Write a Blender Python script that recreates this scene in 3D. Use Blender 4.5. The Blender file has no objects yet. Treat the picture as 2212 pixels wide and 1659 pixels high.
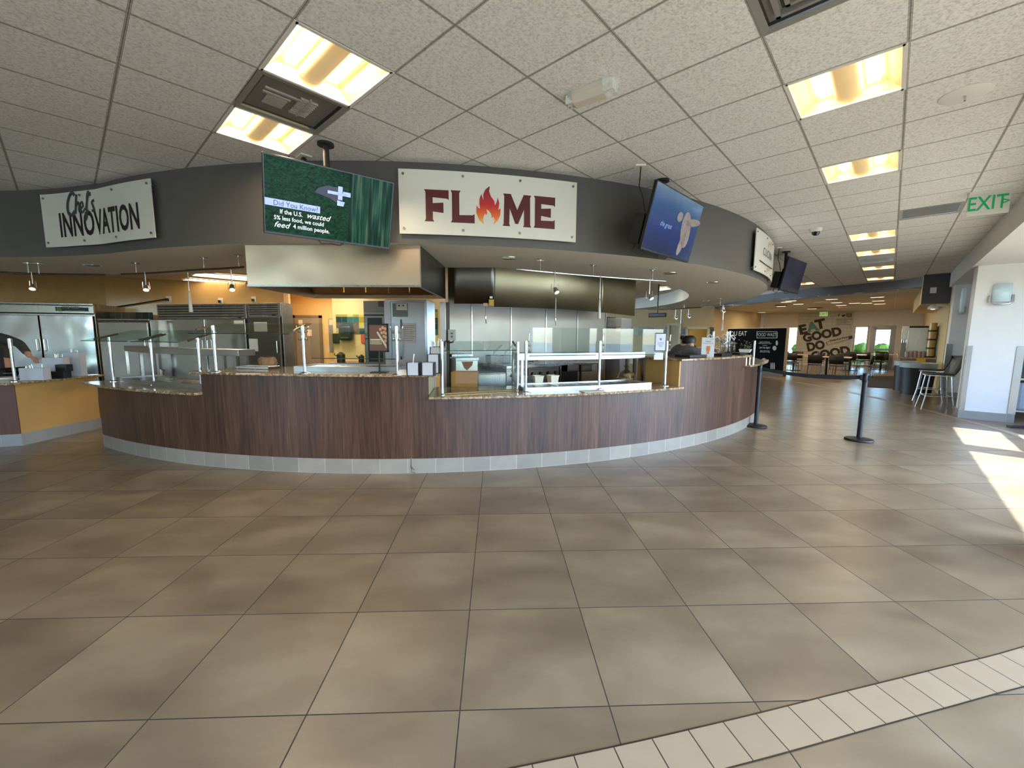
import bpy, math, random
from mathutils import Vector, Matrix
import numpy as np
random.seed(7)
S=bpy.context.scene; COL=S.collection
PI=math.pi; R_=math.radians
# ---------------- camera (solved from the floor and ceiling tile grids) ----------------
F=882.7344692; PT=R_(6.731273957); RL=R_(0.333567098); HC=1.5068155; H=3.192183; WW,HH=2212,1659
_f=Vector((0,math.cos(PT),-math.sin(PT))); _u0=Vector((0,math.sin(PT),math.cos(PT))); _r0=Vector((1,0,0))
_r=math.cos(RL)*_r0+math.sin(RL)*_u0; _u=-math.sin(RL)*_r0+math.cos(RL)*_u0
cd=bpy.data.cameras.new('camera'); cam=bpy.data.objects.new('camera',cd); COL.objects.link(cam)
cd.sensor_fit='HORIZONTAL'; cd.sensor_width=36; cd.lens=F*36/WW; cd.clip_start=.05; cd.clip_end=300
cam.matrix_world=Matrix(((_r.x,_u.x,-_f.x,0),(_r.y,_u.y,-_f.y,0),(_r.z,_u.z,-_f.z,HC),(0,0,0,1)))
S.camera=cam
# ---------------- world, sun, exposure ----------------
UA=R_(47.357427); U=Vector((math.cos(UA),math.sin(UA),0)); N=Vector((math.sin(UA),-math.cos(UA),0))   # building axes
def P(u,n,z=0): q=U*u+N*n; return Vector((q.x,q.y,z))
w=bpy.data.worlds.new('sky'); S.world=w; w.use_nodes=True; nt=w.node_tree
bg=nt.nodes['Background']; sky=nt.nodes.new('ShaderNodeTexSky'); sky.sky_type='NISHITA'; sky.sun_disc=False
sky.sun_elevation=R_(52); sky.sun_rotation=R_(120); sky.air_density=1.0; sky.dust_density=1.5; sky.ozone_density=1.0
tint=nt.nodes.new('ShaderNodeVectorMath'); tint.operation='MULTIPLY'; tint.inputs[1].default_value=(.74,.96,1.24); nt.links.new(sky.outputs[0],tint.inputs[0]); nt.links.new(tint.outputs[0],bg.inputs[0]); bg.inputs[1].default_value=3.3
sd=bpy.data.lights.new('sun','SUN'); sd.energy=42; sd.angle=R_(.5); sd.color=(.76,.89,1.0)
so=bpy.data.objects.new('sun',sd); COL.objects.link(so)
SUNEL=R_(49); SN=2.35/math.tan(SUNEL)
_d=(-N*math.cos(SUNEL)+U*0.03+Vector((0,0,-math.sin(SUNEL)))).normalized()
so.rotation_euler=_d.to_track_quat('-Z','Y').to_euler(); so.location=(14,0,12)
S.view_settings.view_transform='Standard'; S.view_settings.look='None'; S.view_settings.gamma=1
S.view_settings.use_curve_mapping=False; S.view_settings.exposure=-0.44
S.cycles.max_bounces=8; S.cycles.diffuse_bounces=6; S.cycles.glossy_bounces=4; S.cycles.transparent_max_bounces=14
S.cycles.sample_clamp_indirect=6; S.cycles.caustics_reflective=False; S.cycles.caustics_refractive=False
S.cycles.use_denoising=True; S.cycles.use_adaptive_sampling=True; S.cycles.adaptive_threshold=.02
# ---------------- pixel helpers: a point of the place from where it is seen ----------------
def ray(x,y): return _f+_r*((x-WW/2)/F)-_u*((y-HH/2)/F)
C0=Vector((0,0,HC))
def atz(x,y,z): d=ray(x,y); return C0+d*((z-HC)/d.z)
def aty(x,y,Y): d=ray(x,y); return C0+d*(Y/d.y)
def atun(x,y,u=None,n=None):
    d=ray(x,y); ax,val=(U,u) if u is not None else (N,n); return C0+d*(val/d.dot(ax))
def zat(x,y,p): d=ray(x,y); t=(p[0]*d.x+p[1]*d.y)/(d.x**2+d.y**2); return HC+t*d.z
def atcyl(x,y,r,c,near=True):
    d=ray(x,y); a=d.x**2+d.y**2; b=-2*(c[0]*d.x+c[1]*d.y); cc=c[0]**2+c[1]**2-r*r
    s=math.sqrt(max(b*b-4*a*cc,0)); return C0+d*((-b-s if near else -b+s)/(2*a))
def phi(x,y,r,c): p=atcyl(x,y,r,c); return math.atan2(p.x-c[0],-(p.y-c[1]))
def atline(x,y,a,b):
    a=Vector(a); b=Vector(b); e=b-a; nn=Vector((-e.y,e.x)); d=ray(x,y); return C0+d*((a.x*nn.x+a.y*nn.y)/(d.x*nn.x+d.y*nn.y))
# ---------------- materials ----------------
def lin(c):
    return tuple((x/255/12.92 if x/255<=.04045 else ((x/255+.055)/1.055)**2.4) for x in c[:3])+(1,)
MATS={}
def M(name,col=(200,200,200),rough=.5,metal=0,var=.06,vs=6,bump=0,bs=80,emit=0,ecol=None,alpha=1,spec=.5,stretch=None,coat=0):
    if name in MATS: return MATS[name]
    m=bpy.data.materials.new(name); m.use_nodes=True; nt=m.node_tree; b=nt.nodes['Principled BSDF']; L=nt.links
    c=lin(col); b.inputs['Roughness'].default_value=rough; b.inputs['Metallic'].default_value=metal
    b.inputs['Specular IOR Level'].default_value=spec; b.inputs['Coat Weight'].default_value=coat
    tc=nt.nodes.new('ShaderNodeTexCoord'); mp=nt.nodes.new('ShaderNodeMapping'); L.new(tc.outputs['Object'],mp.inputs[0])
    if stretch: mp.inputs['Scale'].default_value=stretch
    nz=nt.nodes.new('ShaderNodeTexNoise'); nz.inputs['Scale'].default_value=vs; nz.inputs['Detail'].default_value=4; L.new(mp.outputs[0],nz.inputs[0])
    rp=nt.nodes.new('ShaderNodeMapRange'); rp.inputs[1].default_value=.25; rp.inputs[2].default_value=.75
    rp.inputs[3].default_value=1-var; rp.inputs[4].default_value=1+var; L.new(nz.outputs[0],rp.inputs[0])
    mx=nt.nodes.new('ShaderNodeVectorMath'); mx.operation='SCALE'; mx.inputs[0].default_value=c[:3]; L.new(rp.outputs[0],mx.inputs['Scale'])
    L.new(mx.outputs[0],b.inputs['Base Color'])
    if bump:
        n2=nt.nodes.new('ShaderNodeTexNoise'); n2.inputs['Scale'].default_value=bs; n2.inputs['Detail'].default_value=3; L.new(mp.outputs[0],n2.inputs[0])
        bp=nt.nodes.new('ShaderNodeBump'); bp.inputs['Strength'].default_value=bump; bp.inputs['Distance'].default_value=.004; L.new(n2.outputs[0],bp.inputs['Height']); L.new(bp.outputs[0],b.inputs['Normal'])
    if emit:
        b.inputs['Emission Color'].default_value=lin(ecol or col); b.inputs['Emission Strength'].default_value=emit
    MATS[name]=m; return m
def nodes(name):
    m=bpy.data.materials.new(name); m.use_nodes=True; MATS[name]=m; nt=m.node_tree; return m,nt,nt.nodes['Principled BSDF'],nt.links
def N_(nt,t,**k):
    n=nt.nodes.new('ShaderNode'+t)
    for a,v in k.items():
        if a.startswith('i_'):
            key=a[2:]; key=int(key) if key.isdigit() else key; n.inputs[key].default_value=v
        else: setattr(n,a,v)
    return n
def ramp(nt,stops,interp='LINEAR'):
    r=nt.nodes.new('ShaderNodeValToRGB'); r.color_ramp.interpolation=interp; e=r.color_ramp.elements
    while len(e)<len(stops): e.new(.5)
    for i,(p,c) in enumerate(stops): e[i].position=p; e[i].color=lin(c)
    return r
def tile_floor():
    m,nt,b,L=nodes('floor_tile'); tc=N_(nt,'TexCoord'); mp=N_(nt,'Mapping',vector_type='TEXTURE')
    mp.inputs['Location'].default_value=(-.2031,1.4870,0); mp.inputs['Rotation'].default_value=(0,0,R_(2.22)); mp.inputs['Scale'].default_value=(.61,.61,1)
    L.new(tc.outputs['Object'],mp.inputs[0]); sp=N_(nt,'SeparateXYZ'); L.new(mp.outputs[0],sp.inputs[0])
    es=[];cells=[]
    for ax in (0,1):
        fr=N_(nt,'Math',operation='FRACT'); L.new(sp.outputs[ax],fr.inputs[0])
        s=N_(nt,'Math',operation='SUBTRACT'); L.new(fr.outputs[0],s.inputs[0]); s.inputs[1].default_value=.5
        a=N_(nt,'Math',operation='ABSOLUTE'); L.new(s.outputs[0],a.inputs[0]); es.append(a)
        fl=N_(nt,'Math',operation='FLOOR'); L.new(sp.outputs[ax],fl.inputs[0]); cells.append(fl)
    mxm=N_(nt,'Math',operation='MAXIMUM'); L.new(es[0].outputs[0],mxm.inputs[0]); L.new(es[1].outputs[0],mxm.inputs[1])
    gr=N_(nt,'MapRange'); gr.inputs[1].default_value=.4952; gr.inputs[2].default_value=.4968; L.new(mxm.outputs[0],gr.inputs[0])
    cb=N_(nt,'CombineXYZ'); L.new(cells[0].outputs[0],cb.inputs[0]); L.new(cells[1].outputs[0],cb.inputs[1])
    wn=N_(nt,'TexWhiteNoise',noise_dimensions='2D'); L.new(cb.outputs[0],wn.inputs[0])
    off=N_(nt,'VectorMath',operation='MULTIPLY_ADD'); L.new(wn.outputs['Color'],off.inputs[0]); off.inputs[1].default_value=(30,30,30)
    L.new(mp.outputs[0],off.inputs[2])
    sc=N_(nt,'VectorMath',operation='MULTIPLY'); L.new(off.outputs[0],sc.inputs[0]); sc.inputs[1].default_value=(1.1,2.1,1)
    nz=N_(nt,'TexNoise'); nz.inputs['Scale'].default_value=.9; nz.inputs['Detail'].default_value=6; nz.inputs['Distortion'].default_value=.25; L.new(sc.outputs[0],nz.inputs[0])
    rp=ramp(nt,[(.3,(113,96,73)),(.5,(131,113,87)),(.7,(149,131,103))]); L.new(nz.outputs[0],rp.inputs[0])
    fine=N_(nt,'TexNoise'); fine.inputs['Scale'].default_value=90; L.new(tc.outputs['Object'],fine.inputs[0])
    fm=N_(nt,'MapRange'); fm.inputs[3].default_value=.96; fm.inputs[4].default_value=1.04; L.new(fine.outputs[0],fm.inputs[0])
    v1=N_(nt,'MapRange'); v1.inputs[3].default_value=.93; v1.inputs[4].default_value=1.06; L.new(wn.outputs[0],v1.inputs[0])
    mm=N_(nt,'Math',operation='MULTIPLY'); L.new(fm.outputs[0],mm.inputs[0]); L.new(v1.outputs[0],mm.inputs[1])
    s2=N_(nt,'VectorMath',operation='SCALE'); L.new(rp.outputs[0],s2.inputs[0]); L.new(mm.outputs[0],s2.inputs['Scale'])
    mix=N_(nt,'Mix',data_type='RGBA'); L.new(gr.outputs[0],mix.inputs[0]); L.new(s2.outputs[0],mix.inputs[6]); mix.inputs[7].default_value=lin((44,32,28))
    L.new(mix.outputs[2],b.inputs['Base Color'])
    rr=N_(nt,'MapRange'); rr.inputs[3].default_value=.28; rr.inputs[4].default_value=.31; L.new(nz.outputs[0],rr.inputs[0]); 
    rg=N_(nt,'Mix',data_type='FLOAT'); L.new(gr.outputs[0],rg.inputs[0]); L.new(rr.outputs[0],rg.inputs[2]); rg.inputs[3].default_value=.9; L.new(rg.outputs[0],b.inputs['Roughness'])
    bp=N_(nt,'Bump'); bp.inputs['Strength'].default_value=.5; bp.inputs['Distance'].default_value=.002; bp.invert=True; L.new(gr.outputs[0],bp.inputs['Height']); L.new(bp.outputs[0],b.inputs['Normal'])
    b.inputs['Specular IOR Level'].default_value=.72
    return m
def uv_tiles(name,tw,th,cols,grout,gw=.006,rough=.35,var=.08,off=(0,0),blocks=None):
    """tiles laid out on the UV map, which is in metres"""
    m,nt,b,L=nodes(name); tc=N_(nt,'TexCoord'); mp=N_(nt,'Mapping'); mp.inputs['Location'].default_value=(off[0],off[1],0); L.new(tc.outputs['UV'],mp.inputs[0])
    br=N_(nt,'TexBrick',offset=0,squash=1); L.new(mp.outputs[0],br.inputs[0]); br.inputs['Scale'].default_value=1
    br.inputs['Brick Width'].default_value=tw; br.inputs['Row Height'].default_value=th; br.inputs['Mortar Size'].default_value=gw/2; br.inputs['Mortar Smooth'].default_value=.1
    br.inputs['Color1'].default_value=lin(cols[0]); br.inputs['Color2'].default_value=lin(cols[1]); br.inputs['Mortar'].default_value=lin(grout)
    nz=N_(nt,'TexNoise'); nz.inputs['Scale'].default_value=7; nz.inputs['Detail'].default_value=5; L.new(tc.outputs['Object'],nz.inputs[0])
    mr=N_(nt,'MapRange'); mr.inputs[3].default_value=1-var*2; mr.inputs[4].default_value=1+var*2; L.new(nz.outputs[0],mr.inputs[0])
    s=N_(nt,'VectorMath',operation='SCALE'); L.new(br.outputs[0],s.inputs[0]); L.new(mr.outputs[0],s.inputs['Scale']); L.new(s.outputs[0],b.inputs['Base Color'])
    b.inputs['Roughness'].default_value=rough; return m
def mosaic(name,ts,cols,gw=.004):
    m,nt,b,L=nodes(name); tc=N_(nt,'TexCoord'); mp=N_(nt,'VectorMath',operation='SCALE'); mp.inputs['Scale'].default_value=1/ts; L.new(tc.outputs['UV'],mp.inputs[0])
    fl=N_(nt,'VectorMath',operation='FLOOR'); L.new(mp.outputs[0],fl.inputs[0]); wn=N_(nt,'TexWhiteNoise',noise_dimensions='2D'); L.new(fl.outputs[0],wn.inputs[0])
    k=len(cols); rp=ramp(nt,[(i/k,c) for i,c in enumerate(cols)],'CONSTANT'); L.new(wn.outputs[0],rp.inputs[0])
    fr=N_(nt,'VectorMath',operation='FRACTION'); L.new(mp.outputs[0],fr.inputs[0]); sp=N_(nt,'SeparateXYZ'); L.new(fr.outputs[0],sp.inputs[0])
    a=N_(nt,'Math',operation='MINIMUM'); L.new(sp.outputs[0],a.inputs[0]); L.new(sp.outputs[1],a.inputs[1])
    lt=N_(nt,'Math',operation='LESS_THAN'); L.new(a.outputs[0],lt.inputs[0]); lt.inputs[1].default_value=gw/ts
    mix=N_(nt,'Mix',data_type='RGBA'); L.new(lt.outputs[0],mix.inputs[0]); L.new(rp.outputs[0],mix.inputs[6]); mix.inputs[7].default_value=lin((150,140,115)); L.new(mix.outputs[2],b.inputs['Base Color'])
    b.inputs['Roughness'].default_value=.2; return m
def wood_laminate():
    m,nt,b,L=nodes('wood_laminate'); tc=N_(nt,'TexCoord'); mp=N_(nt,'Mapping'); mp.inputs['Scale'].default_value=(1,.045,1); L.new(tc.outputs['UV'],mp.inputs[0])
    n1=N_(nt,'TexNoise'); n1.inputs['Scale'].default_value=34; n1.inputs['Detail'].default_value=5; n1.inputs['Roughness'].default_value=.65; L.new(mp.outputs[0],n1.inputs[0])
    n2=N_(nt,'TexNoise'); n2.inputs['Scale'].default_value=3.2; n2.inputs['Detail'].default_value=3; L.new(mp.outputs[0],n2.inputs[0])
    ad=N_(nt,'Mix',data_type='FLOAT'); ad.inputs[0].default_value=.38; L.new(n1.outputs[0],ad.inputs[2]); L.new(n2.outputs[0],ad.inputs[3])
    rp=ramp(nt,[(.30,(43,23,13)),(.44,(69,42,28)),(.55,(91,60,41)),(.70,(119,88,67))]); L.new(ad.outputs[0],rp.inputs[0]); L.new(rp.outputs[0],b.inputs['Base Color'])
    b.inputs['Roughness'].default_value=.38; b.inputs['Specular IOR Level'].default_value=.5; return m
def granite():
    m,nt,b,L=nodes('granite'); tc=N_(nt,'TexCoord')
    n1=N_(nt,'TexNoise'); n1.inputs['Scale'].default_value=22; n1.inputs['Detail'].default_value=8; n1.inputs['Distortion'].default_value=1.2; L.new(tc.outputs['Object'],n1.inputs[0])
    rp=ramp(nt,[(.25,(60,42,30)),(.42,(128,100,70)),(.55,(168,140,104)),(.68,(196,176,140)),(.8,(110,70,45))]); L.new(n1.outputs[0],rp.inputs[0]); L.new(rp.outputs[0],b.inputs['Base Color'])
    b.inputs['Roughness'].default_value=.12; return m
def steel(name='steel',col=(176,174,168),rough=.26,stretch=(1,1,.05),vs=10,bump=.0):
    m,nt,b,L=nodes(name); tc=N_(nt,'TexCoord'); mp=N_(nt,'Mapping'); mp.inputs['Scale'].default_value=stretch; L.new(tc.outputs['Object'],mp.inputs[0])
    n1=N_(nt,'TexNoise'); n1.inputs['Scale'].default_value=vs; n1.inputs['Detail'].default_value=3; L.new(mp.outputs[0],n1.inputs[0])
    mr=N_(nt,'MapRange'); mr.inputs[3].default_value=rough-.06; mr.inputs[4].default_value=rough+.08; L.new(n1.outputs[0],mr.inputs[0]); L.new(mr.outputs[0],b.inputs['Roughness'])
    n2=N_(nt,'TexNoise'); n2.inputs['Scale'].default_value=1.6; n2.inputs['Detail'].default_value=1; L.new(tc.outputs['Object'],n2.inputs[0])
    bp=N_(nt,'Bump'); bp.inputs['Strength'].default_value=.35; bp.inputs['Distance'].default_value=.05; L.new(n2.outputs[0],bp.inputs['Height'])
    if bump==0: bp.inputs['Strength'].default_value=.12
    else: bp.inputs['Strength'].default_value=bump
    L.new(bp.outputs[0],b.inputs['Normal'])
    b.inputs['Base Color'].default_value=lin(col); b.inputs['Metallic'].default_value=1; return m
def glass(name='clear_glass',tint=(240,247,244),lo=.035,hi=.55,rough=.02):
    m,nt,b,L=nodes(name); nt.nodes.remove(b); out=nt.nodes['Material Output']
    tr=N_(nt,'BsdfTransparent'); tr.inputs[0].default_value=lin(tint); gl=N_(nt,'BsdfGlossy'); gl.inputs['Roughness'].default_value=rough
    lw=N_(nt,'LayerWeight'); lw.inputs[0].default_value=.5; pw=N_(nt,'Math',operation='POWER'); L.new(lw.outputs['Facing'],pw.inputs[0]); pw.inputs[1].default_value=4
    nz=N_(nt,'TexNoise'); nz.inputs['Scale'].default_value=1.5; mr0=N_(nt,'MapRange'); mr0.inputs[3].default_value=lo*.8; mr0.inputs[4].default_value=lo*1.2; L.new(nz.outputs[0],mr0.inputs[0])
    mr=N_(nt,'MapRange'); L.new(pw.outputs[0],mr.inputs[0]); L.new(mr0.outputs[0],mr.inputs[3]); mr.inputs[4].default_value=hi
    mx=N_(nt,'MixShader'); L.new(mr.outputs[0],mx.inputs[0]); L.new(tr.outputs[0],mx.inputs[1]); L.new(gl.outputs[0],mx.inputs[2]); L.new(mx.outputs[0],out.inputs[0]); return m
def ceil_mat():
    m,nt,b,L=nodes('ceiling_tile'); tc=N_(nt,'TexCoord'); mp=N_(nt,'Mapping',vector_type='TEXTURE')
    mp.inputs['Location'].default_value=(.9513,2.9321,0); mp.inputs['Rotation'].default_value=(0,0,UA-PI/2); mp.inputs['Scale'].default_value=(.6093,.6093,1)
    L.new(tc.outputs['Object'],mp.inputs[0]); sp=N_(nt,'SeparateXYZ'); L.new(mp.outputs[0],sp.inputs[0]); gs=[];bu=[]
    for ax in (0,1):
        fr=N_(nt,'Math',operation='FRACT'); L.new(sp.outputs[ax],fr.inputs[0]); s=N_(nt,'Math',operation='SUBTRACT'); L.new(fr.outputs[0],s.inputs[0]); s.inputs[1].default_value=.5
        a=N_(nt,'Math',operation='ABSOLUTE'); L.new(s.outputs[0],a.inputs[0]); gs.append(a)
    mxm=N_(nt,'Math',operation='MAXIMUM'); L.new(gs[0].outputs[0],mxm.inputs[0]); L.new(gs[1].outputs[0],mxm.inputs[1])
    bar=N_(nt,'Math',operation='GREATER_THAN'); L.new(mxm.outputs[0],bar.inputs[0]); bar.inputs[1].default_value=.4835
    grv=ramp(nt,[(0,(255,255,255)),(.968,(255,255,255)),(.972,(90,84,78)),(.9765,(200,196,190)),(.990,(210,206,200)),(.994,(105,98,92)),(1,(150,145,138))])
    sc2=N_(nt,'Math',operation='MULTIPLY'); L.new(mxm.outputs[0],sc2.inputs[0]); sc2.inputs[1].default_value=2; L.new(sc2.outputs[0],grv.inputs[0])
    n1=N_(nt,'TexNoise'); n1.inputs['Scale'].default_value=70; n1.inputs['Detail'].default_value=2; L.new(tc.outputs['Object'],n1.inputs[0])
    rp=ramp(nt,[(.32,(208,208,208)),(.5,(234,235,236)),(.7,(243,244,245))]); L.new(n1.outputs[0],rp.inputs[0])
    mix=N_(nt,'Mix',data_type='RGBA',blend_type='MULTIPLY'); mix.inputs[0].default_value=1; L.new(rp.outputs[0],mix.inputs[6]); L.new(grv.outputs[0],mix.inputs[7]); L.new(mix.outputs[2],b.inputs['Base Color'])
    bp=N_(nt,'Bump'); bp.inputs['Strength'].default_value=.7; bp.inputs['Distance'].default_value=.006; L.new(n1.outputs[0],bp.inputs['Height']); L.new(bp.outputs[0],b.inputs['Normal'])
    b.inputs['Roughness'].default_value=.9; return m
FLOOR=tile_floor(); CEIL=ceil_mat(); WOOD=wood_laminate(); GRAN=granite()
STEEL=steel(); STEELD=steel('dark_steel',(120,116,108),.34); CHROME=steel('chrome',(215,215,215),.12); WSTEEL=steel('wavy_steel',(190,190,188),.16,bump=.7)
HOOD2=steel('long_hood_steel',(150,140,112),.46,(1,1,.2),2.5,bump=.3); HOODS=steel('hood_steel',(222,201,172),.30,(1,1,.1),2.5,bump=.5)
GLASS=glass(); DGLASS=glass('green_glass',(232,242,238),.03,.22); FGLASS=glass('faint_glass',(244,248,246),.007,.3)
CREAM=M('cream_paint',(214,188,140),.6,var=.02); CREAML=M('pale_paint',(222,214,200),.6,var=.02); WHITE=M('white_paint',(232,232,230),.5,var=.02)
GREY=M('grey_paint',(90,88,86),.36,var=.03,spec=.5); DGREY=M('charcoal_paint',(62,60,59),.5,var=.03); SOFF=M('soffit_paint',(240,238,230),.6,var=.02)
BLACK=M('black_plastic',(20,19,19),.4,var=.1); BLACKM=M('black_powder_coat',(28,27,27),.45,var=.1); WPLAST=M('white_plastic',(235,233,228),.35,var=.02)
PLINTH=uv_tiles('plinth_tile',.302,.4,[(160,147,129),(140,128,112)],(196,184,166),.005,off=(.1,0))
PAPER=M('paper',(226,222,210),.8,var=.04); BROWN=M('brown_fabric',(46,38,32),.55,var=.15)
# ---------------- mesh builder ----------------
class MB:
    def __init__(s): s.v=[];s.f=[];s.uv={};s.m=None
    def add(s,vs,fs,uvs=None):
        o=len(s.v); s.v+=[tuple(s.m@Vector(p)) if s.m else tuple(p) for p in vs]
        for i,f in enumerate(fs):
            s.f.append([o+k for k in f])
            if uvs: s.uv[len(s.f)-1]=uvs[i]
        return s
    def box(s,x0,x1,y0,y1,z0,z1):
        return s.add([(x0,y0,z0),(x1,y0,z0),(x1,y1,z0),(x0,y1,z0),(x0,y0,z1),(x1,y0,z1),(x1,y1,z1),(x0,y1,z1)],[(0,3,2,1),(4,5,6,7),(0,1,5,4),(1,2,6,5),(2,3,7,6),(3,0,4,7)])
    def obox(s,c,size,rz=0,rx=0,ry=0):
        m=Matrix.Translation(Vector(c))@Matrix.Rotation(rz,4,'Z')@Matrix.Rotation(rx,4,'X')@Matrix.Rotation(ry,4,'Y')
        a,b,d=[x/2 for x in size]; vs=[m@Vector(q) for q in [(-a,-b,-d),(a,-b,-d),(a,b,-d),(-a,b,-d),(-a,-b,d),(a,-b,d),(a,b,d),(-a,b,d)]]
        return s.add(vs,[(0,3,2,1),(4,5,6,7),(0,1,5,4),(1,2,6,5),(2,3,7,6),(3,0,4,7)])
    def cyl(s,p0,p1,r0,r1=None,n=16,cap=True):
        r1=r0 if r1 is None else r1; p0=Vector(p0);p1=Vector(p1); d=(p1-p0).normalized(); a=d.orthogonal().normalized(); b=d.cross(a)
        vs=[p0+(a*math.cos(t)+b*math.sin(t))*r0 for t in [2*PI*i/n for i in range(n)]]+[p1+(a*math.cos(t)+b*math.sin(t))*r1 for t in [2*PI*i/n for i in range(n)]]
        fs=[(i,(i+1)%n,n+(i+1)%n,n+i) for i in range(n)]
        if cap: fs+=[tuple(range(n-1,-1,-1)),tuple(range(n,2*n))]
        return s.add(vs,fs)
    def tube(s,pts,r,n=8):
        pts=[Vector(p) for p in pts]; rs=r if isinstance(r,(list,tuple)) else [r]*len(pts); vs=[];fs=[]; a=None
        for i,p in enumerate(pts):
            d=(pts[min(i+1,len(pts)-1)]-pts[max(i-1,0)]).normalized()
            a=d.orthogonal().normalized() if a is None else (a-d*a.dot(d)).normalized(); b=d.cross(a)
            vs+=[p+(a*math.cos(2*PI*k/n)+b*math.sin(2*PI*k/n))*rs[i] for k in range(n)]
        for i in range(len(pts)-1): fs+=[(i*n+k,i*n+(k+1)%n,(i+1)*n+(k+1)%n,(i+1)*n+k) for k in range(n)]
        fs+=[tuple(range(n-1,-1,-1)),tuple(range((len(pts)-1)*n,len(pts)*n))]
        return s.add(vs,fs)
    def lathe(s,prof,c=(0,0,0),n=24):
        vs=[];fs=[]
        for r,z in prof: vs+=[(c[0]+r*math.cos(2*PI*k/n),c[1]+r*math.sin(2*PI*k/n),c[2]+z) for k in range(n)]
        for i in range(len(prof)-1): fs+=[(i*n+k,i*n+(k+1)%n,(i+1)*n+(k+1)%n,(i+1)*n+k) for k in range(n)]
        if prof[0][0]>1e-5: fs.append(tuple(range(n-1,-1,-1)))
        if prof[-1][0]>1e-5: fs.append(tuple(range((len(prof)-1)*n,len(prof)*n)))
        return s.add(vs,fs)
    def prism(s,poly,z0,z1):
        n=len(poly); A=sum(poly[i][0]*poly[(i+1)%n][1]-poly[(i+1)%n][0]*poly[i][1] for i in range(n))
        if A<0: poly=poly[::-1]
        vs=[(p[0],p[1],z0) for p in poly]+[(p[0],p[1],z1) for p in poly]; fs=[tuple(range(n-1,-1,-1)),tuple(range(n,2*n))]; uv=[[(0,0)]*n]*2; d=0
        fs2=[];
        for i in range(n):
            j=(i+1)%n; l=math.dist(poly[i][:2],poly[j][:2]); fs.append((i,j,n+j,n+i)); uv.append([(d,z0),(d+l,z0),(d+l,z1),(d,z1)]); d+=l
        return s.add(vs,fs,uv)
    def arc(s,a0,a1,r0,r1,z0,z1,c,n=48):
        """annular block; angles from -Y turning to +X; r1 is the outer face (towards the hall)"""
        pt=lambda a,r:(c[0]+r*math.sin(a),c[1]-r*math.cos(a)); A=[a0+(a1-a0)*i/n for i in range(n+1)]; vs=[];fs=[];uv=[]
        for a in A:
            for r,z in ((r1,z0),(r1,z1),(r0,z1),(r0,z0)): vs.append((*pt(a,r),z))
        for i in range(n):
            o=i*4;q=o+4; ua,ub=A[i]*r1,A[i+1]*r1
            fs+=[(o,q,q+1,o+1),(o+1,q+1,q+2,o+2),(o+2,q+2,q+3,o+3),(o+3,q+3,q,o)]
            uv+=[[(ua,z0),(ub,z0),(ub,z1),(ua,z1)],[(ua,r1),(ub,r1),(ub,r0),(ua,r0)],[(ua,z1),(ub,z1),(ub,z0),(ua,z0)],[(ua,r0),(ub,r0),(ub,r1),(ua,r1)]]
        fs+=[(0,1,2,3),(4*n+3,4*n+2,4*n+1,4*n)]; w=abs(r1-r0); uv+=[[(0,z0),(0,z1),(w,z1),(w,z0)]]*2
        return s.add(vs,fs,uv)
    def quad(s,*p,uv=None): return s.add(p,[tuple(range(len(p)))],[uv] if uv else None)
    def wall(s,a,b,z0,z1,t=.1,holes=()):
        """wall from a to b (2D), thickness t to the left; holes=(s0,s1,h0,h1) in metres along it"""
        a=Vector(a[:2]);b=Vector(b[:2]); L=(b-a).length; e=(b-a)/L; nn=Vector((-e.y,e.x))
        xs=sorted({0,L,*[h[0] for h in holes],*[h[1] for h in holes]}); 
        for x0,x1 in zip(xs,xs[1:]):
            mid=(x0+x1)/2; hs=sorted([h for h in holes if h[0]<=mid<=h[1]],key=lambda h:h[2]); z=z0; segs=[]
            for h in hs:
                if h[2]>z+1e-4: segs.append((z,h[2]))
                z=h[3]
            if z<z1-1e-4: segs.append((z,z1))
            for s0,s1 in segs:
                p=[a+e*x0,a+e*x1,a+e*x1+nn*t,a+e*x0+nn*t]; s.prism_uv(p,s0,s1,x0)
        return s
    def prism_uv(s,p,z0,z1,d0):
        vs=[(q.x,q.y,z0) for q in p]+[(q.x,q.y,z1) for q in p]; l=(p[1]-p[0]).length
        fs=[(0,3,2,1),(4,5,6,7),(0,1,5,4),(1,2,6,5),(2,3,7,6),(3,0,4,7)]; k=[(d0,z0),(d0+l,z0),(d0+l,z1),(d0,z1)]
        t=[(0,z0),(.1,z0),(.1,z1),(0,z1)]
        return s.add(vs,fs,[[(0,0)]*4,[(0,0)]*4,k,t,[(d0+l,z0),(d0,z0),(d0,z1),(d0+l,z1)],t])
WM={}
def _mesh(name,mb,mat,inv=None,smooth=False):
    me=bpy.data.meshes.new(name); vs=mb.v if inv is None else [tuple(inv@Vector(p)) for p in mb.v]
    me.from_pydata(vs,[],mb.f); 
    if mb.uv:
        ul=me.uv_layers.new(name='UVMap'); 
        for i,p in enumerate(me.polygons):
            q=mb.uv.get(i)
            if q:
                for k,li in enumerate(p.loop_indices): ul.data[li].uv=q[k]
    me.materials.append(mat)
    if smooth:
        me.polygons.foreach_set('use_smooth',[True]*len(me.polygons))
        try: me.set_sharp_from_angle(angle=R_(smooth if smooth is not True else 35))
        except Exception: pass
    me.update(); return me
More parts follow.
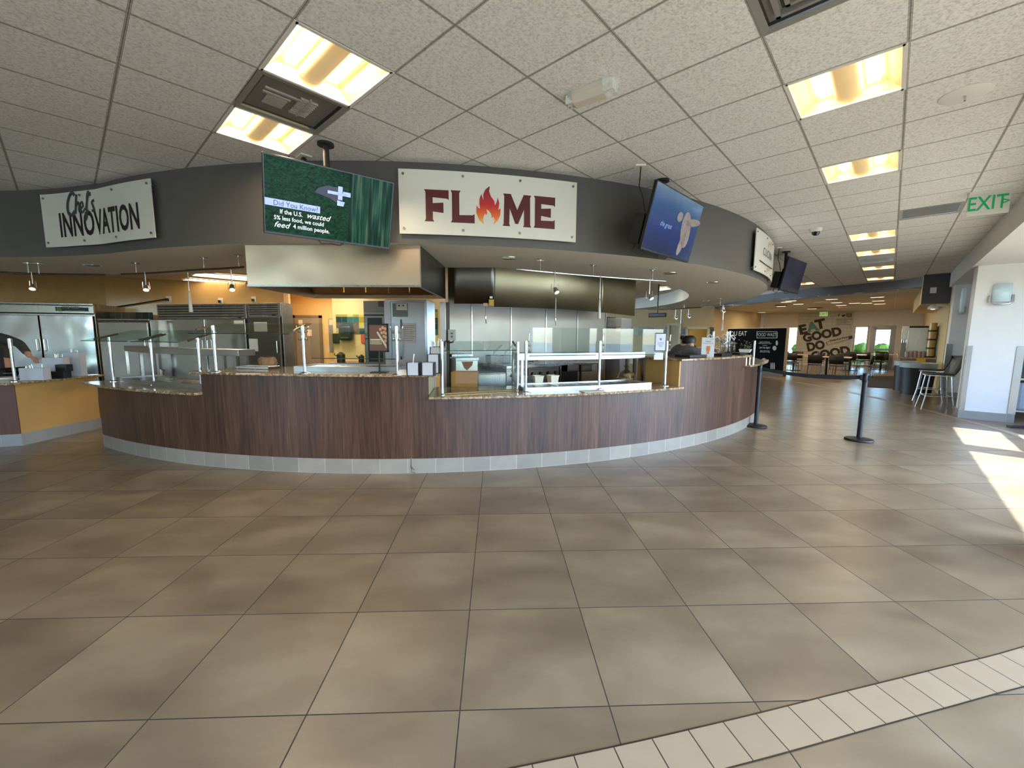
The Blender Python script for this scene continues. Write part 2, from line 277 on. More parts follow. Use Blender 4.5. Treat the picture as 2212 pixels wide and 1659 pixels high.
def obj(name,mb,mat,parent=None,smooth=False,bevel=0,label=None,cat=None,group=None,kind=None,seg=2):
    """one mesh; vertices are given in world space"""
    if parent is not None:
        wm=WM[parent]; me=_mesh(name,mb,mat,wm.inverted(),smooth); o=bpy.data.objects.new(name,me); o.parent=parent; WM[o]=wm
    else:
        xs=[p[0] for p in mb.v];ys=[p[1] for p in mb.v];zs=[p[2] for p in mb.v]
        wm=Matrix.Translation(((min(xs)+max(xs))/2,(min(ys)+max(ys))/2,min(zs))) if kind!='structure' else Matrix.Identity(4)
        me=_mesh(name,mb,mat,wm.inverted(),smooth); o=bpy.data.objects.new(name,me); o.location=wm.to_translation(); WM[o]=wm
    COL.objects.link(o)
    if bevel:
        b=o.modifiers.new('bevel','BEVEL'); b.width=bevel; b.segments=seg; b.limit_method='ANGLE'; b.angle_limit=R_(40)
    if label: o['label']=label
    if cat: o['category']=cat
    if group: o['group']=group
    if kind: o['kind']=kind
    return o
def thing(name,label,cat,loc=(0,0,0),rz=0,group=None):
    o=bpy.data.objects.new(name,None); COL.objects.link(o); o.location=loc; o.rotation_euler=(0,0,rz); o.empty_display_size=.1
    WM[o]=Matrix.Translation(Vector(loc))@Matrix.Rotation(rz,4,'Z'); o['label']=label; o['category']=cat
    if group: o['group']=group
    return o
def dup(root,loc,rz=0,label=None,group=None):
    r=root.copy(); COL.objects.link(r); r.location=loc; r.rotation_euler=(0,0,rz)
    if label: r['label']=label
    if group: r['group']=group
    for ch in list(root.children):
        c=ch.copy(); COL.objects.link(c); c.parent=r
        for g in list(ch.children):
            d=g.copy(); COL.objects.link(d); d.parent=c
    return r
def struct(name,mb,mat,**k): return obj(name,mb,mat,kind='structure',**k)
def X(c,rz=0,rx=0,ry=0): return Matrix.Translation(Vector(c))@Matrix.Rotation(rz,4,'Z')@Matrix.Rotation(rx,4,'X')@Matrix.Rotation(ry,4,'Y')
def text(body,size=1,sx=1,bold=0,shear=0,align='CENTER',space=1):
    """flat outline letters as (verts, faces) in the XY plane"""
    cu=bpy.data.curves.new('t','FONT'); cu.body=body; cu.size=size; cu.align_x=align; cu.align_y='CENTER'; cu.offset=bold*size; cu.shear=shear; cu.space_character=space; cu.resolution_u=3
    o=bpy.data.objects.new('t',cu); me=bpy.data.meshes.new_from_object(o); vs=[(v.co.x*sx,v.co.y) for v in me.vertices]; fs=[tuple(p.vertices) for p in me.polygons]
    bpy.data.objects.remove(o); bpy.data.meshes.remove(me); bpy.data.curves.remove(cu); return vs,fs
def put(mb,flat,fn): mb.add([fn(*p) for p in flat[0]],flat[1]); return mb
def ribbon(pts,w):
    """hand lettering: a smooth stroke of width w in 2D"""
    P_=[np.array(p,float) for p in pts]; out=[]
    for i in range(len(P_)-1):
        a,b,c,d=P_[max(i-1,0)],P_[i],P_[i+1],P_[min(i+2,len(P_)-1)]
        for t in np.linspace(0,1,6,endpoint=False): out.append(.5*((2*b)+(c-a)*t+(2*a-5*b+4*c-d)*t*t+(-a+3*b-3*c+d)*t**3))
    out.append(P_[-1]); vs=[];fs=[]
    for i,p in enumerate(out):
        d=out[min(i+1,len(out)-1)]-out[max(i-1,0)]; d=d/(np.hypot(*d)+1e-9); n=np.array([-d[1],d[0]])*w/2
        vs+=[tuple(p+n),tuple(p-n)]
    fs=[(2*i,2*i+1,2*i+3,2*i+2) for i in range(len(out)-1)]; return vs,fs
def rect(x0,x1,y0,y1): return [(x0,y0),(x1,y0),(x1,y1),(x0,y1)],[(0,1,2,3)]
CC=(-1.64,11.98); FC=(-1.62,11.68); RF=7.475; RC=7.65
# ================= the setting =================
struct('floor',MB().box(-16,26,-9,34,-.05,0),FLOOR)
# curved border of pale tiles set flush in the floor
BAND=uv_tiles('border_tile',.1555,1,[(172,152,122),(164,144,115)],(52,40,34),.005,.4,.05)
def _cr(P_,n=8):
    out=[]
    for i in range(len(P_)-1):
        a,b,c,d=[np.array(P_[j],float) for j in (max(i-1,0),i,i+1,min(i+2,len(P_)-1))]
        for t in np.linspace(0,1,n,endpoint=False): out.append(.5*((2*b)+(c-a)*t+(2*a-5*b+4*c-d)*t*t+(-a+3*b-3*c+d)*t**3))
    out.append(np.array(P_[-1],float)); return out
bp=_cr([(-1.6,.95),(.08,1.28),(.82,1.44),(1.41,1.58),(2.0,1.72),(2.53,1.85),(3.9,2.24),(5.6,3.3),(6.95,4.65),(7.80,6.17),(8.05,6.69),(8.53,8.09),(9.08,10.0),(9.49,12.46),(9.60,15.52),(9.5,18)],10)
mb=MB(); d=0
def _off(i,w):
    a=bp[max(i-1,0)];b=bp[min(i+1,len(bp)-1)]; e=(b-a)/np.hypot(*(b-a)); return bp[i]+np.array([e[1],-e[0]])*w
for i in range(len(bp)-1):
    l=float(np.hypot(*(bp[i+1]-bp[i]))); q=[_off(i,.155),_off(i+1,.155),_off(i+1,0),_off(i,0)]; mb.quad(*[(float(p[0]),float(p[1]),.0015) for p in q],uv=[(d,.5),(d+l,.5),(d+l,.65),(d,.65)]); d+=l
for k_ in (0,.155):
    for i in range(len(bp)-1):
        q=[_off(i,k_-.003),_off(i+1,k_-.003),_off(i+1,k_+.003),_off(i,k_+.003)]; mb.quad(*[(float(p[0]),float(p[1]),.0018) for p in q][::-1],uv=[(.0,.0)]*4)
struct('trim_1',mb,BAND)
# main ceiling: one quad per 2 ft panel, left open where a fixture or vent sits
CO=Vector((.9513,2.9321,0)); T=.6093
def cell(k,m,z=H): return CO+N*(k*T)+U*(m*T)+Vector((0,0,z))
TROF=[(1,1),(-3,-3),(-5,-3),(1,4),(1,10),(1,13),(1,17),(1,21),(-2,21)]; VENT=[(-4,-3),(1,-1),(1,15),(2,8)]
mb=MB()
for k in range(-22,5):
    for m_ in range(-26,24):
        if (k,m_) in TROF+VENT: continue
        a=cell(k,m_)
        if N.dot(a)>1.05 or (a.x-FC[0])**2+(a.y-FC[1])**2<6.2**2 : continue
        mb.quad(cell(k,m_),cell(k,m_+1),cell(k+1,m_+1),cell(k+1,m_))
struct('ceiling',mb,CEIL)
mb=MB()
for k in range(2,8):
    pass
# fascia and soffit of the ring over the servery
pts=[]
for i in range(0,61): a=R_(-24)+(R_(112)-R_(-24))*i/60; pts.append((FC[0]+RF*math.sin(a),FC[1]-RF*math.cos(a)))
def crom(P_,n=8):
    out=[]
    for i in range(len(P_)-1):
        a,b,c,d=[np.array(P_[j]) for j in (max(i-1,0),i,i+1,min(i+2,len(P_)-1))]
        for t in np.linspace(0,1,n,endpoint=False): out.append(tuple(.5*((2*b)+(c-a)*t+(2*a-5*b+4*c-d)*t*t+(-a+3*b-3*c+d)*t**3)))
    out.append(tuple(P_[-1])); return out
LEFTF=crom([(-12,3.4),(-9,4.35),(-7.6,4.85),(-6.7,5.06),(-6.12,5.11),(-5.45,5.04),(-5.0,4.935),pts[0]])[:-1]
FAS=LEFTF+pts   # left to right
def strip(mb,line,z0,z1,flip=False):
    d=0; vs=[];fs=[];uv=[]
    for a in line: vs+=[(*a,z0),(*a,z1)]
    for i,(a,b) in enumerate(zip(line,line[1:])):
        l=math.dist(a,b); f=(2*i,2*i+2,2*i+3,2*i+1); u=[(d,z0),(d+l,z0),(d+l,z1),(d,z1)]
        if flip: f=f[::-1];u=u[::-1]
        fs.append(f); uv.append(u); d+=l
    return mb.add(vs,fs,uv)
SZ=2.42
struct('trim_2',strip(MB(),FAS,SZ,H+.02),GREY,smooth=True)
inner=[(FC[0]+6.05*math.sin(a),FC[1]-6.05*math.cos(a)) for a in [R_(-24)+(R_(112)-R_(-24))*i/60 for i in range(61)]]
innl=crom([(-12,6.6),(-9,6.4),(-7.7,6.36),(-7.1,6.42),(-6.3,6.5),(-5.3,6.5),(-4.6,6.35),inner[0]])[:-1]
INN=innl+inner
def ringsurf(mb,A,B,z):
    n=len(A)
    for i in range(n-1):
        j=min(i,len(B)-2); mb.quad((*A[i],z),(*B[j],z),(*B[j+1],z),(*A[i+1],z))
    return mb
assert len(FAS)==len(INN) or True
k0=len(LEFTF); 
Bq=[INN[int(round(i*(len(innl))/k0))] for i in range(k0)]+inner
struct('ceiling_soffit',ringsurf(MB(),FAS,Bq,SZ),SOFF)
struct('trim_3',strip(MB(),Bq,SZ,2.96,flip=True),SOFF,smooth=True)
# flat soffit at the back of the ring, up to the cross wall
ae=R_(112); 
# kitchen ceiling
KZ=2.75
poly=[(-12.5,6.0),(-9,6.2),(-5.5,6.3)]+[(FC[0]+6.3*math.sin(a),FC[1]-6.3*math.cos(a)) for a in [R_(-30+5*i) for i in range(30)]]+[(4.8,15.5),(-12.5,15.5)]
KC=M('kitchen_ceiling',(222,214,198),.7,var=.02)
struct('ceiling_kitchen',MB().add([(p[0],p[1],KZ) for p in poly],[tuple(range(len(poly)))]),KC)
# low ceiling of the dining room beyond, with its curved edge
LZ=2.88
edge=crom([(15.9,1.0),(16.2,.6),(16.6,.15),(16.95,-.5),(17.25,-1.3),(17.6,-2.1),(18.2,-3.0),(18.93,-3.68),(20.14,-4.97),(21.5,-6.3),(22.5,-8),(22.5,-11)],5)
E2=[tuple(P(*e))[:2] for e in edge]
LOWC=uv_tiles('low_ceiling_tile',.61,.61,[(214,206,192),(208,200,186)],(235,230,220),.02,.8,.02)
lp=E2+[tuple(P(28,-11))[:2],tuple(P(28,1.1))[:2]]
mb=MB(); mb.add([(p[0],p[1],LZ) for p in lp],[tuple(range(len(lp)))],[[(Vector((p[0],p[1],0)).dot(N),Vector((p[0],p[1],0)).dot(U)) for p in lp]])
struct('ceiling_dining',mb,LOWC)
struct('trim_4',strip(MB(),E2,LZ,H+.02),GREY,smooth=True)
mb=MB()
for a,b in zip(E2,E2[1:]):
    A=Vector((*a,0));B=Vector((*b,0)); e=(B-A).normalized(); o=Vector((e.y,-e.x,0))*.09
    mb.quad(A+Vector((0,0,LZ-.005)),A-o+Vector((0,0,LZ-.005)),B-o+Vector((0,0,LZ-.005)),B+Vector((0,0,LZ-.005)))
    mb.quad((*a,LZ-.005),(*b,LZ-.005),(*b,LZ+.05),(*a,LZ+.05))
struct('trim_5',mb,WHITE)
# ---- walls of the hall
def W(name,a,b,z0,z1,mat,t=.12,holes=()): return struct(name,MB().wall(a,b,z0,z1,t,holes),mat)
def un2(u,n): q=P(u,n); return (q.x,q.y)
# right side: header, piers, outer window wall
hd=MB(); 
def ubox(mb,u0,u1,n0,n1,z0,z1):
    ps=[P(u0,n0),P(u1,n0),P(u1,n1),P(u0,n1)]; return mb.prism([(p.x,p.y) for p in ps],z0,z1)
ubox(hd,-6,16.4,1.0,1.74,2.83,H+.1); struct('wall_right',hd,WHITE)
GTR=uv_tiles('skirting_tile',.6,.4,[(150,146,140),(138,134,130)],(170,166,160),.004,.35)
struct('wall_right_pier',ubox(MB(),11.47,12.0,1.07,1.74,0,2.83),WHITE)
struct('wall_right_pier.001',ubox(MB(),15.1,15.7,1.07,1.74,0,2.83),WHITE)
struct('wall_right_pier.002',ubox(MB(),4.2,4.8,1.07,1.74,0,2.83),WHITE)
for i,(u0,u1) in enumerate([(11.47,12.0),(15.1,15.7),(4.2,4.8)]):
    struct('baseboard_right' if i==0 else 'baseboard_right.%03d'%i,ubox(MB(),u0-.012,u1+.012,1.058,1.752,0,.15),GTR)
# aisle ceiling between piers and outer wall
ALC=struct('ceiling_aisle',ubox(MB(),-6,16.4,1.74,3.3,2.83,2.93),WHITE)
NF=3.2
z0c,z1c=NFZ=(2.35*0+math.tan(SUNEL)*(NF-1.42),math.tan(SUNEL)*(NF-.85))
holes=[]
Lw=22.4
def hol(u0,u1,z0,z1): return (u0+6,u1+6,z0,z1)
wl=[hol(6.34-1.9,8.07-.05,z0c,z1c),hol(8.55-.05,10.1-.05,z0c,z1c),hol(2.4,4.1,z0c,z1c),hol(.4,2.1,z0c,z1c),]
print('window z',z0c,z1c)
wl+=[hol(-5.8,-2.1,.1,2.8),hol(-2,.3,.1,2.8),hol(.4,2.1,.2,z0c-.12),hol(2.4,4.1,.2,z0c-.12),hol(4.44,6.1,.2,z0c-.12),hol(6.34,8.0,.2,z0c-.12),hol(8.55,10.0,.2,z0c-.15)]
struct('wall_outer',MB().wall(un2(16.4,NF),un2(-6,NF),0,2.95,.05,[(Lw-h[1],Lw-h[0],h[2],h[3]) for h in wl]),WHITE)
struct('ceiling_roof',MB().prism([un2(-14,NF),un2(40,NF),un2(40,-26),un2(-14,-26)],3.75,3.85),WHITE)  # unseen slab added above the ceilings to keep sky light out
W('wall_right_end',un2(16.4,1.2),un2(16.4,3.4),0,H,WHITE,.1)
# the passage to the dining room, right side beyond the second pier
W('wall_passage',un2(15.7,1.05),un2(27.5,1.05),0,H,CREAM,-.12)
# far wall with mural, windows, door
UF=27.5
fl=P(UF,-11); 
def sN(px,py): return atun(px,py,u=UF)
nn_=lambda px,py: N.dot(sN(px,py))
w1=(nn_(1697,750),nn_(1722,750)); w2=(nn_(1841,750),nn_(1874,750)); dr=(nn_(1878,750),nn_(1932,750))
zt=sN(1860,704).z; zs=.30
struct('wall_far',MB().wall(un2(UF,1.2),un2(UF,-11),0,LZ+.3,-.15,[(1.2-w1[1],1.2-w1[0],.05,zt),(1.2-w2[1],1.2-w2[0],.05,zt),(1.2-dr[1],1.2-dr[0],0,zt)]),CREAML)
FR=M('aluminium_frame',(170,168,165),.4,metal=.6)
for i,(a,b) in enumerate([w1,w2]):
    t_=MB()
    for q in [(a,a+.07,.05,zt),(b-.07,b,.05,zt),(a,b,.05,.13),(a,b,zt-.07,zt)]: ubox(t_,UF+.02,UF+.09,q[0],q[1],q[2],q[3])
    o=struct('window_%d'%(i+1),t_,FR); g=ubox(MB(),UF+.05,UF+.06,a+.06,b-.06,.12,zt-.06); obj('window_pane',g,GLASS,parent=o)
t_=MB(); a,b=dr
for q in [(a,a+.08,0,zt),(b-.08,b,0,zt),(a,b,zt-.08,zt),(a+.08,a+.2,.0,zt-.08),(b-.2,b-.08,0,zt-.08),(a+.1,b-.1,0,.2),(a+.1,b-.1,.88,.98),(a+.1,b-.1,zt-.2,zt-.08)]: ubox(t_,UF+.02,UF+.08,q[0],q[1],q[2],q[3])
o=struct('door_1',t_,FR); obj('door_pane',ubox(MB(),UF+.045,UF+.055,a+.2,b-.2,.2,zt-.2),GLASS,parent=o)
obj('push_bar',MB().cyl(P(UF-.02,a+.3,1.2),P(UF-.02,b-.3,1.2),.02),STEELD,parent=o)
struct('baseboard_far',ubox(MB(),UF-.015,UF+.0,dr[1]+.02,1.0,0,.12),GTR)
# left wall of the dining room and cross wall behind the right of the servery
UW=21.3; ncor=N.dot(atun(1543,666,u=UW))
nend=-5.6
W('wall_dining_left',un2(UF,nend),un2(UW,ncor),0,LZ,CREAM,-.12)
struct('trim_6',ubox(MB(),UF-.25,UF,nend-.02,nend+.14,0,LZ),WHITE)
hol_=[]
Wc=un2(UW,ncor); We=un2(UW,-16)
sW=lambda px,py=720: ncor-N.dot(atun(px,py,u=UW))
dz=atun(1455,703,u=UW).z; pz0=atun(1500,748,u=UW).z; pz1=atun(1500,711,u=UW).z
hol_=[(sW(1466),sW(1446),0,dz),(sW(1528),sW(1487),pz0,pz1)]
TAN=M('tan_paint',(196,168,124),.55,var=.03)
struct('wall_cross',MB().wall(Wc,We,0,LZ+.3,-.12,hol_),TAN)
# frames of the opening and of the pass-through
t_=MB()
for (px0,px1,z0_,z1_) in [(1446,1466,0,dz),(1487,1528,pz0,pz1)]:
    n0=ncor-sW(px0); n1=ncor-sW(px1)
    for q in [(n0-.12,n0,z0_,z1_+.1),(n1,n1+.12,z0_,z1_+.1),(n0-.12,n1+.12,z1_,z1_+.12)]: ubox(t_,UW-.03,UW+.02,*q)
struct('door_2',t_,M('pale_trim',(206,190,158),.5)); struct('door_5',ubox(MB(),UW+.03,UW+.07,ncor-sW(1446),ncor-sW(1466),0,dz),M('door_leaf_pale',(176,168,140),.5))
MOSC=[(40,38,30),(84,78,48),(54,98,92),(120,112,66),(34,44,42),(150,140,96),(70,60,40),(92,124,112)]
MOS=mosaic('mosaic_frieze',.15,MOSC)
n2=ncor
fz0=atun(1475,727,u=UW).z; fz1=atun(1475,707,u=UW).z
mb=MB()
for (pa,pb) in [(1467,1483),(1530,1542)]:
    a_=P(UW-.02,ncor-sW(pa));b_=P(UW-.02,ncor-sW(pb)); l=(b_-a_).length
    mb.quad((a_.x,a_.y,fz0-.2),(b_.x,b_.y,fz0-.2),(b_.x,b_.y,fz1),(a_.x,a_.y,fz1),uv=[(0,0),(l,0),(l,fz1-fz0+.2),(0,fz1-fz0+.2)])
struct('trim_7',mb,mosaic('mosaic_grey',.15,[(90,88,80),(120,116,104),(70,72,70),(146,140,124),(104,96,78)]))
# room behind the pass-through (kitchen store), warm lit
W('wall_store',un2(UW+3.2,ncor+.2),un2(UW+3.2,-13),0,LZ,M('store_yellow',(232,206,130),.5,var=.02),-.1)
struct('ceiling_store',ubox(MB(),UW+.12,UW+3.3,-13,ncor-.1,LZ+.0,LZ+.05),WHITE)
# kitchen walls: back left, behind the fridges, and cooking line
KT=uv_tiles('kitchen_wall_tile',.15,.15,[(206,168,112),(200,162,106)],(190,152,100),.003,.16,.02)
KW=[(-14,8.2),(-10.9,8.95),(-9.1,9.3),(-7.77,9.8),(-6.4,10.1),(-5.47,10.14)]
k_=MB()
d_=0
for a_,b_ in zip(KW,KW[1:]): k_.wall(a_,b_,0,KZ,.1)
struct('wall_kitchen_left',k_,KT)
DY=13.0
xa=aty(628,700,DY).x; xb=aty(719,700,DY).x
xm=aty(719,700,11.2).x; k_=MB().wall((xa-.4,DY),(xb+.1,DY),0,KZ,.1).wall((xb,DY),(xm,11.2),0,KZ,.1)
struct('wall_kitchen_back',k_,M('kitchen_cream',(226,196,134),.5,var=.02))
k_=MB().wall((-5.47,10.14),(-7.15,13.05),0,KZ,.1); struct('wall_kitchen_return',k_,KT)
WB=11.2
k_=MB().wall((xm,WB),(aty(962,700,WB).x+.6,WB),0,KZ,.1); struct('wall_kitchen_mid',k_,uv_tiles('cream_tile',.15,.15,[(222,204,150),(214,196,142)],(196,180,130),.004,.25,.02,off=(.03,0)))
def pxpatch(mb,Y,x0,x1,y0,y1,off=.012):
    a_=aty(x0,y0,Y-off); b_=aty(x1,y1,Y-off); l=b_.x-a_.x; h_=a_.z-b_.z
    return mb.quad((a_.x,Y-off,b_.z),(b_.x,Y-off,b_.z),(b_.x,Y-off,a_.z),(a_.x,Y-off,a_.z),uv=[(0,0),(l,0),(l,h_),(0,h_)])
mb=pxpatch(MB(),WB,725,795,679,722); mb=pxpatch(mb,WB,923,946,668,724)
struct('trim_8',mb,mosaic('mosaic_teal',.155,[(38,92,96),(84,68,42),(60,122,126),(150,146,60),(28,64,70),(104,84,50),(190,180,90),(46,104,110)]))
# steel cook-line wall: from left end receding to the right
SW0=Vector((-.68,6.9,0)); SWa=R_(32.5); SWd=Vector((math.cos(SWa),math.sin(SWa),0))
STW=steel('backsplash_steel',(150,141,130),.42,(1,1,1),3,bump=.2); STW.node_tree.nodes['Principled BSDF'].inputs['Metallic'].default_value=.75
a_=SW0-SWd*.42; b_=SW0+SWd*3.1
struct('wall_cookline',MB().wall((a_.x,a_.y),(b_.x,b_.y),0,KZ,.12),STW)
mb=MB()
for k in range(0,5):
    q=SW0+SWd*(.775*k); n_=Vector((SWd.y,-SWd.x,0)); mb.obox(q+n_*.006+Vector((0,0,1.5)),(.022,.012,2.4),SWa)
struct('trim_9',mb,STEEL)
# unseen sides that close the building
W('wall_left',(-13.5,-6.5),(-13.5,9.0),0,H,CREAML,.12)
BY=-6.4
struct('wall_back',MB().wall((12,BY),(-13.5,BY),0,H,-.12,[(.5+2.3*i,2.65+2.3*i,.25,2.95) for i in range(5)]+[(19.6,21.5,.25,2.95),(22.4,24.6,.25,2.95)]),CREAML)
W('wall_dining_end',un2(22.6,-16),un2(28,-11),0,H,CREAML,.12)
W('wall_dining_back',un2(28,-11),un2(UF,-11),0,H,CREAML,.12)
# ground and planting outside
struct('ground',MB().box(-60,70,-60,80,-.12,-.06),M('lawn',(186,184,168),.9,var=.12,vs=1.5))  # ground made pale so it bounces daylight up to the ceilings
FOL=M('hedge_leaves',(96,140,44),.8,var=.5,vs=9,bump=1,bs=20)
def hedge(a,b,h_,lab):
    a=Vector((*a,0));b=Vector((*b,0)); L=(b-a).length; n=int(L/.35); mb=MB(); rnd=random.Random(3)
    for i in range(n):
        for k in range(3):
            c=a+(b-a)*((i+.5)/n)+Vector((rnd.uniform(-.3,.3),rnd.uniform(-.3,.3),h_*(k+.5)/3)); r=rnd.uniform(.3,.5)
            mb.lathe([(.01,-r),(r*.7,-r*.7),(r,0),(r*.6,r*.75),(.01,r)],tuple(c),7)
    obj('hedge',mb,FOL,label=lab,cat='hedge')
p1=P(34,-4.5);p2=P(34,0.9); hedge((p1.x,p1.y),(p2.x,p2.y),.9,'green shrubs outside the far windows of the dining room')
hedge((-14,-13.5),(13,-13.5),1.5,'green hedge outside the windows behind the viewer')
# daylight portals in the window openings
def portal(c,sx,sy,dirv):
    l=bpy.data.lights.new('window_portal','AREA'); l.shape='RECTANGLE'; l.size=sx; l.size_y=sy; l.cycles.is_portal=True
    o=bpy.data.objects.new('window_portal',l); COL.objects.link(o); o.location=c; o.rotation_euler=Vector(dirv).to_track_quat('-Z','Y').to_euler()
portal(((.6+11.5)/2-.3,BY+.02,1.6),11.3,2.7,(0,1,0)); portal((-8.55,BY+.02,1.6),1.9,2.7,(0,1,0))
for h in wl: c=P((h[0]+h[1])/2-6,NF-.02,(h[2]+h[3])/2); portal(c,h[1]-h[0],h[3]-h[2],-N)
c=P(UF-.05,(w2[0]+dr[1])/2,zt/2); portal(c,dr[1]-w2[0],zt,-U)
# ---------------- recessed lights ----------------
TGLOW=M('lamp_glow',(255,236,196),.5,emit=9,ecol=(255,226,176)); TREF=M('fixture_enamel',(246,226,186),.45,var=.01); 
def troffer(i,k,m_,lab,along_u):
    """parabolic 2x2 fixture: pan above the ceiling, curved centre basket, two bright lamp bays"""
    c=cell(k+.5,m_+.5); rz=(UA-PI/2)+(0 if along_u else PI/2)
    t=thing('ceiling_light',lab,'ceiling light',(c.x,c.y,H),rz,'square recessed ceiling lights')
    h_=T/2-.012; Mx=X((c.x,c.y,H),rz); d=.11
    f=MB(); f.m=Mx; f.box(-h_-.012,-h_+.012,-h_-.012,h_+.012,-.004,.012).box(h_-.012,h_+.012,-h_-.012,h_+.012,-.004,.012).box(-h_,h_,-h_-.012,-h_+.012,-.004,.012).box(-h_,h_,h_-.012,h_+.012,-.004,.012)
    obj('frame',f,WPLAST,t)
    p=MB(); p.m=Mx; v=[(-h_,-h_,.005),(h_,-h_,.005),(h_,h_,.005),(-h_,h_,.005),(-.17,-.25,d),(.17,-.25,d),(.17,.25,d),(-.17,.25,d)]
    p.add(v,[(0,4,5,1),(1,5,6,2),(2,6,7,3),(3,7,4,0),(4,7,6,5)]); obj('reflector_pan',p,TREF,t)
    for s in (-1,1):
        l=MB(); l.m=Mx; l.box(s*.135-.035,s*.135+.035,-.235,.235,d-.03,d-.012); obj('lamp',l,TGLOW,t)
    b=MB(); b.m=Mx; n=12; vs=[];fs=[]
    for i_ in range(n+1):
        a=PI*i_/n; vs+=[(-.085*math.cos(a),-.262,d-.035-.052*math.sin(a)),(-.085*math.cos(a),.262,d-.035-.052*math.sin(a))]
    for i_ in range(n): fs.append((2*i_,2*i_+1,2*i_+3,2*i_+2))
    b.add(vs,fs); obj('basket',b,M('lamp_basket',(240,214,164),.6,emit=.35,ecol=(255,216,150)),t,smooth=True)
    for s in (-1,1):
        ld=bpy.data.lights.new('troffer_lamp','AREA'); ld.shape='RECTANGLE'; ld.size=.08; ld.size_y=.46; ld.energy=LE*(1.6 if k<-2 else .5); ld.color=(1,.79,.54)
        lo=bpy.data.objects.new('troffer_lamp',ld); COL.objects.link(lo); lo.parent=t; lo.location=(s*.135,0,d-.034)
    return t
LE=9; KE=60; DE=62
LABS={(1,1):'square recessed ceiling light, largest of the row running away on the right',(-3,-3):'largest recessed ceiling light, cut by the top of the photo left of centre',(-5,-3):'recessed ceiling light beside the grey vent, above the left television',(1,4):'second square recessed light of the right-hand row',(1,10):'third recessed light of the right-hand row, after a gap of plain panels',(1,13):'fourth recessed light of the right-hand row, just before the silver vent',(1,17):'recessed light just beyond the silver vent in the right-hand row',(1,21):'farthest recessed light of the right-hand row, by the ceiling edge',(-2,21):'small far ceiling light seen right of the third television'}
for i,(k,m_) in enumerate(TROF): troffer(i,k,m_,LABS[(k,m_)],not(k<-2))
# ---------------- ceiling vents, speaker, camera, emergency light ----------------
VG=M('vent_grey',(140,138,134),.5); VD=M('vent_dark',(84,80,76),.6)
def plate_vent(k,m_,lab,mat,kind=0):
    c=cell(k+.5,m_+.5); rz=UA-PI/2; Mx=X((c.x,c.y,H),rz); h_=T/2-.012
    t=thing('ceiling_vent',lab,'air vent',(c.x,c.y,H),rz)
    p=MB(); p.m=Mx
    for r0,r1,z in [(h_+.012,h_-.03,-.003),(h_-.03,h_-.10,.03)]:
        z1={0:.03,1:.03,2:.03}[kind] if r0<h_ else .0
        a=[(-r0,-r0),(r0,-r0),(r0,r0),(-r0,r0)]; b=[(-r1,-r1),(r1,-r1),(r1,r1),(-r1,r1)]
        p.add([(x,y,-.004 if r0>h_ else z1) for x,y in a]+[(x,y,z1) for x,y in b],[(i,(i+1)%4,4+(i+1)%4,4+i) for i in range(4)])
    obj('vent_frame',p,mat,t)
    b=MB(); b.m=Mx; b.box(-h_-.01,h_+.01,-h_-.01,h_+.01,.035,.05); obj('vent_backing',b,VD if kind!=2 else mat,t)
    g=MB(); g.m=Mx
    if kind==0:
        for i in range(9): g.box(-.12+i*.03,-.108+i*.03,.02,.14,.006,.03)
        g.box(-.14,.16,.075,.083,.004,.03)
        g.box(-.13,.0,-.16,-.03,.012,.02).box(.02,.04,-.2,-.02,.01,.02).box(.08,.1,-.2,.02,.01,.02)
        obj('grille',g,M('vent_grille',(164,162,158),.5),t)
        g=MB(); g.m=Mx; g.box(-.24,.24,-.24,.24,.022,.026); obj('deflector_plate',g,M('vent_plate',(116,113,108),.55),t)
    elif kind==1:
        for i in range(4): r=.22-i*.05; 
        for i in range(4):
            r=.22-i*.05
            for q in [(-r,r,-r,-r+.02),(-r,r,r-.02,r),(-r,-r+.02,-r,r),(r-.02,r,-r,r)]: g.box(*q,.0+.008*i,.03)
        obj('louvre',g,VG,t)
    else:
        for i in range(12): g.box(-h_+.02,h_-.02,-h_+.03+i*.046,-h_+.036+i*.046,.004,.035)
        obj('louvre',g,mat,t)
plate_vent(-4,-3,'grey return vent with a slotted plate, beside the left ceiling light',VG,0)
plate_vent(1,-1,'grey square diffuser cut off by the top edge of the photo at right',VG,1)
plate_vent(1,15,'silver vent between the lights of the right-hand row',M('vent_silver',(214,214,212),.3,metal=.3),2)
plate_vent(2,8,'flat grey ceiling vent left of the green exit sign',M('vent_flat',(168,168,170),.5),2)
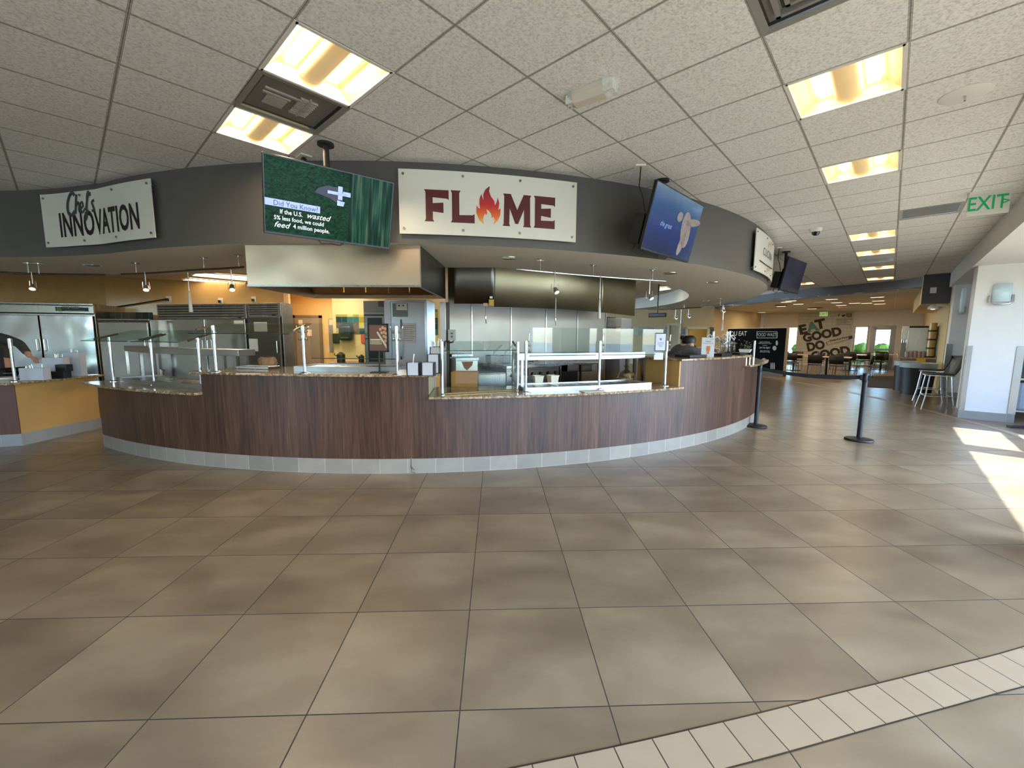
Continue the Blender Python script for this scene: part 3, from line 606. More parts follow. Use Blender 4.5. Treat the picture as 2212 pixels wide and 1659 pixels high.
# emergency light
c=atz(1279,192,H); ea=math.atan2(*(atz(1330,165,H)-atz(1228,203,H)).yx); Mx=X((c.x,c.y,H),ea)
t=thing('emergency_light','white twin-head emergency light on the ceiling panels in the middle','emergency light',(c.x,c.y,H),ea)
b=MB(); b.m=Mx
prof=[(-.065,0),(-.065,-.035),(-.035,-.075),(.035,-.075),(.065,-.035),(.065,0)]
vs=[(-.13,y,z) for y,z in prof]+[(.10,y,z) for y,z in prof]; n=6
b.add(vs,[(i,i+1,n+i+1,n+i) for i in range(n-1)]+[tuple(range(n-1,-1,-1)),tuple(range(n,2*n)),(0,n,2*n-1,n-1)]); obj('housing',b,M('ivory_plastic',(214,208,196),.4),t,bevel=.004)
for s,x0,x1 in ((1,.10,.165),(-1,-.13,-.18)):
    l=MB(); l.m=Mx; sc_=.8 if s>0 else .55
    vs=[(x0,y,z) for y,z in prof]+[(x1,y*sc_,z*sc_) for y,z in prof]; l.add(vs,[(i,i+1,n+i+1,n+i) for i in range(n-1)]+[tuple(range(n,2*n))])
    o=obj('lamp_lens',l,M('faceted_lens',(236,240,240),.12,var=.2,vs=60,metal=.5),t)
    g=MB(); g.m=Mx
    for i in range(3): g.box(min(x0,x1)+.0,max(x0,x1)+.003,-.045+i*.04,-.042+i*.04,-.066,-.01)
    obj('lens_rib',g,WPLAST,o)
c=atz(2086,203,H); t=thing('sprinkler_cover','white disc with a small pin on the ceiling at top right','sprinkler',(c.x,c.y,H))
obj('cover_plate',MB().lathe([(.11,-.012),(.135,-.004),(.135,0)],c,32),WHITE,t,smooth=True); obj('pin',MB().cyl((c.x,c.y,H-.045),(c.x,c.y,H-.01),.006),CHROME,t)
c=atz(1763,494,H); t=thing('dome_camera','white dome security camera with a black eye on the ceiling','security camera',(c.x,c.y,H))
obj('mount',MB().lathe([(.06,-.05),(.075,-.035),(.08,0)],c,24),WPLAST,t,smooth=True); obj('dome',MB().lathe([(.0,-.105),(.03,-.1),(.05,-.08),(.056,-.05)],c,24),M('smoked_dome',(14,14,16),.05),t,smooth=True)
# exit sign
a_=atz(2097,416,H); a_=atz(2093,417,H); b_=atz(2186,405,H); e=(b_-a_).normalized(); ez=math.atan2(e.y,e.x); mid=(a_+b_)/2
zb=zat(2090,468,a_); Lx=(b_-a_).length; zt_=H-.03
Mx=X((mid.x,mid.y,0),ez)
t=thing('exit_sign','hanging sign with green EXIT letters and arrow, at upper right','exit sign',(mid.x,mid.y,zb),ez)
obj('panel',(lambda b:(setattr(b,'m',Mx),b.box(-Lx/2,Lx/2,-.006,.006,zb,zt_))[1])(MB()),M('exit_face',(206,205,196),.4,emit=.10,ecol=(220,220,205)),t)
obj('mounting_bar',(lambda b:(setattr(b,'m',Mx),b.box(-Lx/2,Lx/2,-.025,.025,H-.03,H))[1])(MB()),WPLAST,t)
m_=MB(); hh=zt_-zb
put(m_,text('EXIT',hh*.92,.72,.012),lambda x,y:Mx@Vector((x-Lx*.03,-.009,zb+hh*.52+y)))
put(m_,text('>',hh*.5,1,.01),lambda x,y:Mx@Vector((x+Lx*.40,-.009,zb+hh*.52+y)))
obj('lettering',m_,M('exit_green',(24,160,98),.4,emit=.25,ecol=(20,170,100)),t)
# ---------------- signs on the fascia ----------------
BOARD=M('sign_board',(226,226,218),.35,var=.01); BOLT=M('steel_bolt',(150,148,144),.3,metal=1)
def bent(phi0,R0): 
    return lambda s,z,d=0: Vector((FC[0]+(R0+d)*math.sin(phi0+s/R0),FC[1]-(R0+d)*math.cos(phi0+s/R0),z))
def sign_board(t,fn,w,z0,z1,n=24,bolts=True,offset=-.05):
    b=MB(); vs=[];fs=[]
    for i in range(n+1):
        s=-w/2+w*i/n; vs+=[fn(s,z0,.012),fn(s,z1,.012),fn(s,z1,0),fn(s,z0,0)]
    for i in range(n): o=4*i; fs+=[(o,o+4,o+5,o+1),(o+1,o+5,o+6,o+2),(o+2,o+6,o+7,o+3),(o+3,o+7,o+4,o)]
    fs+=[(0,1,2,3),(4*n+3,4*n+2,4*n+1,4*n)]; b.add(vs,fs); obj('board',b,BOARD,t)
    for k in range(4):
        s=-w/2+.045+(w-.09)*k/3
        for z in (z0+.05,z1-.045):
            q=MB().cyl(fn(s,z,-.05),fn(s,z,.022),.012,n=12); obj('standoff_bolt',q,BOLT,t)
f0=R_((3.855+17.70)/2); fn=bent(f0,7.52); w_=R_(17.70-3.855)*7.52; z0,z1=2.50,3.106
t=thing('wall_sign','white FLAME sign with dark red letters and a flame for the A','sign',tuple(fn(0,z0)),0)
sign_board(t,fn,w_,z0,z1)
# slab letters drawn in a 1 x 1.4 cell
def slab(kind):
    if kind=='F': return [[(0,0),(.42,0),(.36,.1),(.36,.45),(.82,.40),(.82,.86),(.36,.82),(.36,1.08),(.98,1.04),(1.05,.98),(1.05,1.42),(.0,1.42),(.06,1.3),(.06,.1)]]
    if kind=='L': return [[(0,0),(1.0,0),(1.0,.42),(.92,.36),(.36,.34),(.36,1.3),(.42,1.42),(0,1.42),(.06,1.3),(.06,.1)]]
    if kind=='M': return [[(0,0),(.36,0),(.31,.1),(.33,.78),(.60,.12),(.74,.12),(1.02,.78),(1.03,.1),(.98,0),(1.38,0),(1.33,.1),(1.31,1.3),(1.36,1.42),(1.0,1.42),(.69,.74),(.38,1.42),(.02,1.42),(.07,1.3),(.05,.1)]]
    if kind=='E': return [[(0,0),(1.04,0),(1.04,.42),(.96,.36),(.36,.34),(.36,.55),(.84,.50),(.84,.92),(.36,.87),(.36,1.08),(.96,1.06),(1.04,1.0),(1.04,1.42),(0,1.42),(.06,1.3),(.06,.1)]]
def tri(poly):
    from mathutils.geometry import tessellate_polygon
    return poly,[tuple(f) for f in tessellate_polygon([[Vector((x,y,0)) for x,y in poly]])]
def px2s(px,py,R0=7.53): return (phi(px,py,R0,FC)-f0)*7.52, atcyl(px,py,R0,FC).z
xs=[(916,409,969,478,'F'),(973,411,1025,480.5,'L'),(1086,418,1148,488,'M'),(1153,423,1199,492,'E')]
lm=MB(); out=MB()
for x0,yt,x1,yb,kd in xs:
    s0,zt1=px2s(x0,yt); s1,_=px2s(x1,yt); _,zb1=px2s(x0,yb); pl=slab(kd)[0]; wx=max(p[0] for p in pl); 
    flat=tri([(s0+p[0]/wx*(s1-s0),zb1+p[1]/1.42*(zt1-zb1)) for p in pl]); put(lm,flat,lambda s,z:fn(s,z,.015))
    cx=(s0+s1)/2; cz=(zt1+zb1)/2
obj('lettering',lm,M('maroon',(88,22,26),.4),t)
s0,za=px2s(1028,484); s1,zbb=px2s(1081.5,404); ww=s1-s0; hh=zbb-za
fl_=[(.33,.0),(.12,.12),(.02,.30),(.03,.48),(.0,.50),(.0,.50),(.10,.42),(.17,.40),(.14,.52),(.15,.66),(.22,.78),(.30,.62),(.30,.78),(.38,.90),(.56,1.0),(.53,.86),(.60,.74),(.74,.62),(.76,.50),(.84,.60),(.88,.72),(.94,.58),(.92,.46),(.90,.40),(1.0,.44),(.98,.26),(.88,.12),(.70,.0),(.76,.12),(.70,.22),(.64,.17),(.62,.28),(.52,.36),(.42,.40),(.46,.30),(.40,.24),(.36,.30),(.32,.22),(.28,.12)]
m,nt,b,L=nodes('flame_print'); tc=N_(nt,'TexCoord'); sp=N_(nt,'SeparateXYZ'); L.new(tc.outputs['Object'],sp.inputs[0]); mr=N_(nt,'MapRange'); mr.inputs[1].default_value=za-z0; mr.inputs[2].default_value=zbb-z0
L.new(sp.outputs[2],mr.inputs[0]); rp=ramp(nt,[(0,(250,190,70)),(.22,(236,110,44)),(.5,(196,38,40)),(1,(96,20,26))]); L.new(mr.outputs[0],rp.inputs[0]); L.new(rp.outputs[0],b.inputs['Base Color'])
fm=MB(); put(fm,tri([(s0+x*ww,za+z*hh) for x,z in fl_]),lambda s,z:fn(s,z,.015)); obj('flame_emblem',fm,m,t)
# pasta station sign round the curve
f1=R_(43.8+6.92); fn1=bent(f1,7.52); t=thing('wall_sign','white CUCINA sign seen edge-on at the far bend of the grey band','sign',tuple(fn1(0,z0)),0)
sign_board(t,fn1,w_,z0,z1)
lm=MB(); put(lm,text('CUCINA',.17,1.0,.004,space=1.35),lambda x,y:fn1(x-.10,z0+.33+y,.015)); 
obj('lettering',lm,M('sign_ink',(46,48,56),.4),t); lm=MB(); put(lm,ribbon([(-.62,.17),(-.2,.155),(.3,.17),(.62,.2)],.022),lambda x,y:fn1(x-.05,z0+y,.015)); obj('underline_stroke',lm,MATS['sign_ink'],t)
lm=MB()
for r_ in ([(.05,.04),(.12,.12),(.2,.10),(.3,.16),(.42,.12)],[(.02,.44),(.1,.52),(.22,.5),(.3,.56),(.4,.5)]): put(lm,ribbon(r_,.045),lambda x,y:fn1(x-.2,z0+y,.0145))
obj('wheat_motif',lm,M('sign_gold',(214,190,140),.5),t)
# chef's sign on the hollow part of the band
LP=[Vector((*p,0)) for p in FAS]; cum=[0]
for a,b in zip(LP,LP[1:]): cum.append(cum[-1]+(b-a).length)
def fasc(s,z,d=0):
    import bisect
    i=min(max(bisect.bisect(cum,s)-1,0),len(LP)-2); a,b=LP[i],LP[i+1]; q=a+(b-a).normalized()*(s-cum[i]); pt_=lambda v:(lambda j:LP[j]+(LP[j+1]-LP[j]).normalized()*(v-cum[j]))(min(max(bisect.bisect(cum,v)-1,0),len(LP)-2)); e=(pt_(s+.25)-pt_(s-.25)).normalized(); nn=Vector((e.y,-e.x,0))
    return Vector((q.x+nn.x*d,q.y+nn.y*d,z))
sa=min(range(len(LP)),key=lambda i:(LP[i]-Vector((-5.49,5.05,0))).length); sc=cum[sa]+.925+.0
fn2=lambda s,z,d=0: fasc(sc+s,z,.045+d)
z0b,z1b=2.515,3.11
t=thing('wall_sign',"white Chef's INNOVATION sign with black lettering, leftmost on the band",'sign',tuple(fn2(0,z0b)),0); sign_board(t,fn2,1.84,z0b,z1b)
lm=MB(); put(lm,text('INNOVATION',.40,.53,.028,space=1.05),lambda x,y:fn2(x+.02,z0b+.225+y*.92,.015)); obj('lettering',lm,M('sign_black',(30,20,22),.4),t)
lm=MB(); sx,sz=-.47,.43
def st(pts,w=.026): put(lm,ribbon([(sx+x,sz+z) for x,z in pts],w*1.35),lambda x,y:fn2(x,z0b+y,.016))
st([(.10,.12),(.07,.15),(.02,.12),(-.03,.03),(-.03,-.06),(.02,-.09),(.08,-.05)],.03)
st([(.13,.13),(.105,.02),(.085,-.08)]);st([(.09,-.03),(.13,.04),(.155,.02),(.145,-.05),(.17,-.07)],.022)
st([(.17,-.03),(.215,0),(.205,.04),(.175,.02),(.17,-.04),(.2,-.07),(.245,-.03)],.02)
st([(.25,-.05),(.30,.08),(.325,.14),(.30,.12),(.275,.0),(.255,-.12),(.235,-.15),(.25,-.10),(.29,-.05)],.022)
st([(.345,.14),(.34,.10)],.02); st([(.40,.05),(.36,.03),(.375,-.02),(.385,-.06),(.345,-.06)],.022)
obj('script_lettering',lm,M('sign_slate',(66,70,76),.4),t)
# ---------------- televisions on ceiling poles ----------------
TVS=[(Vector((-1.574,3.729,HC+1.2002*.93)),37.08,-16.28,1.0546),(Vector((1.727,4.545,2.686)),44.06,-13.37,1.12),(Vector((5.512,8.212,2.698)),40.15,-10.98,1.091)]
def screen_mat(i):
    m,nt,b,L=nodes('screen_%s'%['field','ocean','dim'][i]); tc=N_(nt,'TexCoord'); b.inputs['Roughness'].default_value=.12; b.inputs['Specular IOR Level'].default_value=[.03,.5,.3][i]; b.inputs['Base Color'].default_value=(.01,.01,.01,1)
    uv=N_(nt,'SeparateXYZ'); L.new(tc.outputs['UV'],uv.inputs[0])
    if i==0:
        mp=N_(nt,'Mapping'); mp.inputs['Scale'].default_value=(34,1.2,1); mp.inputs['Rotation'].default_value=(0,0,R_(1)); L.new(tc.outputs['UV'],mp.inputs[0])
        nz=N_(nt,'TexNoise'); nz.inputs['Scale'].default_value=1; nz.inputs['Detail'].default_value=3; L.new(mp.outputs[0],nz.inputs[0]); r1=ramp(nt,[(.35,(2,34,26)),(.5,(8,74,54)),(.6,(60,110,90)),(.7,(110,120,90)),(.8,(14,50,40))]); L.new(nz.outputs[0],r1.inputs[0])
        n2=N_(nt,'TexNoise'); n2.inputs['Scale'].default_value=30; n2.inputs['Detail'].default_value=5; n2.inputs['Distortion'].default_value=1.5; L.new(tc.outputs['UV'],n2.inputs[0]); r2=ramp(nt,[(.35,(2,34,24)),(.55,(10,76,52)),(.75,(24,110,74))]); L.new(n2.outputs[0],r2.inputs[0])
        g=N_(nt,'Math',operation='GREATER_THAN'); L.new(uv.outputs[0],g.inputs[0]); g.inputs[1].default_value=.62
        mx=N_(nt,'Mix',data_type='RGBA'); L.new(g.outputs[0],mx.inputs[0]); L.new(r2.outputs[0],mx.inputs[6]); L.new(r1.outputs[0],mx.inputs[7]); c=mx.outputs[2]; e=.95
    elif i==1:
        n2=N_(nt,'TexNoise'); n2.inputs['Scale'].default_value=2.2; n2.inputs['Detail'].default_value=3; n2.inputs['Distortion'].default_value=.8; L.new(tc.outputs['UV'],n2.inputs[0])
        ad=N_(nt,'Math',operation='MULTIPLY_ADD'); L.new(uv.outputs[1],ad.inputs[0]); ad.inputs[1].default_value=.75; 
        ml=N_(nt,'Math',operation='MULTIPLY'); L.new(n2.outputs[0],ml.inputs[0]); ml.inputs[1].default_value=.35; L.new(ml.outputs[0],ad.inputs[2])
        r2=ramp(nt,[(.1,(18,44,90)),(.45,(30,66,150)),(.7,(60,110,170)),(.95,(120,160,196))]); L.new(ad.outputs[0],r2.inputs[0]); c=r2.outputs[0]; e=.7
    else:
        n2=N_(nt,'TexNoise'); n2.inputs['Scale'].default_value=2.6; L.new(tc.outputs['UV'],n2.inputs[0]); r2=ramp(nt,[(.3,(26,24,40)),(.5,(44,40,84)),(.7,(60,60,90))]); L.new(n2.outputs[0],r2.inputs[0]); c=r2.outputs[0]; e=.45
    L.new(c,b.inputs['Emission Color']); b.inputs['Emission Strength'].default_value=e; return m
TVL=['left television showing a green field and the words Did You Know','middle television showing a turtle in blue water, right of the FLAME sign','far right television with a dark purple picture, past the CUCINA sign']
POLE=[(700,325),(1417,386),(1693,543)]
for i,(c,yw,tl,w_) in enumerate(TVS):
    hgt=w_*.57; Mx=X(c,R_(yw),R_(-tl)) ; pc=atz(*POLE[i],H)
    t=thing('television',TVL[i],'television',tuple(c),R_(yw),'televisions hung from the ceiling')
    b=MB(); b.m=Mx; b.box(-w_/2,w_/2,-.004,.03,-hgt/2,hgt/2); obj('casing',b,M('tv_bezel',(12,12,13),.3),t,bevel=.004)
    b=MB(); b.m=Mx; q=.012; b.quad((-w_/2+q,-.0055,-hgt/2+.02),(w_/2-q,-.0055,-hgt/2+.02),(w_/2-q,-.0055,hgt/2-q),(-w_/2+q,-.0055,hgt/2-q),uv=[(0,0),(1,0),(1,1),(0,1)])
    scr=obj('screen',b,screen_mat(i),t)
    b=MB(); b.m=Mx; b.box(-.22,.22,.03,.085,-.16,.16); obj('back_box',b,BLACK,t,bevel=.01)
    Zc=Mx@Vector((0,.16,0)); b=MB().cyl((Zc.x,Zc.y,Zc.z-.1),(Zc.x,Zc.y,H),.026,n=20); obj('ceiling_pole',b,BLACKM,t,smooth=True)
    b=MB().cyl((Zc.x,Zc.y,H-.02),(Zc.x,Zc.y,H),.07,n=24); obj('ceiling_plate',b,BLACKM,t)
    b=MB(); b.m=Mx; b.box(-.1,.1,.085,.2,-.12,.12); obj('bracket',b,BLACKM,t,bevel=.006)
    e=Mx.to_3x3()
    side=Mx@Vector((-w_/2*.45,.12,-.1)) if i else Mx@Vector((.2,.1,-hgt/2))
    if i: 
        sp=MB(); sp.m=Mx@X((-w_*.40,.13,-.12)); sp.box(-.07,.07,-.06,.06,-.15,.15); obj('mounting_arm_plate',sp,BLACKM,t,bevel=.008)
        cb=MB(); a=Mx@Vector((-w_*.42,.1,.04)); cb.tube([Vector((a.x-.06,a.y,H)),Vector((a.x-.07,a.y,H-.2)),Vector((a.x-.03,a.y,H-.3)),a],.006).tube([Mx@Vector((-w_*.40,.13,-.26)),Mx@Vector((-w_*.46,.12,-.33)),Mx@Vector((-w_*.36,.1,-.36)),Mx@Vector((-w_*.3,.06,-.28))],.005); obj('cable',cb,BLACK,t)
        so_=MB().box(a.x-.12,a.x-.02,a.y-.03,a.y+.03,H-.012,H-.0); obj('outlet_plate',so_,WPLAST,t)
    cb=MB(); cb.tube([Mx@Vector((-.12,.05,-hgt/2+.02)),Mx@Vector((-.08,.05,-hgt/2-.03)),Mx@Vector((.0,.05,-hgt/2-.02)),Mx@Vector((.08,.05,-hgt/2-.025)),Mx@Vector((.14,.05,-hgt/2+.02))],.005); obj('cable',cb,BLACK,t)
    if i==0:
        wt=M('screen_white',(230,235,255),.4,emit=.9,ecol=(225,232,255)); at_=lambda x,y,d=-.0075: Mx@Vector(((x-.5)*w_,d,(y-.5)*hgt))
        lb=MB(); lb.add([at_(.01,.37),at_(.40,.37),at_(.40,.46),at_(.01,.46)],[(0,1,2,3)]); obj('caption_box',lb,M('screen_lilac',(150,170,240),.4,emit=.8,ecol=(140,165,250)),scr)
        lb=MB(); put(lb,text('Did You Know?',.055,.95),lambda x,y:at_(.225,.41,-.009)+e@Vector((x,0,y))); obj('caption',lb,M('screen_ink',(40,50,90),.4),scr)
        lb=MB()
        for tx,x,y,s_ in [('If the U.S.',.19,.31,.048),('5% less food, we could',.25,.225,.046),('4 million people.',.34,.14,.048)]: put(lb,text(tx,s_,.9,.006),lambda a,b_:at_(x,y,-.008)+e@Vector((a,0,b_)))
        for tx,x,y in [('wasted',.385,.315),('feed',.12,.135)]: put(lb,text(tx,.062,1.05,.002,shear=.4),lambda a,b_:at_(x,y,-.008)+e@Vector((a,0,b_)))
        obj('caption',lb,wt,scr)
        tr=MB()
        for q in [(.535,.60,.57,.78),(.455,.66,.535,.70),(.575,.66,.635,.72),(.525,.66,.60,.70)]: tr.add([at_(q[0],q[1]),at_(q[2],q[1]),at_(q[2],q[3]),at_(q[0],q[3])],[(0,1,2,3)])
        tr.add([at_(.53,.52),at_(.58,.52),at_(.59,.58),at_(.53,.59)],[(0,1,2,3)]); obj('picture_machine',tr,M('screen_machine',(150,170,230),.4,emit=.8,ecol=(150,175,240),var=.4,vs=40),scr)
        tr=MB(); tr.add([at_(.38,.70,-.0068),at_(.45,.76,-.0068),at_(.54,.76,-.0068),at_(.545,.54,-.0068),at_(.47,.6,-.0068),at_(.36,.64,-.0068)],[(0,1,2,3,4,5)]); obj('picture_shade',tr,M('screen_navy',(10,14,40),.4,emit=.3,ecol=(10,14,50)),scr)
    if i==1:
        at_=lambda x,y,d=-.0075: Mx@Vector(((x-.5)*w_,d,(y-.5)*hgt)); tur=M('screen_turtle',(120,110,110),.4,emit=.45,ecol=(140,128,120),var=.5,vs=40)
        tb=MB()
        def el(cx,cy,rx,ry,an): 
            vs=[at_(cx+(rx*math.cos(q)*math.cos(an)-ry*math.sin(q)*math.sin(an)),cy+(rx*math.cos(q)*math.sin(an)+ry*math.sin(q)*math.cos(an))*1.75) for q in [2*PI*k/20 for k in range(20)]]; tb.add(vs,[tuple(range(20))])
        el(.74,.50,.10,.17,.35); el(.56,.66,.055,.045,.3); el(.86,.66,.16,.035,.15); el(.72,.27,.05,.12,-.3); obj('picture_turtle',tb,tur,scr)
        lb=MB(); put(lb,text('the great',.07,1,0,shear=.4),lambda a,b_:at_(.33,.46,-.008)+e@Vector((a,0,b_))); obj('caption',lb,M('screen_pale_blue',(130,160,210),.4,emit=.5,ecol=(120,155,215)),scr)
# ---------------- downlights and track lighting under the ring ----------------
GLOWD=M('downlight_glow',(255,244,220),.4,emit=5,ecol=(255,238,205))
def downlight(px,py,lab,z=SZ,r=.075):
    c=atz(px,py,z); t=thing('downlight',lab,'downlight',(c.x,c.y,z),0,'round downlights in the ring soffit')
    obj('trim_ring',MB().lathe([(r,-.002),(r+.018,-.006),(r+.02,.0)],c,28),CHROME,t,smooth=True); obj('lamp',MB().lathe([(.0,-.001),(r*.98,-.001)],c,24),GLOWD,t)
for i,(px,py,lab) in enumerate([(199,573,'round downlight in the soffit, leftmost of the row under the grey band'),(1099,557,'round downlight in the soffit below the FLAME sign'),(1447,590,'oval-looking downlight in the soffit below the turtle television'),(1540,610,'downlight in the soffit near the right end of the ring'),(1527,650,'small far downlight beyond the ring, near the hanging fan of lights'),(1434,665,'small far downlight over the back of the servery')]): downlight(px,py,lab)
def track(name,pts,drops,lab,mat,mounts):
    """a bent rail with hanging stems and spot heads"""
    c=pts[len(pts)//2]; t=thing('track_light',lab,'track light',tuple(c)); obj('rail',MB().tube(crom([tuple(p) for p in pts],5),.012,8),mat,t,smooth=True)
    for p in mounts: 
        s_=obj('ceiling_stem',MB().cyl(p,(p[0],p[1],SZ),.007).cyl((p[0],p[1],SZ-.014),(p[0],p[1],SZ),.045,n=20),CHROME,t)
    for (p,l,kind) in drops:
        p=Vector(p); q=p-Vector((0,0,l)); s_=obj('spot_stem',MB().cyl(p+Vector((0,0,.02)),q,.006),CHROME,t)
        if kind: 
            a=Vector((.35,-.5,-.8)).normalized(); h=MB().cyl(q,q+a*.07,.022,.034,n=18); obj('spot_head',h,CHROME,s_,smooth=True); obj('spot_bracket',MB().tube([q+Vector((-.04,0,.05)),q+Vector((-.045,0,-.04)),q+Vector((.0,0,-.07)),q+Vector((.045,0,-.04)),q+Vector((.04,0,.05))],.003,6),CHROME,s_)
            obj('spot_lamp',MB().cyl(q+a*.071,q+a*.072,.030,n=16),M('spot_glow',(255,240,214),.4,emit=1.6,ecol=(255,236,205)),s_)
        else: obj('glass_shade',MB().lathe([(.004,.0),(.012,-.05),(.02,-.2),(.024,-.26),(.0,-.262)],q,14),M('satin_shade',(214,206,190),.3),s_,smooth=True)
rz_=zat(1167,587,atz(1167,561,SZ)); 
rp=lambda px,py: atz(px,py,rz_)
track('r',[rp(1114,581),rp(1200,589),rp(1281,596),rp(1360,602),rp(1438,607)],[(rp(1199,588),.19,1),(rp(1297,597),.28,0),(rp(1404,605),.2,1)],'bright curved track rail with hanging spots in front of the steel hood',CHROME,[rp(1167,586),rp(1281,596),rp(1409,605)])
rl=lambda px,py: atz(px,py,rz_)
BRONZE=M('bronze_rail',(96,84,66),.35,metal=.8)
track('l',[rl(263,592),rl(340,589),rl(420,583),rl(480,580),rl(526,577)],[(rl(313,590),.16,1),(rl(498,579),.2,1),(rl(405,585),.24,0)],'dim curved track rail with spots left of the large hood',BRONZE,[rl(295,591),rl(441,582),rl(516,578)])
track('l2',[rl(-60,585),rl(0,588),rl(110,592),rl(228,593)],[(rl(68,590),.15,1)],'bronze track rail at the left edge under the soffit',BRONZE,[rl(62,590),rl(85,591)])
q=lambda px,py,z=2.2: atz(px,py,z)
t_p=[atz(1553,655,SZ)+Vector((0,0,-.16))]
track('r2',[atz(1530,662,2.26),atz(1553,660,2.26),atz(1582,661,2.26)],[(atz(1562,660,2.26),.1,1),(atz(1562,660,2.26)+Vector((.02,0,0)),.34,0)],'short chrome track with a spot and glass pendant at the ring end',CHROME,[atz(1556,659,2.26)])
track('r3',[atz(1450,669,2.3),atz(1480,666,2.3),atz(1515,664,2.3)],[(atz(1460,668,2.3),.22,1),(atz(1488,666,2.3),.2,1),(atz(1472,667,2.3),.42,0)],'far dark track rail with two spots before the tan wall',BRONZE,[atz(1478,667,2.3)])

c=atz(656,338,H); t=thing('ceiling_sensor','small black sensor on a white plate on the ceiling, just above the left television','sensor',tuple(c)); obj('plate',MB().obox(c-Vector((0,0,.006)),(.14,.10,.012),UA-PI/2),WPLAST,t); obj('black_head',MB().lathe([(0,-.075),(.022,-.07),(.03,-.04),(.02,-.012)],c,14),BLACK,t,smooth=True)
# ================= the serving counters =================
pC=lambda px,py=900,r=RC: phi(px,py,r,CC)
def circ(r,a,z): return Vector((CC[0]+r*math.sin(a),CC[1]-r*math.cos(a),z))
aL=math.atan2(-5.484-CC[0],-(5.354-CC[1])); a1=pC(439,880); a2=pC(926.5,900); a3=pC(1466.5,880); a4=pC(1609,850); a5=R_(72)
ZL,ZH,ZR=.86,1.098,1.22
KD=.75
cpos=circ(RC,R_(5),0)
t=thing('serving_counter','long curved serving counter clad in brown wood-grain laminate over grey plinth tiles','counter',tuple(cpos))
for nm,(b0,b1,zt_) in {'left':(aL,a1,ZL-.03),'mid':(a1,a2,ZH-.033),'low':(a2,a3,ZL-.03),'right':(a3,a4,ZR-.03),'end':(a4,a5,1.04)}.items():
    obj('laminate_panel',MB().arc(b0,b1,RC-.03,RC,.16,zt_,CC,28),WOOD,t)
obj('plinth',MB().arc(aL-.001,a5,RC-.06,RC+.004,0,.163,CC,120),PLINTH,t)
obj('carcass',MB().arc(aL+.002,a5,RC-KD,RC-.031,0,ZL-.04,CC,80),M('counter_side',(190,146,84),.55,var=.03),t)
SIDE=MATS['counter_side']
def radial(a,r0,r1,z0,z1,th=.03): 
    return MB().arc(a,a+th/r1,r0,r1,z0,z1,CC,1)
obj('end_panel',radial(a3-.004,RC-KD-.0,RC-.002,ZL-.04,ZR-.03),SIDE,t); obj('end_panel',radial(a2-.004,RC-KD,RC-.002,ZL-.04,ZH-.033),M('pale_end',(206,190,150),.5),t)
obj('end_panel',radial(a1,RC-KD,RC-.002,ZL-.04,ZH-.033),SIDE,t); obj('end_panel',radial(aL-.003,RC-KD,RC,.0,ZL-.03),WOOD,t)
obj('inner_panel',MB().arc(a1,a2,RC-KD,RC-KD+.03,ZL-.04,ZH-.033,CC,20),SIDE,t); obj('inner_panel',MB().arc(a3,a5,RC-KD,RC-KD+.03,ZL-.04,ZR-.03,CC,20),SIDE,t)
# tile grout at a joint, the cracked plinth tile with loose thread
c=atcyl(892,1018,RC+.004,CC); obj('plinth_crack',MB().tube([atcyl(888,992,RC+.006,CC),atcyl(888,1010,RC+.008,CC),atcyl(896,1016,RC+.01,CC),atcyl(890,1008,RC+.008,CC),atcyl(888,1020,RC+.02,CC),atcyl(897,1021,RC+.03,CC)],.0025,5),BLACK,t)
def slabp(name,b0,b1,z,lab,r0,r1,nose=True,tip0=0,tip1=0):
    m_=MB().arc(b0,b1,r0,r1,z-.03,z,CC,60)
    return obj(name,m_,GRAN,label=lab,cat='countertop',bevel=.006,seg=2)
slabp('stone_countertop',aL-.035,a1+.002,ZL,'low stone countertop at the left end of the curved counter',RC-KD-.02,7.75)
slabp('stone_countertop',phi(410,805,7.72,CC),phi(945,818,7.74,CC),ZH,'raised speckled stone countertop left of centre on the curved counter',RC-KD-.02,7.735)
slabp('stone_countertop',a2+.001,phi(1478,838,7.75,CC),ZL,'low stone countertop under the glass guards in the middle of the counter',RC-KD-.02,7.75)
slabp('stone_countertop',phi(1473,778,7.7,CC),phi(1625,770,7.7,CC),ZR,'highest stone countertop at the right of the curved counter',RC-KD-.02,7.70)
slabp('stone_countertop',phi(1618,790,7.74,CC),R_(60),1.07,'small stone ledge at the far right end of the counter',RC-.4,7.76)
# left counter beyond the gap
q0=Vector((-6.60,5.38,0)); e1=(Vector((-6.81,5.30,0))-Vector((-6.59,5.38,0))).normalized()
qL=q0+e1*3.2; qB=Vector((-6.62,6.46,0)); qBL=qB+e1*3.2
t=thing('serving_counter','tan-sided service counter with dark wood front at the left edge','counter',tuple(q0))
obj('carcass',MB().prism([(p.x,p.y) for p in (q0,qB,qBL,qL)],.16,.83),SIDE,t)
fr=MB().wall((qL.x,qL.y),(q0.x,q0.y),.16,.83,-.012); obj('laminate_panel',fr,M('dark_laminate',(92,52,32),.42,var=.2,vs=20,stretch=(1,1,.05)),t)
pl=[(q0+Vector((.01,-.012,0))),qB+Vector((.012,0,0)),qBL,qL+Vector((0,-.012,0))]; obj('plinth',MB().prism([(p.x,p.y) for p in pl],0,.16),GTR,t)
o_=[q0+Vector((.09,-.13,0)),qB+Vector((.12,.05,0)),qBL,qL+Vector((-.05,-.13,0))]
obj('stone_countertop',MB().prism([(p.x,p.y) for p in o_],.83,.862),GRAN,bevel=.006,label='stone countertop of the tan-sided counter at the left edge',cat='countertop')
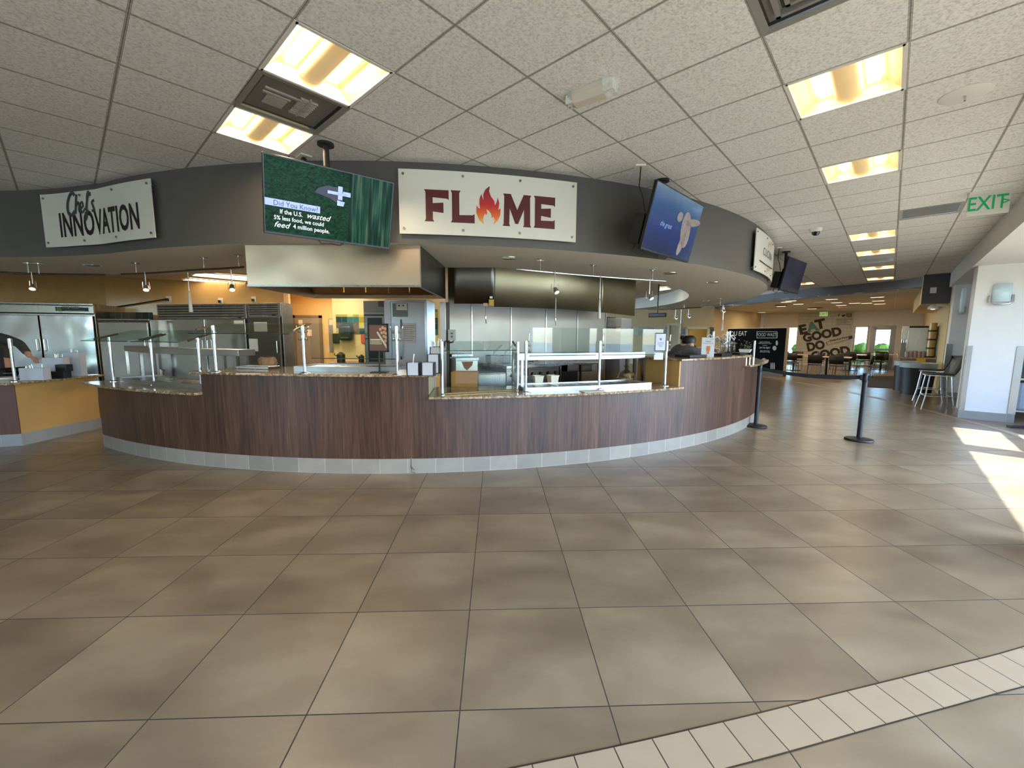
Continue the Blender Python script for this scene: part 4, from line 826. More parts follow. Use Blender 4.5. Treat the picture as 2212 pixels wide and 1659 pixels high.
# ---------------- sneeze guards ----------------
def post(t,base,ztop,name='post',r=.0165,collar=True,flange=.055):
    b=MB().cyl(base,(base.x,base.y,ztop),r,n=16); o=obj(name,b,CHROME,t,smooth=True)
    obj('base_flange',MB().lathe([(flange,0),(flange,.006),(flange*.6,.014),(r,.018)],base,24),CHROME,o,smooth=True)
    if collar: obj('clamp_collar',MB().cyl((base.x,base.y,ztop-.13),(base.x,base.y,ztop-.005),r*1.35,n=16),CHROME,o,smooth=True)
    return o
def pane(t,a,b,c,d,th=.008,mat=None,name='glass_pane'):
    a,b,c,d=[Vector(q) for q in (a,b,c,d)]; n=(b-a).cross(d-a).normalized()*th/2
    vs=[p-n for p in (a,b,c,d)]+[p+n for p in (a,b,c,d)]; m_=MB().add(vs,[(0,3,2,1),(4,5,6,7),(0,1,5,4),(1,2,6,5),(2,3,7,6),(3,0,4,7)]); o=obj(name,m_,mat or GLASS,t)
    m2=MB().tube([a,b],.0045,6); obj('polished_edge',m2,M('glass_edge',(40,62,54),.2),o); return o
def knob(t,c,r=.016): obj('clamp_knob',MB().lathe([(0,-r),(r*.8,-r*.6),(r,0),(r*.8,r*.6),(0,r)],c,12),CHROME,t,smooth=True)
def base(px,py,z): return atz(px,py,z)
# left-hand tilted guard on the low left counter
B=[base(245.6,824,ZL),base(334,831,ZL),base(436,838,ZL)]; tops=[731,728,731]
t=thing('sneeze_guard','tilted glass sneeze guard on three posts, low left part of the curved counter','sneeze guard',tuple(B[1]))
zt3=[zat(p[0],p[1],b) for p,b in zip([(236,731),(325,727),(428,728)],B)]; zt3=[sum(zt3)/3]*3
for b,z in zip(B,zt3): post(t,b,z)
rad=lambda p,d: p+(Vector((p.x-CC[0],p.y-CC[1],0)).normalized())*d
def tilted(t,b0,b1,z,front,back,dzf,dzb,mat=GLASS):
    f0=rad(b0,front);f1=rad(b1,front);k0=rad(b0,-back);k1=rad(b1,-back)
    pane(t,(f0.x,f0.y,z+dzf),(f1.x,f1.y,z+dzf),(k1.x,k1.y,z+dzb),(k0.x,k0.y,z+dzb),mat=mat)
    for b in (b0,b1): obj('tilt_arm',MB().cyl((*rad(b,front*.45).xy,z-.012+dzf*.45),(*rad(b,-back*.5).xy,z+dzb*.5-.005),.013,n=10),STEEL,t,smooth=True)
tg=lambda a,b,s: a+(b-a)*s
zg=zt3[0]
tilted(t,tg(B[0],B[1],-.14),tg(B[0],B[1],.96),zg,.22,.30,-.05,.09,DGLASS); tilted(t,tg(B[1],B[2],.04),tg(B[1],B[2],.98),zg,.22,.30,-.05,.09,DGLASS)
# raised counter guard
B=[base(468,804.5,ZH),base(659,807,ZH),base(859,810,ZH)]; tp=[(460.5,703),(652,703.5),(856.5,705)]
t=thing('sneeze_guard','chrome-posted glass guard on the raised counter below the left television','sneeze guard',tuple(B[1]))
Z=[zat(*p,b) for p,b in zip(tp,B)]; zg=sum(Z)/3
for b in B: post(t,b,zg)
tilted(t,tg(B[0],B[1],-.12),tg(B[0],B[1],.95),zg,.16,.26,-.085,.03)
pane(t,(*rad(tg(B[1],B[2],.05),-.05).xy,ZH+.16),(*rad(tg(B[1],B[2],.97),-.05).xy,ZH+.16),(*rad(tg(B[1],B[2],.97),-.05).xy,zg+.03),(*rad(tg(B[1],B[2],.05),-.05).xy,zg+.03),mat=FGLASS)
for b,s in ((B[1],1),(B[1],-1),(B[2],-1),(B[2],1)):
    q=b+(B[2]-B[1]).normalized()*.035*s; knob(t,(q.x,q.y,zg-.06)); knob(t,(q.x,q.y,zg-.14))
    obj('glass_arm',MB().tube([b+Vector((0,0,zg-.05-b.z)),Vector((q.x,q.y,zg-.045)),q+(q-b)*.8+Vector((0,0,zg-.02-b.z)),q+(q-b)*.9+Vector((0,0,zg+.0-b.z))],.006,8),CHROME,t)
# low middle guards
B=[base(956,853.5,ZL),base(1118,844,ZL)]; t=thing('sneeze_guard','low glass guard around the wooden box, between two chrome posts','sneeze guard',tuple(B[0]))
zg=zat(1121.8,738,B[1])
for b in B: post(t,b,zg,flange=.03)
pane(t,(*tg(B[0],B[1],.03).xy,ZL+.02),(*tg(B[0],B[1],.97).xy,ZL+.02),(*tg(B[0],B[1],.97).xy,zg-.12),(*tg(B[0],B[1],.03).xy,zg-.12),mat=FGLASS)
tilted(t,tg(B[0],B[1],.03),tg(B[0],B[1],.97),zg,.02,.3,-.1,.0)
obj('bottom_channel',MB().tube([B[0]+Vector((0,0,.012)),B[1]+Vector((0,0,.012))],.011,6),M('brass_channel',(196,170,112),.3,metal=.6),t)
kb=rad(B[1],-.32); post(t,Vector((base(1108,826,ZL).x,base(1108,826,ZL).y,ZL)),ZL+.46,flange=.03,collar=False)
obj('side_channel',MB().tube([B[1]+Vector((0,0,.01)),Vector((*base(1108,826,ZL).xy,ZL+.01))],.01,6),STEEL,t)
pane(t,B[1]+Vector((0,0,.02)),(*base(1108,826,ZL).xy,ZL+.02),(*base(1108,826,ZL).xy,zg-.1),(B[1].x,B[1].y,zg-.1))
B=[base(1135.7,848,ZL),base(1293.5,840,ZL),base(1435.7,833,ZL)]; t=thing('sneeze_guard','clear upright glass guard on three posts over the steam table','sneeze guard',tuple(B[1]))
zg=zat(1137,736,B[0])
for b in B: post(t,b,zg,flange=.06)
zlo=zg-.175; 
for i in (0,1):
    s0,s1=(.05,.965); a=tg(B[i],B[i+1],s0);b=tg(B[i],B[i+1],s1); o=-.03
    pane(t,(*rad(a,o).xy,zlo),(*rad(b,o).xy,zlo),(*rad(b,o).xy,zg+.15),(*rad(a,o).xy,zg+.15),mat=GLASS)
for b in B:
    for dz in (.07,-.05,-.12): 
        q=b+Vector((.04,0,0)); knob(t,(q.x,q.y,zg+dz))
    obj('glass_arm',MB().tube([(b.x,b.y,zg-.03),(b.x+.03,b.y-.02,zg+.0),(b.x+.035,b.y-.02,zg+.08)],.007,8),CHROME,t)
# left edge guard
b=base(33,824,.862); t=thing('sneeze_guard','single chrome guard post on the tan counter at the far left','sneeze guard',tuple(b)); post(t,b,zat(22.5,731,b))
obj('shelf_rail',MB().cyl(atz(-60,808,.89),atz(29,806,.89),.012),STEEL,t)
# ---------------- heated shelves and wells ----------------
def arcbox(a0,a1,r0,r1,z0,z1,n=24): return MB().arc(a0,a1,r0,r1,z0,z1,CC,n)
# left overshelf
RS=7.05
def overshelf(px0,px1,py,pyb,zc,lab,mat,legs,r0=6.85,r1=7.1):
    a0=phi(px0,py,r1,CC);a1=phi(px1,py,r1,CC); zt_=atcyl((px0+px1)/2,py,r1,CC).z; zb=atcyl((px0+px1)/2,pyb,r1,CC).z
    c=circ(r1,(a0+a1)/2,zc); t=thing('heated_shelf',lab,'overshelf',tuple(c))
    obj('shelf_top',MB().arc(a0,a1,r0,r1,zb,zt_,CC,24),mat,t,bevel=.003)
    for px in legs:
        a=phi(px,800,r1-.02,CC); obj('shelf_leg',MB().arc(a-.0022,a+.0022,r1-.05,r1-.015,zc,zb,CC,1),STEEL,t)
        obj('shelf_leg',MB().arc(a-.0022,a+.0022,r0+.02,r0+.05,zc,zb,CC,1),STEELD,t)
    return t
LITE=steel('bright_steel',(172,170,164),.36)
overshelf(268,514,753,766,ZL,'long steel overshelf on legs above the left serving well',LITE,[275,305,484,510])
overshelf(1120,1394,762,777,ZL,'bright steel heated overshelf behind the upright glass guard',LITE,[1128,1375,1392])
def well(px0,px1,py0,z,lab,r0=6.98,r1=7.42,npan=3,zt_=.05):
    a0=phi(px0,py0,r1,CC);a1=phi(px1,py0,r1,CC); c=circ(r1,(a0+a1)/2,z); t=thing('steam_table',lab,'steam table',tuple(c))
    obj('steel_curb',MB().arc(a0,a1,r1-.02,r1,z,z+zt_,CC,24).arc(a0,a1,r0,r0+.02,z,z+zt_,CC,24).arc(a0,a0+.02/r1,r0,r1,z,z+zt_,CC,1).arc(a1-.02/r1,a1,r0,r1,z,z+zt_,CC,1),LITE,t)
    for k in range(npan):
        u0=a0+(a1-a0)*(k+.03)/npan; u1=a0+(a1-a0)*(k+.97)/npan; obj('pan_cover',MB().arc(u0,u1,r0+.025,r1-.025,z+.012,z+zt_-.012,CC,6),STEEL,t)
    return t
well(252,434,824,ZL,'steel serving well set in the low left counter',npan=2,r1=7.45,r0=7.0)
well(1131,1407,838,ZL,'long steam table with steel covers behind the upright glass',npan=4,r1=7.5,r0=7.05)
well(635,865,804,ZH,'steel cold well with ribbed front on the raised counter',npan=3,r1=7.45,r0=7.0,zt_=.055)
# trays and lids on the counter
def tray(cx,cy,z,w_,d_,rz,lab,mat,h_=.02):
    c=atz(cx,cy,z); m_=MB(); m_.m=X((c.x,c.y,z),rz); a=w_/2;b=d_/2; e=.02
    m_.add([(-a+e,-b+e,.002),(a-e,-b+e,.002),(a-e,b-e,.002),(-a+e,b-e,.002),(-a,-b,h_),(a,-b,h_),(a,b,h_),(-a,b,h_),(-a+e,-b+e,.006),(a-e,-b+e,.006),(a-e,b-e,.006),(-a+e,b-e,.006)],[(0,3,2,1),(0,1,5,4),(1,2,6,5),(2,3,7,6),(3,0,4,7),(8,9,10,11),(4,5,9,8),(5,6,10,9),(6,7,11,10),(7,4,8,11)])
    return obj('serving_tray',m_,mat,label=lab,cat='tray')
DT=M('dark_tray',(34,30,28),.4)
tray(1185,841,ZL,.62,.12,R_(9),'flat dark tray with rolled foil before the steam table',DT,.012)
tray(1345,834,ZL,.36,.14,R_(16),'black tray beside the metal spoon near the right glass post',DT,.012)
t=obj('paper_sheet',(lambda m_:(setattr(m_,'m',X(atz(1280,846,ZL)+Vector((0,0,.003)),R_(20))),m_.box(-.14,.14,-.07,.07,0,.006))[1])(MB()),PAPER,label='crumpled white paper lying at the foot of the middle glass post',cat='paper')
c0=atz(1383,832,ZL); c1=atz(1430,831,ZL); t=thing('serving_spoon','long metal serving spoon lying right of the black tray','spoon',tuple(c0))
obj('bowl',MB().lathe([(.0,.004),(.03,.008),(.045,.02),(.047,.022),(.0,.018)],c0,16),STEEL,t,smooth=True); obj('handle',MB().tube([c0+Vector((.03,0,.02)),(c0+c1)/2+Vector((0,0,.03)),c1+Vector((0,0,.022))],.006,6),STEEL,t,smooth=True)
# small metal pot on left low counter
c=atz(348,812,ZL); t=thing('metal_pan','small round steel insert pan beside the left serving well','pan',tuple(c)); obj('body',MB().lathe([(.05,.0),(.055,.09),(.07,.095),(.07,.098),(.05,.094),(.048,.01),(.0,.008)],c,24),STEEL,t,smooth=True)
# wooden caddy
c=atz(1003,836,ZL); rz=R_(-2); t=thing('wooden_box','honey-coloured open wooden box with two compartments on the low counter','box',tuple(c),rz)
HW=M('honey_wood',(176,118,50),.4,var=.12,vs=5,stretch=(1,6,8)); w_=.33;d_=.2;h_=.19; Mx=X(c+Vector((0,.1,0)),rz)
for q in [(-w_/2,w_/2,-d_/2,-d_/2+.014),(-w_/2,w_/2,d_/2-.014,d_/2),(-w_/2,-w_/2+.014,-d_/2+.014,d_/2-.014),(w_/2-.014,w_/2,-d_/2+.014,d_/2-.014)]:
    b=MB(); b.m=Mx; b.box(*q,0,h_); obj('side_board',b,HW,t,bevel=.002)
b=MB(); b.m=Mx; b.box(-w_/2+.014,w_/2-.014,-.006,.006,.01,h_-.015); obj('divider',b,HW,t)
b=MB(); b.m=Mx; b.box(-w_/2+.014,w_/2-.014,-d_/2+.014,d_/2-.014,0,.01); obj('bottom_board',b,HW,t)
# white takeaway tubs
CARD=M('white_card',(228,214,182),.6,var=.03)
def tub(c,rz,lab,s=1):
    t=thing('takeout_tub',lab,'food container',tuple(c),rz,'white paper tubs behind the steam table'); b=MB(); b.m=X(c,rz)
    a,a2,h_=.045*s,.06*s,.135*s; b.add([(-a,-a,0),(a,-a,0),(a,a,0),(-a,a,0),(-a2,-a2,h_),(a2,-a2,h_),(a2,a2,h_),(-a2,a2,h_),(-a2+.004,-a2+.004,h_),(a2-.004,-a2+.004,h_),(a2-.004,a2-.004,h_),(-a2+.004,a2-.004,h_),(-a,-a,.01),(a,-a,.01),(a,a,.01),(-a,a,.01)],[(0,3,2,1),(0,1,5,4),(1,2,6,5),(2,3,7,6),(3,0,4,7),(4,5,9,8),(5,6,10,9),(6,7,11,10),(7,4,8,11),(8,9,13,12),(9,10,14,13),(10,11,15,14),(11,8,12,15),(12,13,14,15)]); obj('cup',b,CARD,t)
    r_=MB(); r_.m=X(c,rz); 
    for q in [(-a2-.004,a2+.004,-a2-.004,-a2+.001),(-a2-.004,a2+.004,a2-.001,a2+.004),(-a2-.004,-a2+.001,-a2,a2),(a2-.001,a2+.004,-a2,a2)]: r_.box(*q,h_-.006,h_+.002)
    obj('rim',r_,CARD,t); return t
t1=tub(circ(6.98,phi(1162,825,6.98,CC),ZL),R_(14),'white paper tub, left of the pair behind the steam table',1.0)
dup(t1,circ(6.98,phi(1194,825,6.98,CC),ZL),R_(24),'white paper tub, right of the pair behind the steam table')
dup(t1,circ(6.98,phi(1128,825,6.98,CC),ZL),R_(8),'white paper tub half hidden behind the paired chrome posts')
# plates
PL=M('plate_white',(222,218,205),.25,var=.02)
c=circ(7.0,phi(1399,828,7.0,CC),ZL); ref=None
for i in range(14):
    m_=MB().lathe([(.05,0),(.07,.004),(.115,.012),(.117,.014),(.07,.008),(0,.006)],(c.x,c.y,ZL+i*.0125),28)
    if ref is None: ref=obj('dinner_plate',m_,PL,smooth=True,label='pale dinner plate in the tall stack at the right end of the steam table',cat='plate',group='stack of pale plates beside the steam table')
    else: o=ref.copy(); COL.objects.link(o); o.location.z=ref.location.z+i*.0125
# bread bag
c=circ(6.95,phi(1352,822,6.95,CC),ZL)
t=thing('bread_bag','knotted clear bag of tan rolls beside the plates','bread bag',tuple(c)); BREAD=M('bread',(206,168,112),.7,var=.15,vs=20)
for i,(dx,dz) in enumerate([(-.05,.0),(.06,.0),(.0,.06),(.07,.07)]): obj('bread_roll',MB().lathe([(0,0),(.05,.01),(.062,.03),(.05,.055),(0,.066)],(c.x+dx,c.y,c.z+dz),16),BREAD,t,smooth=True)
obj('plastic_bag',MB().lathe([(.11,0),(.13,.05),(.10,.12),(.03,.17),(.012,.19),(.04,.23),(.03,.235),(.0,.2)],(c.x,c.y,c.z),14),glass('bag_film',(225,222,210),.18,.8,.2),t,smooth=True)
# framed poster and signs on the guards
MRN=M('poster_brown',(112,78,68),.5,var=.05)
def px_board(px0,py0,px1,py1,Y): 
    a=aty(px0,py0,Y);b=aty(px1,py1,Y); return a,b
c=circ(7.5,phi(820,790,7.5,CC),ZH); Yp=c.y-.02
a,b=px_board(794,699,840,760.5,Yp); t=thing('framed_poster','black-framed brown egg poster standing on the raised counter','poster',(a.x/2+b.x/2,Yp,ZH))
fr=MB()
for q in [(a.x,b.x,b.z,b.z+.014),(a.x,b.x,a.z-.014,a.z),(a.x,a.x+.014,b.z,a.z),(b.x-.014,b.x,b.z,a.z)]: fr.box(q[0],q[1],Yp-.008,Yp+.012,q[2],q[3])
obj('frame',fr,BLACK,t); obj('poster_sheet',MB().box(a.x+.012,b.x-.012,Yp-.003,Yp+.006,b.z+.012,a.z-.012),MRN,t)
w_=b.x-a.x;h_=a.z-b.z; pt=lambda x,z,d=.0045:(a.x+w_*x,Yp-d,b.z+h_*z)
eg=MB()
for (x,z) in [(.62,.80),(.74,.86),(.86,.82),(.68,.68),(.80,.70),(.90,.66),(.78,.56),(.88,.52),(.86,.40)]:
    n=14; eg.add([pt(x+.065*math.cos(2*PI*k/n),z+.055*math.sin(2*PI*k/n),.0055) for k in range(n)],[tuple(range(n))])
obj('printed_eggs',eg,M('egg_tan',(206,152,118),.5,var=.15,vs=40),t)
pr_=MB(); pr_.add([pt(.10,.94),(pt(.92,.94)),pt(.92,.90),pt(.10,.90)],[(0,1,2,3)]); pr_=MB(); pr_.add([pt(.42,.70),pt(.50,.72),pt(.9,.24),pt(.9,.12)],[(0,3,2,1)]); obj('printed_whisk',pr_,M('print_cream',(214,196,176),.5),t)
bx=MB()
for q in [(.10,.66,.44,.46),(.10,.66,.28,.30),(.10,.12,.28,.46),(.64,.66,.28,.46)]: bx.add([pt(q[0],q[2]),pt(q[1],q[2]),pt(q[1],q[3]),pt(q[0],q[3])],[(0,1,2,3)])
for k in range(3): bx.add([pt(.15,.415-k*.045),pt(.6,.415-k*.045),pt(.6,.435-k*.045),pt(.15,.435-k*.045)],[(0,1,2,3)])
obj('printed_text',bx,M('print_cream',(214,196,176),.5),t); obj('stand',MB().cyl((a.x/2+b.x/2,Yp+.01,ZH),(a.x/2+b.x/2,Yp+.01,b.z),.01).box(a.x+.02,b.x-.02,Yp-.04,Yp+.05,ZH,ZH+.008),BLACK,t)
# hand-washing notice on the right post
b0=B[2]; Yp=b0.y-.03; a,b=px_board(1415,719,1438,759,Yp); t=thing('framed_notice','black-framed pale blue notice clipped to the right glass post','notice',(a.x/2+b.x/2,Yp,b.z))
obj('frame',MB().box(a.x,b.x,Yp-.006,Yp+.006,b.z,a.z),BLACK,t,bevel=.003); obj('notice_sheet',MB().box(a.x+.012,b.x-.012,Yp-.008,Yp-.005,b.z+.012,a.z-.012),M('notice_lilac',(206,208,226),.5),t)
w_=b.x-a.x;h_=a.z-b.z; pt=lambda x,z,d=.009:(a.x+w_*x,Yp-d,b.z+h_*z); tx=MB()
for k,(x0,x1) in enumerate([(.25,.75),(.2,.8),(.3,.7),(.35,.65)]): tx.add([pt(x0,.46-k*.07),pt(x1,.46-k*.07),pt(x1,.485-k*.07),pt(x0,.485-k*.07)],[(0,1,2,3)])
n=14; tx.add([pt(.5+.10*math.cos(2*PI*k/n),.66+.07*math.sin(2*PI*k/n)) for k in range(n)],[tuple(range(n))]); obj('printed_text',tx,M('print_slate',(110,112,132),.5),t)
a,b=px_board(1413,762,1432,777,Yp); obj('paper_note',MB().box(a.x,b.x,Yp-.002,Yp+.001,b.z,a.z),PAPER,label='white note taped below the framed notice on the right post',cat='paper')
# utensil bins
BINW=M('bin_plastic',(188,188,192),.4,var=.03)
def ubin(c,s,h_,lab,tools,rz=0):
    t=thing('utensil_bin',lab,'utensil bin',tuple(c),rz,'pale utensil bins in black stands'); b=MB(); b.m=X(c,rz); a=s/2
    for q in [(-a,a,-a,-a+.004),(-a,a,a-.004,a),(-a,-a+.004,-a,a),(a-.004,a,-a,a),(-a,a,-a,a)]: b.box(*q,0,h_ if q!=(-a,a,-a,a) else .006)
    obj('bin',b,BINW,t); f=MB(); f.m=X(c,rz)
    for x in (-a-.006,a): f.box(x,x+.006,-a-.004,a+.004,0,h_*1.02)
    f.box(-a-.006,a+.006,-a-.004,a+.004,0,.006); f.box(-a-.006,a+.006,a,a+.005,0,h_*1.04); obj('black_stand',f,BLACK,t)
    u=MB(); rnd=random.Random(int(c.x*100)); 
    for k in range(tools):
        p=Vector((rnd.uniform(-.6,.6)*a,rnd.uniform(-.6,.6)*a,.02)); q=p+Vector((rnd.uniform(-.04,.04),rnd.uniform(-.02,.04),h_+rnd.uniform(.03,.08))); 
        ub=MB(); ub.m=X(c,rz); ub.tube([p,p+(q-p)*.8,q],[.003,.004,.008],6); obj('utensil',ub,STEEL if k%2 else WPLAST,t)
    return t
ubin(atz(892,812,ZH)+Vector((0,.06,0)),.115,.13,'left pale utensil bin with a white spoon on the raised counter',1)
ubin(atz(924,812,ZH)+Vector((0,.055,0)),.115,.13,'right front utensil bin at the end of the raised counter',0)
ubin(atz(931,809,ZH)+Vector((0,.19,0)),.115,.20,'middle utensil bin, a step taller than the front one',0)
ubin(atz(931,806,ZH)+Vector((.0,.33,0)),.115,.27,'tallest utensil bin at the back with forks sticking out',9)
# brown paper bag and small tray on the raised counter
c=circ(6.95,phi(580,800,6.95,CC),ZH); t=thing('paper_bag','crumpled brown paper bag on the raised counter','paper bag',tuple(c)); vs=[]
rnd=random.Random(4); m_=MB(); prof=[(.075,0),(.08,.04),(.085,.09),(.07,.125)]
for r_,z in prof:
    for k in range(14): rr=r_*(1+rnd.uniform(-.12,.12)); vs.append((c.x+rr*1.3*math.cos(2*PI*k/14),c.y+rr*math.sin(2*PI*k/14),c.z+z+(rnd.uniform(-.015,.015) if z>.1 else 0)))
m_.add(vs,[(i*14+k,i*14+(k+1)%14,(i+1)*14+(k+1)%14,(i+1)*14+k) for i in range(3) for k in range(14)]+[tuple(range(13,-1,-1))]); obj('bag',m_,M('kraft_paper',(164,120,80),.8,var=.2,vs=14,bump=.5,bs=20),t); 
c=circ(7.2,phi(560,797,7.2,CC),ZH); m_=MB(); m_.m=X(c,R_(-8)); m_.box(-.22,.2,-.1,.1,0,.03); t=thing('display_tray','shallow glass-fronted display tray lying on the raised counter','tray',tuple(c)); obj('tray_body',m_,STEEL,t,bevel=.004); m_=MB(); m_.m=X(c+Vector((0,0,.031)),R_(-8)); m_.box(-.2,.18,-.08,.08,0,.002); obj('tray_liner',m_,PAPER,t)
m_=MB(); cc=atz(533,808,ZH); m_.m=X(cc,R_(-3)); m_.box(-.10,.12,-.03,.05,0,.003); obj('printed_card',m_,PAPER,label='white printed card lying flat on the raised counter edge',cat='card')
m_=MB(); cc=atz(893,811,ZH)+Vector((-.13,.03,0)); m_.m=X(cc,R_(20)); m_.add([(-.05,-.02,0),(.05,-.02,0),(.05,.02,.055),(-.03,.02,.055)],[(0,1,2,3)]); obj('folded_napkin',m_,PAPER,label='small white folded paper left of the utensil bins',cat='paper')
# stock on the left counter
def cbin(px,py,w_,h_,z,lab,mat=BINW,d_=.12,dy=.06):
    c=atz(px,py,z)+Vector((0,dy,0)); m_=MB(); m_.m=X(c,R_(12)); a=w_/2;b=d_/2
    for q in [(-a,a,-b,-b+.004),(-a,a,b-.004,b),(-a,-a+.004,-b,b),(a-.004,a,-b,b),]: m_.box(*q,0,h_)
    m_.box(-a,a,-b,b,0,.006); t=thing('utensil_bin',lab,'utensil bin',tuple(c),R_(12)); obj('bin',m_,mat,t,bevel=.002)
    rnd=random.Random(int(px)); 
    for k in range(5): m2=MB(); m2.m=X(c,R_(12)); p=Vector((rnd.uniform(-.7,.7)*a,rnd.uniform(-.5,.5)*b,.01)); m2.tube([p,p+Vector((rnd.uniform(-.03,.03),0,h_+rnd.uniform(.01,.045)))],[.004,.007],6); obj('utensil',m2,STEEL,t)
cbin(67,822,.27,.17,.862,'broad pale utensil bin in front on the tan counter'); 
cbin(92,818,.25,.29,.862,'taller pale utensil bin behind the broad one on the tan counter',dy=.2)
cbin(112,817,.22,.36,.862,'tallest pale utensil bin at the back on the tan counter',dy=.33)
c=atz(120,818,.862); m_=MB(); m_.m=X(c+Vector((.0,.05,0)),R_(12)); m_.box(-.14,.11,-.06,.06,0,.10); m_.box(.0,.13,-.05,.07,.10,.2); obj('black_rack',m_,BLACK,label='black stepped rack beside the pale bins at far left',cat='rack',bevel=.004)
c=atz(5,822,.862); obj('plate_stack',MB().lathe([(.12,0),(.14,.02),(.14,.035),(0,.035)],c+Vector((-.1,.1,0)),24),PL,label='white plates stacked at the left edge of the tan counter',cat='plate',smooth=True)
# ================= kitchen behind the counter =================
def xb(name,t,Mx,x0,x1,y0,y1,z0,z1,mat,bevel=0,**k):
    b=MB(); b.m=Mx; b.box(x0,x1,y0,y1,z0,z1); return obj(name,b,mat,t,bevel=bevel,**k)
# large hood
A=atz(529,529,SZ);B_=atz(907,529,SZ); e=(B_-A).normalized(); hz=2.0; w_=(B_-A).length; d_=1.36; an=math.atan2(e.y,e.x); Mx=X((A.x,A.y,0),an)
t=thing('exhaust_hood','large box-shaped stainless exhaust hood below the left television','exhaust hood',(A.x+w_/2,A.y,hz),an)
top=SZ+.3
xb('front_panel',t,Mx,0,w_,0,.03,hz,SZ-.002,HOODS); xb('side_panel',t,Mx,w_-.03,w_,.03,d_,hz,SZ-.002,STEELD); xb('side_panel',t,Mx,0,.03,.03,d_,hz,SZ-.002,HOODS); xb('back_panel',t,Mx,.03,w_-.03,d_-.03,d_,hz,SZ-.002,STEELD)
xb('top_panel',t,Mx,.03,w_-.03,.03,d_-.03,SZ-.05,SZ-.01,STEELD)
b=MB(); b.m=Mx; b.add([(.05,.75,hz+.34),(w_-.05,.75,hz+.34),(w_-.05,d_-.05,hz+.05),(.05,d_-.05,hz+.05)],[(0,1,2,3)]); obj('filter_bank',b,M('filter_brass',(120,96,62),.35,metal=.8,var=.2,vs=30,stretch=(1,.1,1)),t)
xb('lower_rim',t,Mx,-.004,w_+.004,-.004,.0,hz,hz+.02,STEEL); xb('corner_strip',t,Mx,w_-.006,w_+.006,-.006,.006,hz,SZ-.002,STEEL)
for i,px in enumerate([743,790,840,885]):
    q=aty(px,625,A.y+.35); b=MB().tube([(q.x,q.y,hz+.3),(q.x,q.y,hz-.0),(q.x,q.y,hz-.02)],[.009,.009,.014],8); obj('fire_nozzle',b,CHROME,t,smooth=True)
for i,x in enumerate((.45,1.35)):
    xb('hood_lamp',t,Mx,x-.2,x+.2,.45,.6,SZ-.07,SZ-.05,M('hood_lamp_glow',(255,220,160),.4,emit=14,ecol=(255,205,130)))
# long curved hood over the cook line
hp=[Vector((-.80,5.69,0)),Vector((-.25,5.66,0)),Vector((.04,5.76,0)),Vector((.42,5.92,0)),Vector((.80,6.15,0)),Vector((1.15,6.45,0)),Vector((1.46,6.80,0)),Vector((1.9,7.36,0)),Vector((2.35,7.95,0))]
z0_=1.90; bk=Vector((-SWd.y,SWd.x,0))
t=thing('exhaust_hood','long curved stainless hood over the cook line, behind the track lights','exhaust hood',(.4,5.9,z0_))
def foldp(nm,ps,z0,z1,mat): 
    o=obj(nm,strip(MB(),crom([(p.x,p.y) for p in ps],8),z0,z1),mat,t,smooth=60); m=o.modifiers.new('thick','SOLIDIFY'); m.thickness=.02; m.offset=-1; return o
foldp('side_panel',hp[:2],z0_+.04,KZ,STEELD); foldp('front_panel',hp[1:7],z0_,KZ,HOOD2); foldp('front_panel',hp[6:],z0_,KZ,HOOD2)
b=MB(); 
bp_=[Vector((-.80,6.5,0)),Vector((-.25,6.75,0)),Vector((.05,6.95,0)),Vector((.4,7.2,0)),Vector((.75,7.4,0)),Vector((1.1,7.6,0)),Vector((1.4,7.85,0)),Vector((1.7,8.1,0)),Vector((1.95,8.3,0))]
for i in range(8): b.quad((*hp[i].xy,z0_+.12),(*bp_[i].xy,z0_+.12),(*bp_[i+1].xy,z0_+.12),(*hp[i+1].xy,z0_+.12))
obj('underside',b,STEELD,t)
for px,py0,py1 in [(1049,655,699),(1200,672,703)]:
    q=aty(px,py0,5.95); z1_=aty(px,py1,5.95).z; o=obj('fire_nozzle',MB().tube([(q.x,q.y,z0_+.15),(q.x,q.y,z1_+.06),(q.x+.01,q.y,z1_)],[.007,.007,.009],8),STEELD,t); obj('nozzle_cap',MB().cyl((q.x,q.y,z1_+.07),(q.x,q.y,z1_+.10),.012),CHROME,o)
q0_=aty(1056,661,5.62); q1_=aty(1067,647,5.62); obj('warning_tag',MB().box(q0_.x,q1_.x,5.60,5.65,q0_.z,q1_.z),M('tag_yellow',(190,160,50),.5),t,bevel=.003); q=aty(1061,643,5.62); obj('tag_label',MB().box(q.x-.018,q.x+.018,5.6,5.65,q.z-.012,q.z+.015),WPLAST,t)
q=aty(1049,658,5.62); obj('price_tag',MB().box(q.x-.03,q.x+.03,5.61,5.64,q.z-.02,q.z+.02),M('tag_pink',(190,150,130),.6),t)
# steel corner post and outlet box with cable
Yp=5.95; a=aty(950.5,700,Yp);b=aty(963,700,Yp)
t=thing('steel_post','shiny square stainless post left of the cook-line wall','post',((a.x+b.x)/2,Yp,0)); obj('post_body',MB().box(a.x,b.x,Yp,Yp+.1,0,1.98),M('pale_post',(214,214,210),.3,metal=.5),t,bevel=.004); obj('edge_trim',MB().box(b.x,b.x+.04,Yp+.02,Yp+.1,0,1.98),M('post_shade',(96,88,78),.5,metal=.3),t)  # darker brown upright strip along the right side of the post
a=aty(966.5,712,Yp-.02);b=aty(984,735.5,Yp-.02); t=thing('outlet_box','grey electrical outlet box on a bent arm beside the steel post','outlet',((a.x+b.x)/2,Yp,b.z)); obj('box',MB().box(a.x+.015,b.x,Yp-.07,Yp,b.z,a.z),M('outlet_grey',(178,176,170),.4),t,bevel=.005)
fc=MB(); 
